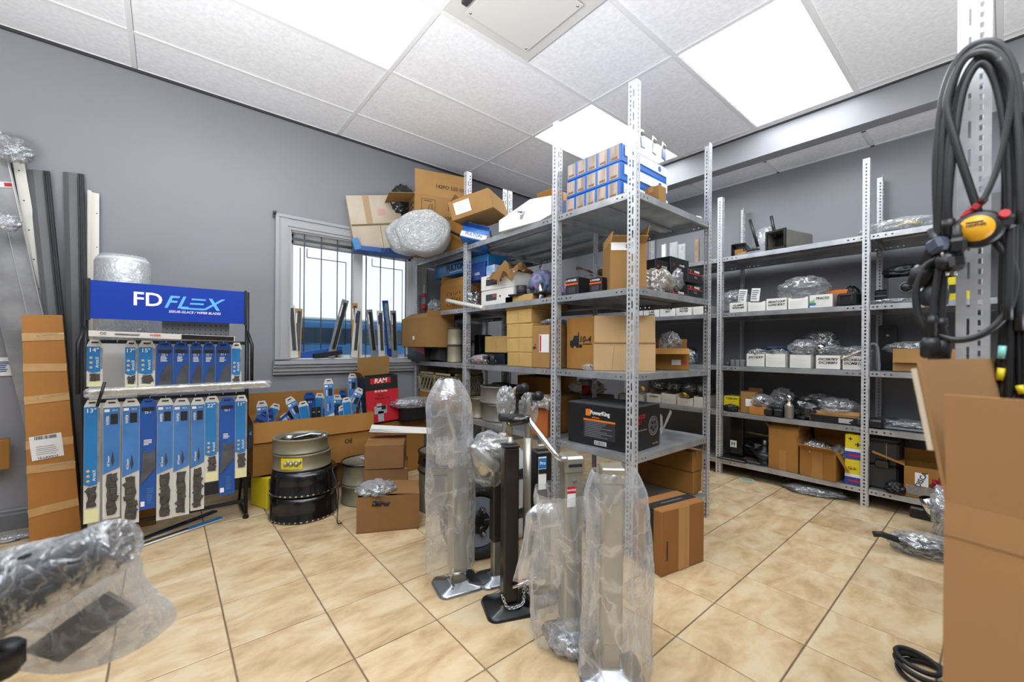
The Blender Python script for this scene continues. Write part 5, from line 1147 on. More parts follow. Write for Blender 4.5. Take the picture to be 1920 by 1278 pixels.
text('www.powerking.com', .012, GREYP, fc, (0, -.01, zt_+.002), (0, 0, 0), bold=.02); obj('tape_patch', nbox((0, -dq/2-.0008, zt_*.5), (w*.25, .001, zt_*.98)), mat('kraft_tape', '#ab7f4d', .45), fc); slab(fc, 'side_print', -w*.38, zt_*.38, .006, zt_*.3, BLK, -dq/2-.002, .001)

# milk crate and carton below it, fourth level at the window end
yc, w, h = spanX(784, 846, 697, xF+.01, .62)
t = carton('crate_carton', 'brown carton under the beige milk crate by the window', w, .30, .135, (xF+.17, yc, Z4), -PI/2, CARDD, tape=False)
ztc = Z4+.136; h = onX(800, 697, xF+.01).z-ztc; h = min(h, .215)
t = thing('milk_crate', 'beige slatted plastic milk crate under the third shelf by the window', 'crate', (xF+.17, yc, ztc), -PI/2)
BG = mat('crate_beige', '#b3a684', .5, var=.1)
for nm, ax, s in (('front_panel', 0, -1), ('rear_panel', 0, 1), ('side_panel', 1, -1), ('side_panel', 1, 1)):
    b = bmesh.new(); L = w if ax == 0 else .30
    def bx(u, z, uu, zz, r=0):
        if ax == 0: box(b, (u, s*.15, z), (uu, .006, zz), (0, r, 0))
        else: box(b, (s*w/2, u, z), (.006, uu, zz), (r, 0, 0))
    bx(0, h-.01, L, .02); bx(0, .01, L, .02)
    for e in (-1, 0, 1): bx(e*(L/2-.012), h/2, .024, h)
    for q in range(14): bx(-L/2+L*(q+.5)/14, h*.86, .005, h*.26)
    for q in range(3): bx(0, h*(.76+.07*q), L, .004)
    for q in range(10): bx(-L/2+L*(q+.5)/10, h*.40, .006, h*.72, .5*(1 if q < 5 else -1))
    obj(nm, b, BG, t)
bm = nbox((0, 0, .006), (w-.01, .29, .006)); obj('base', bm, BG, t)
# ---------------------------------------------------------------- wall shelving contents (faces look towards -X)
Q1, Q2, Q3, Q4, Q5 = [z+.001 for z in RV]
XR = rF+.04
def yat(u, X=None): return onX(u, 600, XR if X is None else X).y
# level 1
t = thing('black_square_tube', 'black square tube end with tan inside at the left of the top shelf', 'hitch part', (XR+.02, yat(1382), Q1), -PI/2+.2)
b = bmesh.new(); 
for c_, s_ in (((-.05, .1, .05), (.008, .22, .10)), ((.05, .1, .05), (.008, .22, .10)), ((0, .1, .10), (.10, .22, .008)), ((0, .1, .004), (.10, .22, .008))): box(b, c_, s_, bev=.003)
obj('tube_body', b, BPLA, t); obj('tan_insert', nbox((0, .1, .035), (.06, .18, .05)), CARDD, t)
t = thing('black_angle_part', 'dark bracket part beside the first post on the top shelf', 'hitch part', (XR+.06, yat(1412, XR+.06), Q1), -PI/2); obj('plate', nbox((0, 0, .03), (.07, .10, .05), (.2, 0, 0), bev=.01), BPLA, t); obj('tan_block', nbox((-.05, -.02, .02), (.03, .06, .03)), CARDD, t)
bag('clear_bag_bars', 'clear plastic bag standing upright with two black bars, top shelf', (XR+.12, yat(1425, XR+.1), Q1+.01), (.10, .17, .22), 71, FILMM, rot=(.2, 0, 0), amp=.12)
for i, (u, v, u2, v2) in enumerate(((1406, 412, 1421, 462), (1446, 405, 1454, 445))): tag(obj('black_bar', tube(bmesh.new(), [onX(u, v, XR+.07), onX(u2, v2, XR+.07)], .011, 8), BPLA), ('left', 'right')[i]+' black bar inside the upright clear bag on the top shelf', 'bar')
t = thing('receiver_tube', 'large square steel receiver tube with black opening on the top shelf', 'hitch part', (XR, yat(1455), Q1+.008), -PI/2-.25)
s_ = .135; b = bmesh.new()
for c_, q in (((-s_/2, .16, s_/2), (.010, .34, s_)), ((s_/2, .16, s_/2), (.010, .34, s_)), ((0, .16, s_), (s_, .34, .010)), ((0, .16, .004), (s_, .34, .010))): box(b, c_, q, bev=.004)
obj('tube_body', b, STEEL, t); b = bmesh.new()
for c_, q in (((-s_/2, -.012, s_/2), (.014, .012, s_+.014)), ((s_/2, -.012, s_/2), (.014, .012, s_+.014)), ((0, -.012, s_), (s_+.014, .012, .014)), ((0, -.012, .004), (s_+.014, .012, .014))): box(b, c_, q)
obj('front_collar', b, BPLA, t); obj('dark_inside', nbox((0, .1, s_/2), (s_-.012, .02, s_-.012)), BLK, t); obj('base_boss', cyl(bmesh.new(), (0, .03, -.006), (0, .03, .004), .03, 12), BPLA, t)
bag('flat_film', 'flat milky film lying under the receiver tube at the shelf edge', (XR+.05, yat(1402), Q1), (.14, .24, .025), 72, FILMM, amp=.5)
bag('yellow_bag', 'clear bag with grey and yellow parts on the top shelf, right bay', (XR+.10, yat(1690, XR+.1), Q1), (.24, .42, .10), 73, FILMM, amp=.3)
t = thing('yellow_strap', 'yellow ratchet part inside the bag on the top shelf, right bay', 'strap', (XR+.10, yat(1700, XR+.1), Q1+.012)); obj('yellow_handle', tube(bmesh.new(), [(0, -.06, .03), (0, 0, .055), (0, .06, .03)], .016, 8), YEL, t); obj('grey_body', nbox((0, .04, .02), (.10, .16, .03), bev=.01), GREYP, t)
# standing metal channels, left bay, seen through the central shelving
for i, (u0, u1, v, m_, lb) in enumerate(((1241, 1250, 458, WHT, 'white flat board standing left of the metal channels'), (1256, 1272, 454, GALV, 'grey metal channel standing on the top shelf, left bay'), (1272, 1287, 457, GALV, 'drilled metal channel standing right of it'), (1303, 1312, 448, mat('wood_strip', '#a99276', .7, var=.3, scale=20), 'raw wooden batten standing near the post'))):
    yc, w, h = spanX(u0, u1, v, rF+.25, Q1); t = thing('standing_channel' if i < 3 else 'wooden_batten', lb, 'metal profile' if 0 < i < 3 else 'board', (rF+.25, yc, Q1), -PI/2)
    obj('web', nbox((0, 0, h/2), (w, .004, h)), m_, t); obj('edge_lip', nbox((w/2-.002, -.012, h/2), (.004, .024, h)), m_, t)
    if i == 2:
        for q in (.03, .05): obj('hole', cyl(bmesh.new(), (0, -.002, h-q), (0, -.004, h-q), .004, 8), BLK, t)
# level 2 bins
W2 = [(1190, 1205, ['PINS']), (1207, 1236, ['LAMP', 'LAB','BB24']), (1238, 1266, ['CTRLM', 'RA1']), (1268, 1296, ['COVER', 'PLATES']), (1300, 1322, None)]
for i, (u0, u1, tx) in enumerate(W2): bin_box('white parts bin in the left bay, '+('first at the left edge', 'marked LAMP', 'marked CTRLM', 'marked COVER PLATES', 'plain, next to the post')[i]+', second shelf', u0, u1, 574, XR, Q2, .26, seed=80+i, txt=tx, scoop=False)
W3 = [(1368, 1400, 567, ['CLAMPS', 'WASHER'], 'marked CLAMPS, first of the row'), (1403, 1435, 565, None, 'unmarked with a paper tag'), (1437, 1475, 559, ['GRANT-LOOP', 'LONG BOLT'], 'marked with thick black lettering'), (1478, 1515, 557, None, 'unmarked, under the big clear bag')]
for i, (u0, u1, v, tx, lb) in enumerate(W3): bin_box('white parts bin, '+lb+', second shelf', u0, u1, v, XR, Q2, .24, seed=90+i, txt=tx, scoop=bool(i % 2))
t = bin_box('white cardboard box with coloured logo and black print, second shelf', 1518, 1561, 552, XR-.01, Q2, .22, seed=95, txt=['   TRACTO'], scoop=False); t['group'] = 'white cardboard parts bins'
obj('green_leaf_mark', nbox((-.05, -.1125, .045), (.03, .001, .015), (0, -.4, 0)), mat('leaf_green', '#86b83a', .5), t); obj('blue_mark', nbox((-.05, -.1125, .028), (.045, .001, .014)), LBLUE, t)
for i, (u, v) in enumerate(((1388, 552), (1412, 548))):
    yc = yat(u); t = thing('paper_tag', ('left', 'right')[i]+' lined paper tag standing up behind the first white bins', 'paper', (XR+.03, yc, Q2+.085), (0, .1, -PI/2+.1)); obj('sheet', nbox((0, 0, .05), (.06, .003, .10)), PAPER, t); lines(t, -.025, .01, .05, .08, 5, GREYP, -.002)
bag('big_clear_bag', 'big puffed clear bag standing on the bins, second shelf', (XR+.10, yat(1507, XR+.1), Q2+.08), (.18, .33, .17), 74, FILM, amp=.35)
bag('left_clear_bag', 'clear plastic bag stretched beside the first post, second shelf', (XR+.10, yat(1378, XR+.1), Q2+.03), (.2, .22, .17), 75, FILM, amp=.3)
t, _, _ = cx_('orange_box', 'orange carton behind the white box with coloured logo', 1552, 1590, 543, XR+.12, Q2, .16, m=ORANGE, tape=False)
t = thing('black_receiver', 'black square receiver with bright square opening, second shelf', 'hitch part', (XR-.01, yat(1586), Q2), -PI/2-.2); obj('body', nbox((0, .10, .045), (.11, .2, .09), bev=.012), BPLA, t); b = bmesh.new()
for c_, q in (((-.035, -.002, .045), (.008, .006, .07)), ((.035, -.002, .045), (.008, .006, .07)), ((0, -.002, .078), (.078, .006, .008)), ((0, -.002, .012), (.078, .006, .008))): box(b, c_, q)
obj('bright_opening_rim', b, CHROME, t)
t = thing('black_film_roll', 'black crumpled part standing behind the black receiver', 'hitch part', (XR+.16, yat(1597, XR+.16), Q2)); obj('body', blob(.10, .10, .16, seed=76, amp=.3), BPLA, t)
# right bay second shelf
bag('milky_film', 'milky flat film in front of the grey device, right bay', (XR+.05, yat(1672), Q2), (.12, .28, .035), 77, FILMM, amp=.5)
t = thing('smoky_case', 'dark glossy case at the left of the right bay, second shelf', 'case', (XR+.14, yat(1672, XR+.14), Q2), -PI/2); obj('case_body', nbox((0, 0, .05), (.15, .16, .10), bev=.008), BGLS, t); obj('lid_seam', nbox((0, -.082, .06), (.15, .002, .004)), GREYP, t)
t = thing('grey_device', 'grey box device with a black knob on the second shelf, right bay', 'device', (XR+.03, yat(1695, XR+.03), Q2), -PI/2); obj('housing', nbox((0, .05, .085), (.17, .10, .17), bev=.012), DGREY, t); obj('knob', lathe(bmesh.new(), [(.0, .022), (.018, .022), (.024, .012), (.028, 0)], 18), BPLA, t, (.01, 0, .10), (PI/2, 0, 0)); obj('knob_ring', lathe(bmesh.new(), [(.028, 0), (.034, 0), (.034, .004), (.028, .004)], 20, closed=True), GREYP, t, (.01, -.001, .10), (PI/2, 0, 0)); obj('black_bag_top', blob(.22, .14, .09, seed=78, amp=.35), BPLA, t, (0, .08, .17))
t = thing('black_gear', 'black round housing with silver rim beside the grey device', 'motor part', (XR+.10, yat(1742, XR+.1), Q2)); obj('housing', blob(.18, .2, .22, seed=79, amp=.2), BPLA, t); obj('silver_ring', lathe(bmesh.new(), [(.06, 0), (.066, 0), (.066, .01), (.06, .01)], 24, closed=True), CHROME, t, (-.09, -.02, .09), (0, PI/2, 0)); obj('white_cup', cyl(bmesh.new(), (-.09, .03, 0), (-.09, .03, .08), .028, 14), PVC, t)
t = thing('yellow_wheel_chock', 'bright yellow plastic wedge beside the cables, second shelf', 'wheel chock', (XR+.04, yat(1785), Q2), -PI/2); poly(b := bmesh.new(), [(-.08, 0, 0), (.08, 0, 0), (.08, 0, .04), (.02, 0, .14), (-.03, 0, .14)], .08, (0, 1, 0)); obj('wedge', b, YEL, t); obj('grip_slot', nbox((.0, -.001, .07), (.03, .003, .05)), BPLA, t)
t = thing('red_plug', 'small red part lying at the shelf edge beside the grey device', 'plug', (XR-.01, yat(1726), Q2)); obj('body', nbox((0, 0, .01), (.03, .06, .02), bev=.005), RED, t)
# level 3
t = thing('grey_blocks', 'pair of small grey metal blocks at the left end of the third shelf', 'block', (XR+.02, yat(1385), Q3), -PI/2)
for i in range(3): obj('block', nbox((-.04+.035*i, 0, .025), (.03, .06, .05), bev=.003), GREYP, t)
obj('round_cap', cyl(bmesh.new(), (-.09, 0, 0), (-.09, 0, .03), .02, 12), DGREY, t)
W4 = [(1400, 1433, 663, ['DY10T7'], 'marked DY10T7', FILMM), (1436, 1472, 663, None, 'with grey film, unmarked', FILM), (1481, 1520, 665, None, 'with a big white film bag', FILMM), (1530, 1575, 666, ['DC3B7EY', 'DC3B8F1'], 'marked DC3B7EY', FILM), (1580, 1619, 667, ['DCXB1A', 'DCMB12'], 'marked DCXB1A beside the post', FILM)]
for i, (u0, u1, v, tx, lb, fm_) in enumerate(W4):
    t = bin_box('white parts bin '+lb+', third shelf', u0, u1, v, XR, Q3, .26, seed=100+i, txt=tx, scoop=False)
    bag('film_bag_in_bin', ('small clear bag in the bin marked DY10T7', 'grey film bag in the unmarked bin, third shelf', 'big white film bag rising from the third bin', 'clear bag rising from the bin marked DC3B7EY', 'clear film bag in the bin beside the post, third shelf')[i], (XR+.10, t.location.y, Q3+.085), (.2, .16+.03*(i == 2), (.06, .06, .13, .09, .08)[i]), 104+i, fm_, amp=.5)
bag('smoky_bag', 'smoky grey film bag standing tallest above the third shelf bins', (XR+.18, yat(1537, XR+.18), Q3+.09), (.14, .22, .20), 110, film('grey_film', '#85878a', base=.25, edge=.7, milk=.3, bscale=18), amp=.4)
t = thing('chrome_ball', 'chrome tow ball lying on the bins, third shelf', 'tow ball', (XR+.04, yat(1537), Q3+.15)); obj('ball', lathe(bmesh.new(), [(0, -.03)]+[(.03*math.sin(a), -.03*math.cos(a)) for a in np.linspace(.2, PI-.2, 9)]+[(0, .03)], 20), CHROME, t); obj('shank', cyl(bmesh.new(), (0, 0, -.05), (0, 0, -.025), .014, 12), CHROME, t)
t = thing('yellow_paper', 'tan paper scrap folded over the last bin, third shelf', 'paper', (XR+.03, yat(1598), Q3+.10), (.2, -.5, -PI/2)); obj('sheet', nbox((0, 0, .01), (.12, .08, .003)), CARDL, t)
t = thing('dark_blue_part', 'dark blue folded part behind the second bin, third shelf', 'part', (XR+.10, yat(1455, XR+.1), Q3+.12)); obj('body', blob(.10, .20, .05, seed=111, amp=.3), mat('navy_cloth', '#232c4a', .6), t)
t = thing('bent_grey_handle', 'bent grey metal handle beside the second post, third shelf', 'handle', (XR+.02, yat(1636), Q3)); obj('loop', tube(bmesh.new(), curve_pts([(0, .02, 0), (0, .03, .10), (0, .01, .17), (0, -.02, .16), (0, -.03, .05), (0, -.03, 0)], 5), .009, 8), GREYP, t)
t = thing('black_plate', 'dark steel plate standing against the wall, right bay, third shelf', 'plate', (rF+.40, yat(1665, rF+.4), Q3), -PI/2); obj('plate', nbox((0, 0, .155), (.10, .012, .31), bev=.003), BPLA, t); obj('mark', cyl(bmesh.new(), (.0, -.006, .24), (0, -.009, .24), .008, 10), PAPER, t)
yc, w, h = spanX(1673, 1800, 660, XR+.0, Q3)
t = carton('printed_open_carton', 'tan carton with black lettering and film inside, right bay, third shelf', w, .24, h+.02, (XR+.14, yc, Q3), -PI/2, CARD, {'front': (165, .09)}, tape=False); text('PRACTICE', .03, BLK, t, (w*.38, -.122, h*.75), bold=.02); text('FRAGILE', .024, BLK, t, (w*.3, -.122, .02), bold=.02)
bag('clear_bag_in_carton', 'clear film bag rising from the lettered tan carton', (XR+.14, yc+.06, Q3+h-.01), (.18, .28, .08), 112, FILMM, amp=.4)
t = thing('red_cap_part', 'red cap beside the film in the lettered carton', 'cap', (XR+.10, yat(1772, XR+.1), Q3+h)); obj('cap', blob(.06, .07, .05, seed=113, amp=.2), RED, t)
# level 4 (.512)
t, w, h = cx_('yellow_box', 'yellow box with black lettering at the left of the fourth shelf', 1357, 1386, 736, XR+.03, Q4+.03, .14, m=YEL, tape=False); t.location.z = Q4; text('TORON', .018, BLK, t, (0, -.071, h*.85), bold=.02); t.scale = (1, 1, 1)
obj('lower_part', blob(.12, .10, .06, seed=114, amp=.4), BPLA, t, (0, -.07, 0))
t, w, h = cx_('tan_carton', 'tan carton with white label standing on the fourth shelf', 1389, 1416, 734, XR, Q4, .16, m=CARD, flaps={'back': (0, .02)}, tape=False); slab(t, 'paper_label', .01, h*.5, w*.5, h*.34, PAPER, -.0815, .001)
t, w, h = cx_('low_orange_carton', 'low orange brown carton behind the bagged square tube', 1404, 1436, 762, XR-.02, Q4, .14, m=mat('orange_brown', '#b5752f', .7), tape=False)
t = thing('bagged_square_tube', 'square tube with black opening wrapped in milky film, fourth shelf', 'hitch part', (XR-.0, yat(1428), Q4+.075), -PI/2+.2); obj('tube_body', nbox((0, .08, .03), (.07, .18, .06), bev=.005), GREYP, t); obj('opening', nbox((0, -.012, .03), (.05, .004, .045)), BLK, t); obj('film_wrap', blob(.16, .16, .11, seed=115, amp=.3), FILMM, t, (0, .05, -.025)); 
t = thing('black_tube_pair', 'pair of short black square tubes under the bagged tube', 'hitch part', (XR-.02, yat(1456), Q4), -PI/2)
for i in range(2): obj('tube', nbox((-.05+.07*i, .06, .03), (.06, .12, .055), bev=.006), BPLA, t); obj('opening', nbox((-.05+.07*i, -.001, .03), (.04, .003, .036)), BLK, t)
bag('clear_bag_ball', 'clear film bag behind the chrome tow ball mount', (XR+.10, yat(1468, XR+.1), Q4+.06), (.12, .16, .16), 116, FILM, amp=.4)
t = thing('tow_ball_mount', 'upright chrome tow ball mount with ribbed body, fourth shelf', 'tow ball', (XR-.01, yat(1482), Q4)); obj('ribbed_body', lathe(bmesh.new(), [(.026, 0), (.030, .005)]+[(.028+.003*(i % 2), .01+.009*i) for i in range(10)]+[(.022, .105), (.013, .115), (.012, .13)], 20), STEEL, t); obj('ball', lathe(bmesh.new(), [(.012, .128)]+[(.024*math.sin(a), .152-.024*math.cos(a)) for a in np.linspace(.5, PI, 9)], 20), CHROME, t)
bag('black_film_bag', 'black film bag heaped on the fourth shelf', (XR+.10, yat(1515, XR+.1), Q4), (.22, .30, .16), 117, mat('black_film', '#1d1e20', .22, coat=.3), amp=.4)
bag('clear_film_heap', 'clear film heap over the tan tray, left of centre', (XR+.14, yat(1530, XR+.1), Q4+.05), (.2, .22, .15), 118, film('grey_film'), amp=.45)
t, w, h = cx_('tan_tray', 'flat tan tray with printed dark front on the fourth shelf', 1518, 1612, 776, XR, Q4, .22, m=CARD, flaps={'front': (-40, .03)}, tape=False); slab(t, 'dark_front', 0, h*.4, w*.96, h*.75, BPLA, -.112, .002); lines(t, w*.1, h*.15, w*.3, h*.5, 5, PAPER, -.1135)
bag('clear_film_bag', 'clear film bag on top of the tan tray, nearer the post', (XR+.10, yat(1570, XR+.08), Q4+.045), (.2, .26, .13), 119, FILMM, amp=.45)
t = thing('black_lever_part', 'black bracket sticking out past the post, fourth shelf', 'bracket', (XR-.01, yat(1632), Q4), -PI/2); obj('body', nbox((0, .04, .03), (.14, .10, .055), bev=.012), BPLA, t); obj('boss', cyl(bmesh.new(), (-.04, -.02, .035), (-.04, .0, .035), .018, 12), DGREY, t)
for i, (u, w_, lb) in enumerate(((1668, .22, 'grey flat plastic pouch left on the fourth shelf, right bay'), (1708, .30, 'flat clear plastic pouches heaped on the fourth shelf, right bay'))): bag('flat_pouch', lb, (XR+.16, yat(u, XR+.16), Q4), (.2, w_, .06), 120+i, FILMM if i else FILMD, amp=.4)
t = thing('grey_vent_grille', 'grey slotted plastic grille lying on the shelf edge, right bay', 'grille', (XR+.02, yat(1716), Q4+.002), -PI/2); b = bmesh.new(); box(b, (0, .05, .008), (.34, .11, .012), bev=.004); obj('grille_body', b, GREYP, t)
for i in range(5): obj('slot', nbox((.06+.022*i, .04, .015), (.010, .06, .003)), BLK, t)
obj('handle_recess', nbox((-.05, .05, .015), (.12, .025, .003), bev=.001), BPLA, t)
# fourth shelf, left bay: bins with black bags and brass rings
W5 = [(1190, 1204, 739, 'small, at the left edge'), (1213, 1239, 738, 'marked 3F-BGNA'), (1240, 1267, 738, 'with fine print'), (1270, 1299, 745, 'torn, holding brass rings'), (1301, 1322, 744, 'with ruled lines, near the post')]
for i, (u0, u1, v, lb) in enumerate(W5):
    t = bin_box('cream parts bin in the left bay '+lb, u0, u1, v, XR-.0, Q4, .26, seed=125+i, m=mat('cream_card', '#d0cabb', .75, var=.08), txt=['3F-BGNA'] if i == 1 else None, scoop=i == 3)
    if i: bag('dark_bag', ('', 'dark film bag over the bin marked 3F-BGNA', 'dark film bag over the fine print bin', 'dark film bag over the torn bin with rings', 'dark film bag over the bin near the post')[i], (XR+.12, t.location.y, Q4+.11), (.2, .16, .09), 130+i, mat('dark_grey_film', '#4a4947', .3, var=.3, coat=.2), amp=.4)
for i, (u, v) in enumerate(((1205, 730), (1284, 742))):
    p = onX(u, v, XR-.0); t = thing('brass_ring', ('brass rings leaning at the left edge of the left bay', 'brass rings lying on the torn cream bin')[i], 'ring', p, (.3, .5, .2)); 
    for k in range(2): obj('ring', lathe(bmesh.new(), [(.034, 0), (.040, 0), (.040, .006), (.034, .006)], 24, closed=True), BRASS, t, (0, 0, .009*k))
t = thing('white_jug', 'white plastic jug with black print behind the corner post', 'jug', (2.37, 1.60, Z4), rzc(1150)); obj('body', nbox((0, 0, .13), (.13, .10, .20), bev=.012), WHT, t); obj('print', nbox((0, -.051, .17), (.08, .002, .04)), BLK, t); obj('cap', cyl(bmesh.new(), (0, 0, .23), (0, 0, .26), .02, 12), GREYP, t)
# third shelf, left bay: dark motors
for i, (u, sz) in enumerate(((1210, .14), (1238, .12), (1262, .13), (1294, .13))):
    t = thing('electric_motor', ('leftmost dark motor on the third shelf, left bay', 'second dark motor with a cable, left bay', 'ribbed dark motor in the middle, left bay', 'dark motor with silver cap near the post, left bay')[i], 'motor', (XR+.14, yat(u, XR+.14), Q3), .4*i, 'dark motors in the left bay')
    obj('housing', lathe(bmesh.new(), [(sz*.4, 0), (sz*.45, .02), (sz*.45, sz), (sz*.3, sz*1.15), (.01, sz*1.2)], 16), BPLA, t); b = bmesh.new()
    for k in range(4): lathe(b, [(sz*.47, .03+.02*k), (sz*.5, .03+.02*k), (sz*.5, .04+.02*k), (sz*.47, .04+.02*k)], 16, closed=True)
    obj('cooling_ribs', b, DGREY, t, kind='stuff')
bag('grey_net_bag', 'grey mesh bag beside the motors in the left bay', (XR+.06, yat(1285, XR+.06), Q3), (.14, .22, .15), 136, FILMD, amp=.4)
# level 5
t = thing('black_stand', 'tall black stand with a small white logo plate, bottom shelf left', 'stand', (XR+.04, yat(1380, XR+.04), Q5), -PI/2); obj('foot', nbox((0, .02, .01), (.22, .22, .018), bev=.006), BPLA, t); obj('column', nbox((.0, .04, .175), (.10, .04, .33), bev=.004), BGLS, t); obj('logo_plate', nbox((-.02, .018, .12), (.05, .003, .055)), PAPER, t); text('H', .030, BLK, t, (-.02, .0155, .12), bold=.03)
t = thing('flat_black_tray', 'flat dark tray lying beside the black stand on the bottom shelf', 'tray', (XR+.03, yat(1410, XR+.03), Q5), -PI/2); obj('tray_shell', nbox((0, .03, .010), (.16, .14, .018), bev=.004), DGREY, t); obj('brown_top', nbox((0, .03, .021), (.13, .10, .002)), mat('dark_brown', '#4a3a34', .5), t)
t = thing('black_hub', 'black wheel hub standing on the bottom shelf', 'wheel hub', (XR+.06, yat(1436, XR+.06), Q5)); obj('hub_body', lathe(bmesh.new(), [(.06, 0), (.065, .01), (.055, .03), (.05, .05), (.075, .07), (.08, .085), (.05, .095), (.03, .12), (.02, .15)], 24), BPLA, t); obj('spindle', cyl(bmesh.new(), (0, 0, .148), (0, 0, .19), .014, 12), STEEL, t)
bag('dark_heap', 'dark cables and brackets heaped behind the hub on the bottom shelf', (rF+.28, yat(1425, rF+.28), Q5), (.2, .30, .17), 137, BPLA, amp=.5, cat='cable heap')
t = thing('green_handle_tool', 'long thin tool with olive handle over the dark heap', 'tool', (rF+.22, yat(1428, rF+.22), Q5+.20), (0, 0, PI/2)); obj('handle', tube(bmesh.new(), [(-.12, 0, 0), (.1, 0, .01)], .008, 8), mat('olive', '#8c8440', .5), t); obj('tip', nbox((-.13, 0, 0), (.05, .03, .006)), STEEL, t)
yc, w, h = spanX(1443, 1500, 806, XR-.01, Q5); t = carton('tall_tan_carton', 'tall tan carton with open flaps on the bottom shelf', w, .22, h, (XR+.10, yc, Q5), -PI/2-.08, CARDD, {'front': (-50, .07), 'left': (35, .08), 'right': (10, .06)}, tape=False); slab(t, 'packing_tape', 0, h*.25, w*.25, h*.5, TAPE, -.1115, .001)
yc, w, h = spanX(1502, 1572, 845, XR-.05, Q5); t = carton('open_tan_carton', 'open tan carton filled with silver grey bags, bottom shelf', w, .26, h, (XR+.09, yc, Q5), -PI/2-.10, CARDD, {'front': (62, .07), 'right': (150, .13), 'back': (-8, .16), 'left': (20, .10)}, tape=False); slab(t, 'packing_tape', 0, h*.5, w*.3, h*.98, TAPE, -.1315, .001)
bag('silver_bag', 'silver grey film bag filling the open tan carton', (XR+.07, yc+.05, Q5+h-.06), (.20, .20, .12), 138, FILMD, amp=.4)
bag('net_bag', 'grey net bag in the right side of the open tan carton', (XR+.10, yc-.09, Q5+h-.07), (.18, .12, .11), 139, FOAM, amp=.5)
for i in range(2):
    yc, w, _ = spanX(1584, 1619, 860, XR-.02, Q5); h = .168; t = carton('yellow_blue_box', ('yellow and blue printed box, lower of two on the bottom shelf', 'yellow and blue printed box, upper of two on the bottom shelf')[i], w, .2, h-.001, (XR+.08, yc, Q5+.168*i), -PI/2, mat('yellow_box', '#d9c624', .5, var=.05), tape=False, group='yellow and blue boxes')
    slab(t, 'blue_band', 0, .028, w*.99, .05, mat('royal_print', '#2b3f9a', .45), -.1005, .001); slab(t, 'red_stripe', w*.05, .028, w*.7, .012, RED, -.1018, .001); slab(t, 'pale_band', 0, .062, w*.99, .02, PAPER, -.1005, .001); text('+', .03, BLK, t, (-w*.2, -.101, .135), bold=.03) if i else text('Qub', .018, BLK, t, (-w*.1, -.101, .11), bold=.02)
    if i: text('+', .04, BLK, t, (w*.2, -.101, .10), bold=.03)
# tool case and torn carton, right bay
t = thing('black_tool_case', 'tall black plastic tool case standing on end, bottom shelf right bay', 'tool case', (XR+.02, yat(1655), Q5), -PI/2); w = .155; CASE = mat('case_black', '#2c2e31', .45)
for i, (z, h_) in enumerate(((0, .15), (.155, .15))): obj('case_half', nbox((0, .14, z+h_/2), (w, .28, h_), bev=.012), CASE, t)
obj('latch', nbox((0, -.005, .165), (w*.45, .02, .05), bev=.004), BGLS, t); obj('hinge_rib', nbox((.02, .0, .24), (.004, .006, .12)), mat('olive'), t); obj('lid_bulge', nbox((0, .14, .318), (w+.01, .29, .03), bev=.012), CASE, t)
yc, w, h = spanX(1690, 1775, 878, XR-.03, Q5); t = carton('torn_carton', 'torn tan carton with taped label and red marks, bottom shelf right bay', w, .20, h, (XR+.08, yc, Q5), -PI/2+.12, CARDD, {'left': (70, .16), 'back': (-30, .1)}, tape=False)
slab(t, 'paper_label', -.02, h*.62, w*.3, h*.42, PAPER, -.1015, .001); text('DISCA', .025, BLK, t, (-.02, -.103, h*.62), (PI/2, -1.2, 0), bold=.02); slab(t, 'red_patch', w*.22, h*.55, w*.2, h*.3, RED, -.1015, .001); text('FRAGILE', .024, BLK, t, (w*.3, -.103, h*.68), (PI/2, -.9, 0), bold=.02); obj('film_tape', nbox((0, -.1025, h*.25), (w*.9, .002, h*.3)), FILMM, t)
bag('black_rubber_part', 'black folded rubber part in front of the torn carton', (XR-.02, yat(1683), Q5), (.12, .10, .08), 140, BPLA, amp=.4, cat='rubber part')
# floor in front
p = onZ(1528, 925, 0); bag('floor_clear_bag', 'crumpled clear bag lying on the floor under the wall shelving', (p.x, p.y, 0), (.18, .34, .05), 141, FILMM, rot=(0, 0, .2), amp=.6)
p = onZ(1400, 900, 0); tag(obj('green_ring', lathe(bmesh.new(), [(.045, 0), (.052, 0), (.052, .006), (.045, .006)], 20, closed=True), MINT, None, p), 'small green plastic ring on the floor by the left post', 'ring')
p = onZ(1465, 902, 0); tag(obj('wire_scrap', tube(bmesh.new(), curve_pts([p, p+Vector((0, -.04, .03)), p+Vector((.02, -.02, .05)), p+Vector((.01, .03, .01))], 5), .002, 5), STEEL), 'small twisted wire scrap on the floor before the shelving', 'wire')
# bagged coupler on the floor at the right
p = onZ(1735, 1043, 0)
t = thing('bagged_black_coupler', 'black hinged coupler in clear film lying on the floor near the right box', 'hitch part', (p.x+.02, p.y+.0, 0), (0, 0, 1.9))
obj('body', nbox((0, 0, .045), (.20, .10, .05), bev=.01), BPLA, t); obj('handle', tube(bmesh.new(), [(.06, .03, .05), (.18, .06, .085), (.21, .065, .08)], .015, 8), RUBBER, t)
for i in range(4): obj('bolt', cyl(bmesh.new(), (-.07+.04*i, .0, .068), (-.07+.04*i, .0, .076), .010, 10), CHROME, t)
obj('film_wrap', blob(.28, .18, .11, seed=142, amp=.35), FILM, t)
p = onZ(1765, 1030, 0)
bag('milky_bag_heap', 'milky bag heap with silver parts beside the right box', (p.x+.25, p.y-.02, 0), (.26, .16, .30), 143, FILMM, amp=.5)
t = thing('silver_coupler', 'silver and black coupler poking from the milky bag heap', 'hitch part', (p.x+.22, p.y+.05, .10)); obj('arm', tube(bmesh.new(), [(0, .0, 0), (-.02, .03, .10)], .025, 10), CHROME, t); obj('plate', nbox((0, .03, .0), (.04, .12, .06), bev=.006), BPLA, t)
p = onZ(1690, 1060, 0)
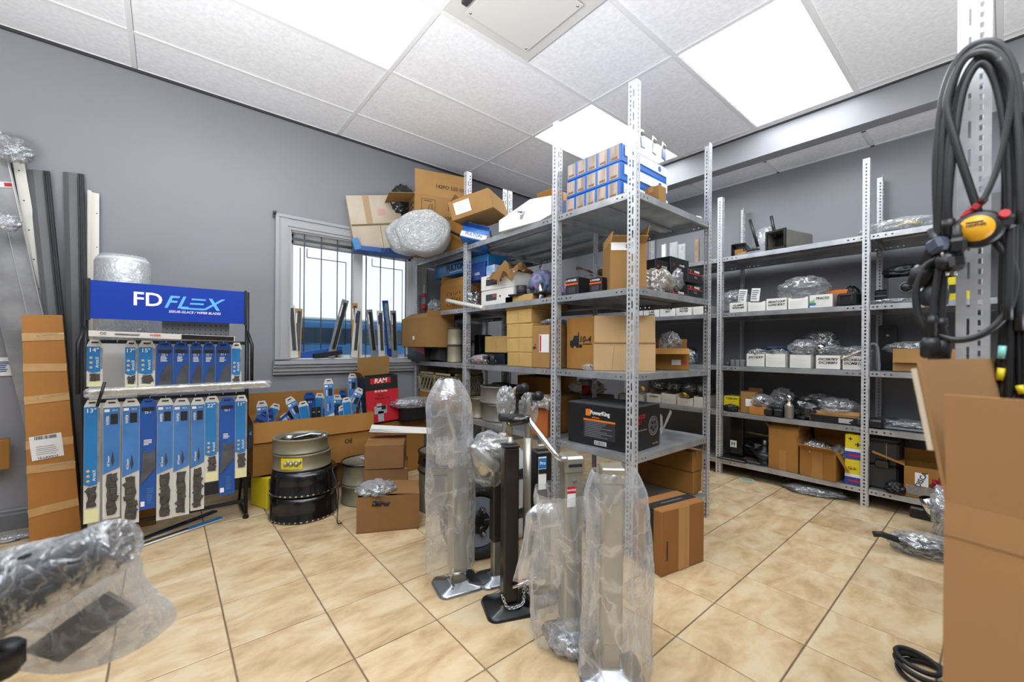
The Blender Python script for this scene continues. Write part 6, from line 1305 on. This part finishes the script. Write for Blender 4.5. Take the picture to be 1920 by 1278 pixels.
# ---------------------------------------------------------------- jacks standing on the floor
def plate(t, name, w, d, m, z=.0, lip=.012):
    b = bmesh.new(); n = 6; pts = []
    r = .035
    for cx0, cy0, a0 in ((w/2-r, d/2-r, 0), (-w/2+r, d/2-r, PI/2), (-w/2+r, -d/2+r, PI), (w/2-r, -d/2+r, 1.5*PI)):
        for k in range(n+1): a = a0+PI/2*k/n; pts.append((cx0+r*math.cos(a), cy0+r*math.sin(a)))
    rings = [(1.0, 0), (1.0, .004), (.94, .014), (.45, .018), (.42, .026), (0.30, .027)]
    R = [[b.verts.new((x*s, y*s, z+zz)) for x, y in pts] for s, zz in rings]
    for A, B in zip(R[:-1], R[1:]):
        for k in range(len(pts)): f = b.faces.new((A[k], A[(k+1) % len(pts)], B[(k+1) % len(pts)], B[k])); f.smooth = True
    b.faces.new(R[0][::-1]); b.faces.new(R[-1]); return obj(name, b, m, t)
def jack(label, foot, ang, h, tw, mt, mi, mp, inner=.09, pw=.17, cap=True, name='trailer_jack', pd=None):
    t = thing(name, label, 'trailer jack', (foot.x, foot.y, 0), ang)
    plate(t, 'foot_plate', pw, pd or pw*.85, mp)
    obj('inner_leg', nbox((0, 0, .02+(inner+.04)/2), (tw*.80, tw*.80, inner+.04), bev=.004), mi, t)
    b = bmesh.new(); box(b, (0, 0, inner+(h-inner)/2), (tw, tw, h-inner), bev=.006); obj('outer_tube', b, mt, t)
    return t
BRN = mat('dark_bronze_paint', '#231c19', .30, .3, coat=.3)
BLT = mat('black_tube_paint', '#141414', .35, .2, coat=.3)
SLV = mat('silver_jack_paint', '#a9a698', .32, .65, var=.08, scale=5)
SLP = mat('zinc_foot', '#aab0b6', .22, .9, var=.15)
def zat(p, v): d = p.x*fw[0]+p.y*fw[1]; return H-d*(v-CY)/F
def pin(t, p0, p1, ring=True):
    obj('pin', cyl(bmesh.new(), p0, p1, .007, 10), CHROME, t)
    if ring: obj('pin_ring', lathe(bmesh.new(), [(.016, 0), (.019, 0), (.019, .003), (.016, .003)], 20, closed=True), CHROME, t, p1, (PI/2, .3, 0))
def chain(t, pts, r=.007):
    b = bmesh.new(); P_ = curve_pts(pts, 5)
    for i in range(len(P_)-1):
        m_ = (P_[i]+P_[i+1])/2; d = (P_[i+1]-P_[i]).normalized()
        q = d.to_track_quat('X', 'Z').to_matrix().to_4x4(); q = Matrix.Translation(m_) @ q @ Matrix.Rotation(PI/2*(i % 2), 4, 'X')
        n0 = len(b.verts); L_ = [Vector((math.cos(a)*r*1.3, math.sin(a)*r*.8, 0)) for a in np.linspace(0, 2*PI, 9)[:-1]]
        tube(b, [q @ x for x in L_], .0018, 5, close=True)
    obj('chain', b, CHROME, t, kind='stuff')
def film_sleeve(t, rad, z0, z1, seed, m=None, name='film_bag', ox=0, oy=0, neck=None, n=72, mz=44, sq=1.0, flare=0.0, amp=.30, skew=(0, 0)):
    """loose plastic bag hanging round a post: folds running down, pleats at the neck"""
    b = bmesh.new(); rings = []
    for i in range(mz+1):
        f_ = i/mz; z = z0+(z1-z0)*f_; R = []
        prof = 1+flare*(1-f_)**2
        if neck: prof *= (1-(1-neck)*max(0, (f_-.86)/.14)**1.5)
        for k in range(n):
            a = 2*PI*k/n; c_, s__ = math.cos(a), math.sin(a)
            q = Vector((c_*1.6, s__*1.6, z*3.0+seed))
            w1 = noise.noise(q); w2 = 1-abs(noise.noise(Vector((c_*2.6, s__*2.6, z*5+seed*2))))*3; w3 = abs(noise.noise(Vector((c_*5, s__*5, z*11+seed*3))))
            r = rad*prof*(1+amp*(.9*w1+.30*w2-.15*w3))
            R.append(b.verts.new((ox+skew[0]*f_+c_*r, oy+skew[1]*f_+s__*r*sq, max(.004, z+.010*w1))))
        rings.append(R)
    for A, B in zip(rings[:-1], rings[1:]):
        for k in range(n): f = b.faces.new((A[k], A[(k+1) % n], B[(k+1) % n], B[k])); f.smooth = True
    return obj(name, b, m or FILMT, t)
# jack 1: silver, in a tall milky bag, crank inside
f = onZ(858, 1096, 0); h = zat(f, 842)
j1 = jack('silver trailer jack in a tall clear bag, leftmost of the group', f, rzc(858)+.35, h, .072, SLV, ZINC, SLP, .075, .20)
obj('crank_arm', tube(bmesh.new(), curve_pts([(0, 0, h-.01), (-.01, 0, h+.03), (-.045, .01, h+.16), (-.055, .01, h+.22)], 5), .009, 8), CHROME, j1); obj('pin_handle', tube(bmesh.new(), [(-.035, -.045, .10), (-.05, -.05, .06), (-.035, -.05, .03)], .005, 6), STEEL, j1); pin(j1, (-.05, -.03, .07), (.02, -.045, .07), False)
film_sleeve(j1, .100, .09, h+.30, 3, FILMT, ox=-.035, oy=.0, neck=.45, sq=.72, flare=.06, amp=.16, skew=(-.01, 0))
film_sleeve(j1, .078, h-.05, h+.05, 9, FILMM, 'bag_gather', ox=-.02, oy=0, amp=.22, mz=10, sq=.8)
# jack 2: dark bronze tube in front
f = onZ(954, 1137, 0); h = zat(f, 836)
j2 = jack('tall dark brown square jack with a chain on its black foot, in the middle', f, rzc(954)+.30, h, .060, BRN, BRN, BLT, .03, .20)
obj('top_cap', nbox((0, 0, h+.004), (.064, .064, .01), bev=.003), BPLA, j2); obj('crank_boss', lathe(bmesh.new(), [(.018, 0), (.018, .012), (.010, .018), (.009, .03)], 14), STEEL, j2, (0, 0, h+.008))
obj('crank_link', tube(bmesh.new(), [(0, 0, h+.03), (.004, 0, h+.07), (-.012, .0, h+.10)], .008, 8), mat('brass_grey', '#8f8468', .3, .8), j2)
obj('grip', tube(bmesh.new(), [(-.045, -.005, h+.115), (.055, .0, h+.108)], .016, 14), RUBBER, j2); obj('grip_rod', tube(bmesh.new(), [(-.02, 0, h+.10), (.05, 0, h+.115)], .006, 8), CHROME, j2)
chain(j2, [(-.04, -.04, .075), (-.02, -.05, .03), (.02, -.052, .028), (.045, -.045, .04), (.05, -.03, .09)]); pin(j2, (.0, -.045, .10), (.085, -.045, .12))
# jack 3: black over bright inner leg, behind
f = onZ(930, 1085, 0); h = zat(f, 828); 
j3 = jack('black jack with bright inner leg and wrapped gearbox, behind the brown one', f, rzc(930)+.4, h-.03, .050, BRN, ZINC, SLP, .17, .17)
obj('gear_head', nbox((.0, 0, h-.03), (.085, .11, .07), bev=.015), ZINC, j3); obj('head_flange', nbox((.0, .0, h+.01), (.14, .05, .02), bev=.006), ZINC, j3)
obj('cone_motor', lathe(bmesh.new(), [(.018, -.10), (.022, -.08), (.045, -.02), (.055, .02), (.05, .05)], 20), ZINC, j3, (-.07, -.02, h-.075), (0, 2.5, 0))
obj('wrap_film', blob(.24, .17, .24, seed=150, amp=.25, flat=False, freq=1.6), FILM, j3, (-.03, 0, h-.19))
# jack 4: black with label
f = onZ(1013, 1118, 0); h = zat(f, 842)
j4 = jack('black square jack with a blue and white label strip, right of the brown one', f, rzc(1013)+.45, h, .066, BLT, BLT, BLT, .03, .17)
obj('label_strip', nbox((-.012, -.0345, h-.085), (.034, .002, .13)), PAPER, j4); obj('label_blue', nbox((-.012, -.0362, h-.045), (.034, .002, .04)), LBLUE, j4); obj('label_black', nbox((-.012, -.0362, h-.078), (.034, .002, .018)), BLK, j4); text('Pro', .013, PAPER, j4, (-.012, -.0378, h-.045), bold=.02)
obj('latch', nbox((-.005, -.01, h+.015), (.035, .02, .02), bev=.004), STEEL, j4); pin(j4, (-.09, -.035, .10), (-.02, -.045, .11)); chain(j4, [(-.09, -.03, .10), (-.07, -.05, .05), (-.02, -.05, .03)])
# jack 5: silver with crank handle and red label
f = onZ(1068, 1190, 0); h = zat(f, 850)
j5 = jack('silver jack with red label and long bent crank handle, partly in film', f, rzc(1068)+.40, h-.03, .066, SLV, SLV, SLP, .06, .18)
b = bmesh.new(); box(b, (0, 0, h-.03), (.074, .078, .06), bev=.008); obj('gear_head', b, SLV, j5); obj('head_slot', nbox((.0, -.039, h-.03), (.05, .003, .01)), BLK, j5)
obj('red_label', nbox((-.012, -.0345, h-.115), (.030, .002, .022)), RED, j5); obj('white_label', nbox((-.012, -.0345, h-.150), (.030, .002, .045)), PAPER, j5); text('DANGER', .006, PAPER, j5, (-.012, -.0362, h-.115), bold=.02); obj('rivet', cyl(bmesh.new(), (0, -.034, h-.085), (0, -.038, h-.085), .006, 10), CHROME, j5)
P1 = onD(1054, 858, (f.x*fw[0]+f.y*fw[1])-.06); dj = (f.x*fw[0]+f.y*fw[1])
inv = j5.matrix_basis.inverted() if False else None
def toloc(t, p): 
    m_ = Matrix.LocRotScale(t.location, t.rotation_euler, Vector((1, 1, 1))); return m_.inverted() @ Vector(p)
pts = [toloc(j5, onD(u, v, dj+dd)) for u, v, dd in ((1062, 860, -.04), (1050, 860, -.05), (1040, 850, -.05), (1018, 822, -.02), (998, 796, .02), (992, 785, .03))]
obj('crank_arm', tube(bmesh.new(), curve_pts(pts, 5), .0095, 10), CHROME, j5)
pts = [toloc(j5, onD(u, v, dj+dd)) for u, v, dd in ((993, 785, .03), (975, 788, .03), (955, 791, .03))]
obj('crank_grip', tube(bmesh.new(), pts, [.015, .0165, .016], 14), BGLS, j5)
film_sleeve(j5, .115, .02, h-.12, 12, FILMT, ox=.0, oy=0, flare=.15, amp=.34, sq=.8, skew=(-.02, 0))
film_sleeve(j5, .075, .22, h-.16, 14, FILMT, 'bag_flare', ox=-.11, oy=.0, neck=.5, amp=.5, sq=.6, mz=26, skew=(.03, 0))
# jack 6: silver, fully bagged, nearest
f = onZ(1144, 1258, 0); h = zat(f, 868)
j6 = jack('silver jack sealed in a big clear bag, nearest to the camera', f, rzc(1144)+.18, h-.02, .064, SLV, SLV, SLP, .10, .20)
obj('gear_head', nbox((0, 0, h-.03), (.072, .072, .05), bev=.004), SLV, j6); obj('bolt', lathe(bmesh.new(), [(.0, .006), (.010, .005), (.012, 0)], 16), STEEL, j6, (0, -.036, h-.032), (PI/2, 0, 0))
for s in (-1, 1): obj('rivet', cyl(bmesh.new(), (s*.026, -.036, h-.032), (s*.026, -.0385, h-.032), .004, 8), CHROME, j6)
film_sleeve(j6, .098, .012, h-.02, 21, FILMT, ox=.012, flare=.10, neck=.72, amp=.30, sq=.8)
obj('pin_handle', tube(bmesh.new(), [(-.04, -.03, .12), (-.055, -.035, .09), (-.045, -.035, .06)], .006, 8), STEEL, j6)
bag('plastic_wad', 'clear film wad on the floor between the bagged jacks', onZ(1075, 1215, 0), (.16, .14, .10), 151, FILMT, amp=.5)
# cranks wrapped in film behind, on the fourth shelf level
for i, (u, v, u2, v2, lb) in enumerate(((944, 790, 965, 745, 'silver crank with black knob wrapped in film, left one before the shelving'), (990, 800, 992, 760, 'silver crank with black knob, right one before the shelving'))):
    dd = 1.98+.02*i; a = onD(u, v, dd); c = onD(u2, v2, dd); t = thing('jack_crank', lb, 'crank', (a.x, a.y, a.z)); a2 = c-a
    obj('flat_arm', tube(bmesh.new(), curve_pts([(0, 0, -.06), a2*.5+Vector((0, 0, .02)), a2+Vector((0, 0, .035)), a2+Vector((.02, -.03, .045))], 5), .013, 8), STEEL, t)
    k = a2+Vector((.02, -.03, .045)); obj('knob', lathe(bmesh.new(), [(.0, -.03), (.02, -.03), (.024, -.01), (.018, .0), (.026, .015), (.02, .03), (0, .03)], 14), BPLA, t, k, (1.2, .6, 0)); obj('film_wrap', blob(.09, .09, .15, seed=152+i, amp=.4), FILM, t, a2*.2)
    obj('tube_body', tube(bmesh.new(), [(0, 0, -.05), (.0, 0, -a.z+.002)], .022, 10), STEEL, t)
# spare wheel and pale tank behind the jacks
c = onD(893, 965, 2.02)
R = (1.013-1.0)+0; R = .175
t = thing('spare_wheel', 'small trailer wheel with pale rim and black lug hub behind the jacks', 'wheel', (c.x, c.y, R), (PI/2-.12, 0, rzc(893)+.25))
obj('tyre', lathe(bmesh.new(), [(.115, -.045), (.15, -.055), (.17, -.045), (.175, -.02), (.175, .02), (.17, .045), (.15, .055), (.115, .045)], 44, closed=True), RUBBER, t)
obj('rim', lathe(bmesh.new(), [(.116, .05), (.112, .052), (.10, .040), (.06, .030), (.0, .030)], 40), mat('pale_rim', '#8b93a0', .4, .2, var=.1), t)
obj('hub', lathe(bmesh.new(), [(.055, .030), (.055, .05), (.03, .056), (0, .056)], 24), BPLA, t)
for k in range(5):
    a = 2*PI*k/5; obj('lug', nbox((math.cos(a)*.045, math.sin(a)*.045, .055), (.05, .028, .03), (0, 0, a), bev=.006), BPLA, t); obj('lug_nut', cyl(bmesh.new(), (math.cos(a)*.055, math.sin(a)*.055, .068), (math.cos(a)*.055, math.sin(a)*.055, .078), .010, 8), CHROME, t)
text('ST 400 TYPE', .010, GREYP, t, (0, .145, .0555), (0, 0, 0))
c = onD(938, 900, 2.30)
t = thing('pale_tank', 'pale grey round tank with black bands behind the black jacks', 'tank', (c.x, c.y, 0))
TK = mat('tank_grey', '#b9bcc0', .35, var=.05)
obj('tank_body', lathe(bmesh.new(), [(.10, .0), (.165, .01), (.17, .04), (.17, .20), (.172, .30), (.165, .38), (.13, .44), (.06, .47), (0, .475)], 40), TK, t)
for z in (.12, .325): obj('black_band', lathe(bmesh.new(), [(.171, z), (.1745, z+.002), (.1745, z+.05), (.171, z+.052)], 40), BPLA, t)
# ---------------------------------------------------------------- near right: shelving post with cables, big open carton
ns = thing('near_shelving', 'perforated steel post and shelves of a unit at the right edge', 'shelving unit', (1.25, .018, 0))
b = bmesh.new(); L = 2.45
sm = []
z = .02
while z < L-.03: sm.append(z); z += .0205
def cellgrid(b, W_, L, cols):
    for a, c_, hs in cols: _strip(b, lambda u, v: (0, u, v), a, c_, L, hs)
rh = [(z_, z_+.011) for z_ in sm]; sl = [(z_, z_+.034) for z_ in np.arange(.02, L-.06, .057)]
cellgrid(b, .048, L, [(0, .010, []), (.010, .0165, rh), (.0165, .0275, []), (.0275, .0315, sl), (.0315, .046, [])])
_strip(b, lambda u, v: (u, .046, v), 0, .012, L, []); _strip(b, lambda u, v: (u, .046, v), .012, .02, L, rh); _strip(b, lambda u, v: (u, .046, v), .02, .04, L, [])
me = bake(b, .002, 'near_post'); me.materials.append(GALV); obj('post', me, None, ns)
for z in (2.02, 1.36, .60): 
    b = bmesh.new(); box(b, (.22, -.42, z), (.44, .86, .003)); box(b, (.0, -.42, z-.017), (.003, .86, .034)); box(b, (.22, .012, z-.017), (.44, .003, .034)); obj('shelf', b, GALVS, ns)
obj('back_panel', nbox((.42, -.45, 1.2), (.004, .80, 2.3)), GALVS, ns)
obj('rear_post', nbox((.40, .02, 1.2), (.04, .003, 2.4)), GALV, ns)
carton('overhead_carton', 'brown carton on the upper shelf at the top right corner of the picture', .34, .26, .20, (1.46, -.20, 2.023), -PI/2, CARDL)
carton('side_box', 'yellow and grey printed box on the near shelf behind the cables', .26, .20, .13, (1.45, -.17, 1.363), -PI/2, mat('faded_yellow', '#b6b47c', .6, col2='#8d8f86', scale=9), tape=False)
# hanging cables
def cab(u, v, X_=1.19): return onX(u, v, X_)
def cable(label, uv, r=.0075, X_=1.19, plug=None, dx=.0, m=None, group='black cables hanging on the near post'):
    pts = curve_pts([cab(u, v, X_+dx*math.sin(i)) for i, (u, v) in enumerate(uv)], 8)
    t = thing('hanging_cable', label, 'cable', pts[0], 0, group); o_ = pts[0]
    obj('sheath', tube(bmesh.new(), [p-o_ for p in pts], r*.86, 9), m or RUBG, t)
    if plug:
        e = pts[-1]-o_; d = (pts[-1]-pts[-3]).normalized()
        obj('strain_relief', tube(bmesh.new(), [e-d*.005, e+d*.012, e+d*.014, e+d*.026, e+d*.028, e+d*.04], [r*1.3, r*1.5, r*1.3, r*1.7, r*1.5, r*1.9], 10), BPLA, t)
        obj('plug_body', tube(bmesh.new(), [e+d*.038, e+d*.050, e+d*.075, e+d*.08], [r*1.8, r*2.6, r*2.4, r*1.6], 10), plug, t)
        obj('plug_pin', tube(bmesh.new(), [e+d*.08, e+d*.098], [.003, .003], 6), CHROME, t)
    return t
tops = [(1860, 90), (1846, 78), (1870, 86), (1838, 96)]
SETS = [
 ('outermost black cable arching over the near post to the left', [(1905, 560), (1915, 300), (1905, 150), (1868, 82), (1810, 96), (1772, 170), (1757, 300), (1759, 440), (1756, 500)], .0085, DGREY),
 ('black cable just inside the outermost one, ending in a plug at left', [(1912, 620), (1906, 300), (1890, 140), (1850, 90), (1800, 122), (1774, 220), (1766, 330), (1762, 430), (1752, 462)], .008, BPLA),
 ('third black cable from the left, hanging straight down', [(1898, 560), (1900, 330), (1882, 160), (1846, 104), (1808, 150), (1782, 260), (1774, 420), (1768, 540), (1764, 600)], .0075, BPLA),
 ('grey sheened cable ending in a ribbed plug beside the post', [(1890, 600), (1893, 350), (1874, 180), (1842, 118), (1806, 170), (1785, 300), (1778, 380), (1779, 416)], .0075, BPLA),
 ('black cable crossing the post down to the round gauge', [(1916, 420), (1905, 220), (1870, 110), (1810, 110), (1776, 190), (1790, 260), (1812, 330), (1836, 402)], .0075, None),
 ('thin black cable coming back from the gauge to the right', [(1842, 380), (1868, 320), (1888, 240), (1896, 160), (1872, 110)], .0055, None)]
for i, (lb, uv, r, pl) in enumerate(SETS): cable(lb, uv, r, 1.19-.007*i, pl, .004)
cable('black cable making a wide loop under the plugs', [(1758, 485), (1735, 500), (1718, 545), (1726, 600), (1760, 628), (1800, 637), (1850, 622), (1888, 585), (1902, 530), (1895, 490), (1866, 452)], .0075, 1.175, None, 0)
cable('short black cable hanging with a ribbed plug, lowest one', [(1768, 470), (1757, 520), (1750, 570), (1748, 596)], .006, 1.165, BPLA, 0)
for i, (u, v, lb) in enumerate(((1795, 472, 'angled black plug hanging beside the post'), (1776, 505, 'round black plug with silver pins among the cables'), (1790, 505, 'square black connector hanging by the near post'), (1764, 470, 'small blue grey connector at the left of the cable bundle'))):
    p = cab(u, v, 1.158-.004*i); t = thing('cable_plug', lb, 'plug', p, (0, .2*(i-1), .3*i), 'plugs on the hanging cables')
    obj('plug_body', blob(.034, .034, .034, seed=160+i, amp=.1, sub=3) if i == 1 else nbox((0, 0, .012), (.030, .026, .030), bev=.006), (BPLA, BPLA, BGLS, mat('blue_grey_plastic', '#3a4254', .5))[i], t)
    obj('strain_relief', tube(bmesh.new(), [(0, 0, .02), (0, 0, .034), (0, 0, .036), (0, 0, .05)], [.008, .0075, .006, .006], 10), RUBG, t); obj('pin', cyl(bmesh.new(), (0, 0, -.012), (0, 0, .0), .003, 6), CHROME, t)
for i in range(6):
    u = 1878+9*i; uv = [(u, 150+12*i), (u+8+3*math.sin(i), 330), (u-2+4*math.cos(i*2), 520), (u+4*math.sin(i*3), 640), (u-12+3*i, 740+8*(i % 3))]
    cable(('first', 'second', 'third', 'fourth', 'fifth', 'sixth')[i]+' of the black cables bunched right of the near post, counted leftwards to right', uv, .007, 1.20-.006*(i % 3), None, 0, RUBG if i % 2 else BPLA)
for i, (u, v, u2, v2) in enumerate(((1880, 648, 1877, 672), (1878, 690, 1874, 712), (1893, 748, 1889, 765), (1911, 722, 1918, 738))):
    tag(obj('wire_end_wrap', tube(bmesh.new(), [cab(u, v, 1.185), cab(u2, v2, 1.185)], .0055, 8), MINT if i == 0 else YEL), ('mint', 'upper yellow', 'lower yellow', 'rightmost yellow')[i]+' coloured wire wrap at a cable end, right of the near post', 'wire')
# round yellow gauge with red ties
g = cab(1834, 430, 1.165)
t = thing('tension_gauge', 'black round device with yellow face label hung on the near post', 'gauge', g, (0, 0, 0))
gx = Matrix.Rotation(-PI/2, 3, 'Y')
obj('housing', lathe(bmesh.new(), [(0, -.012), (.030, -.012), (.034, -.004), (.034, .006), (.028, .012), (0, .013)], 28), BPLA, t, (0, 0, 0), (0, -PI/2, 0)); obj('side_lobe', nbox((0, -.030, .008), (.02, .035, .026), (.25, 0, 0), bev=.006), BPLA, t); obj('yellow_face', lathe(bmesh.new(), [(0, .0145), (.0235, .0145), (.0235, .012)], 28), mat('gauge_yellow', '#e0a31c', .4), t, (0, .002, 0), (0, -PI/2, 0))
text('HOPNIK', .005, BLK, t, (-.0152, .002, .006), (PI/2, 0, -PI/2), bold=.02); lines_ = nbox((-.0152, .004, .012), (.001, .022, .002)); obj('face_print', lines_, BLK, t)
obj('red_button', cyl(bmesh.new(), (-.005, -.030, .018), (-.015, -.032, .020), .007, 12), RED, t)
p = cab(1832, 388, 1.16)
t = thing('red_tie', 'red plastic tie bow above the yellow gauge', 'tie', p); poly(b := bmesh.new(), [(0, .022, -.014), (0, .004, -.012), (0, -.014, .010), (0, -.012, .018), (0, .0, .016), (0, .006, .0), (0, .014, -.002)], .006, (1, 0, 0)); obj('bow', b, RED, t); obj('knot', nbox((-.003, .002, .0), (.008, .010, .012), (.5, 0, 0), bev=.002), mat('deep_red', '#a01520', .4), t)
# big open carton, very near
a = onX(1770, 940, .86); 
NR = -PI/2-.20; nv = Vector((.31, .18, 0)); nv.rotate(Euler((0, 0, NR)))
nb = carton('near_open_carton', 'large tan carton with raised flaps standing closest to the camera at the right', .62, .36, a.z, (.86+nv.x, a.y+nv.y, 0), NR, mat('near_carton', '#a07a52', .8, var=.06, scale=2, bump=.08, bscale=60, spec=.15), {'front': (4, .155), 'left': (9, .205)}, tape=False, th=.005)
obj('rim_crease', nbox((0, -.1805, a.z-.045), (.62, .0015, .003)), mat('crease_near', '#94724f', .8), nb)
# flap edge torn, pale
obj('torn_edge', nbox((-.334, -.178, a.z+.13), (.006, .006, .12), (0, -.16, 0)), CARDL, nb)
# cable coil on the floor bottom right
p = onZ(1728, 1268, 0); t = thing('cable_coil', 'black cable coiled on the floor at the lower right edge', 'cable', (p.x, p.y-.02, 0))
for i in range(4): obj('loop', lathe(bmesh.new(), [(.075-.008*i+.007*math.cos(a), .009+.012*i+.007*math.sin(a)) for a in np.linspace(0, 2*PI, 8)[:-1]], 36, closed=True), RUBBER, t, (.01*math.sin(i*2), .012*i, 0), (.05*i, .04*(i % 2), 0))
# ---------------------------------------------------------------- near left: wrapped bars on a cart just outside the frame
cart = thing('near_cart', 'black tool cart just outside the lower left corner of the picture', 'cart', (-.62, .62, 0))
CT = .50
obj('cart_top', nbox((0, .15, CT-.012), (.62, .9, .024), bev=.008), BPLA, cart)
for sx in (-.27, .27):
    for sy in (-.25, .55): obj('leg', nbox((sx, sy, CT/2-.012), (.035, .035, CT-.024)), BPLA, cart)
obj('lower_tray', nbox((0, .15, .15), (.58, .84, .02)), BPLA, cart)
A = onD(-130, 1165, .60); B = onD(236, 1012, .64); d = B-A
t = thing('wrapped_bar', 'black bar wrapped in shiny film poking in from the lower left', 'wrapped bar', A, d.to_track_quat('Z', 'Y').to_euler())
L = d.length
def wrapped(L, r0, r1, seed, amp, n=40, m=46):
    b = bmesh.new(); rings = []
    for i in range(m+1):
        f_ = i/m; z = L*f_; r_ = r0+(r1-r0)*f_; R = []
        if f_ > .97: r_ *= .9
        for k in range(n):
            a = 2*PI*k/n; w = noise.noise(Vector((math.cos(a)*1.5, math.sin(a)*1.5, z*16+seed))); w2 = abs(noise.noise(Vector((math.cos(a)*4, math.sin(a)*4, z*30+seed))))
            rr = r_*(1+amp*(w-.9*w2)); R.append(b.verts.new((math.cos(a)*rr, math.sin(a)*rr, z)))
        rings.append(R)
    for A_, B_ in zip(rings[:-1], rings[1:]):
        for k in range(n): f = b.faces.new((A_[k], A_[(k+1) % n], B_[(k+1) % n], B_[k])); f.smooth = True
    b.faces.new(rings[-1]); return b
obj('black_core', wrapped(L-.01, .066, .034, 2, .06), mat('core_black', '#131314', .25, coat=.5), t); obj('film_wrap', wrapped(L, .071, .038, 4, .13), film('shiny_wrap', '#eef0f2', base=.20, edge=.9, milk=.45, rough=.16, bscale=22, bump=.7), t)
ctr = onD(165, 1165, .715); fwv = Vector(fw.tolist())
t = thing('bagged_grey_bar', 'flat grey metal bar inside a loose clear bag, below the wrapped bar', 'bagged bar', ctr)
q = [onD(u, v, .717)-ctr for u, v in ((40, 1222), (112, 1242), (252, 1143), (196, 1112))]
obj('grey_bar', poly(bmesh.new(), q, .008, tuple(fwv)), mat('worn_bar', '#5f584e', .4, .5, col2='#7c7365', scale=12), t)
e_ = (onD(95, 1208, .7165)-ctr); obj('bar_end_hole', cyl(bmesh.new(), e_, e_-fwv*.001, .009, 12), BLK, t)
OUT = [(-60, 1190), (60, 1140), (150, 1085), (222, 1048), (262, 1042), (272, 1080), (300, 1110), (327, 1135), (330, 1160), (300, 1190), (262, 1215), (215, 1238), (160, 1256), (100, 1264), (40, 1258), (0, 1244), (-60, 1235)]
op = curve_pts([Vector((u, v, 0)) for u, v in OUT]+[Vector((-60, 1190, 0))], 4)[:-1]; b = bmesh.new(); uc, vc = 150, 1165
for side in (1, -1):
    prev = None
    for k in range(9):
        f_ = 1-k/8; ring_ = []
        for i, p_ in enumerate(op):
            u = uc+(p_.x-uc)*f_; v = vc+(p_.y-vc)*f_; nn = noise.noise(Vector((u*.012, v*.012, side*2.0)))+.5*noise.noise(Vector((u*.035, v*.035, side*3.0)))
            ring_.append(b.verts.new(onD(u, v, .717-side*(.022*(1-f_**2)+.010*nn*(1-f_**4)+.0005))-ctr))
        if prev:
            for i in range(len(ring_)): f = b.faces.new((prev[i], prev[(i+1) % len(ring_)], ring_[(i+1) % len(ring_)], ring_[i])); f.smooth = True
        prev = ring_
obj('loose_bag', b, film('loose_bag_film', '#eef1f4', base=.26, edge=.8, milk=.6, bscale=9, bump=.4, rough=.15), t)
c = onD(2, 1306, .64); t = thing('cart_tool', 'black cap of a handle at the very bottom left corner', 'handle', (c.x, c.y, CT)); obj('stem', cyl(bmesh.new(), (0, 0, 0), (0, 0, max(.02, c.z-CT)), .02, 14), BPLA, t); obj('cap', lathe(bmesh.new(), [(.026, max(.02, c.z-CT)-.01), (.026, max(.02, c.z-CT)+.02), (.02, max(.02, c.z-CT)+.027), (0, max(.02, c.z-CT)+.028)], 18), BPLA, t)
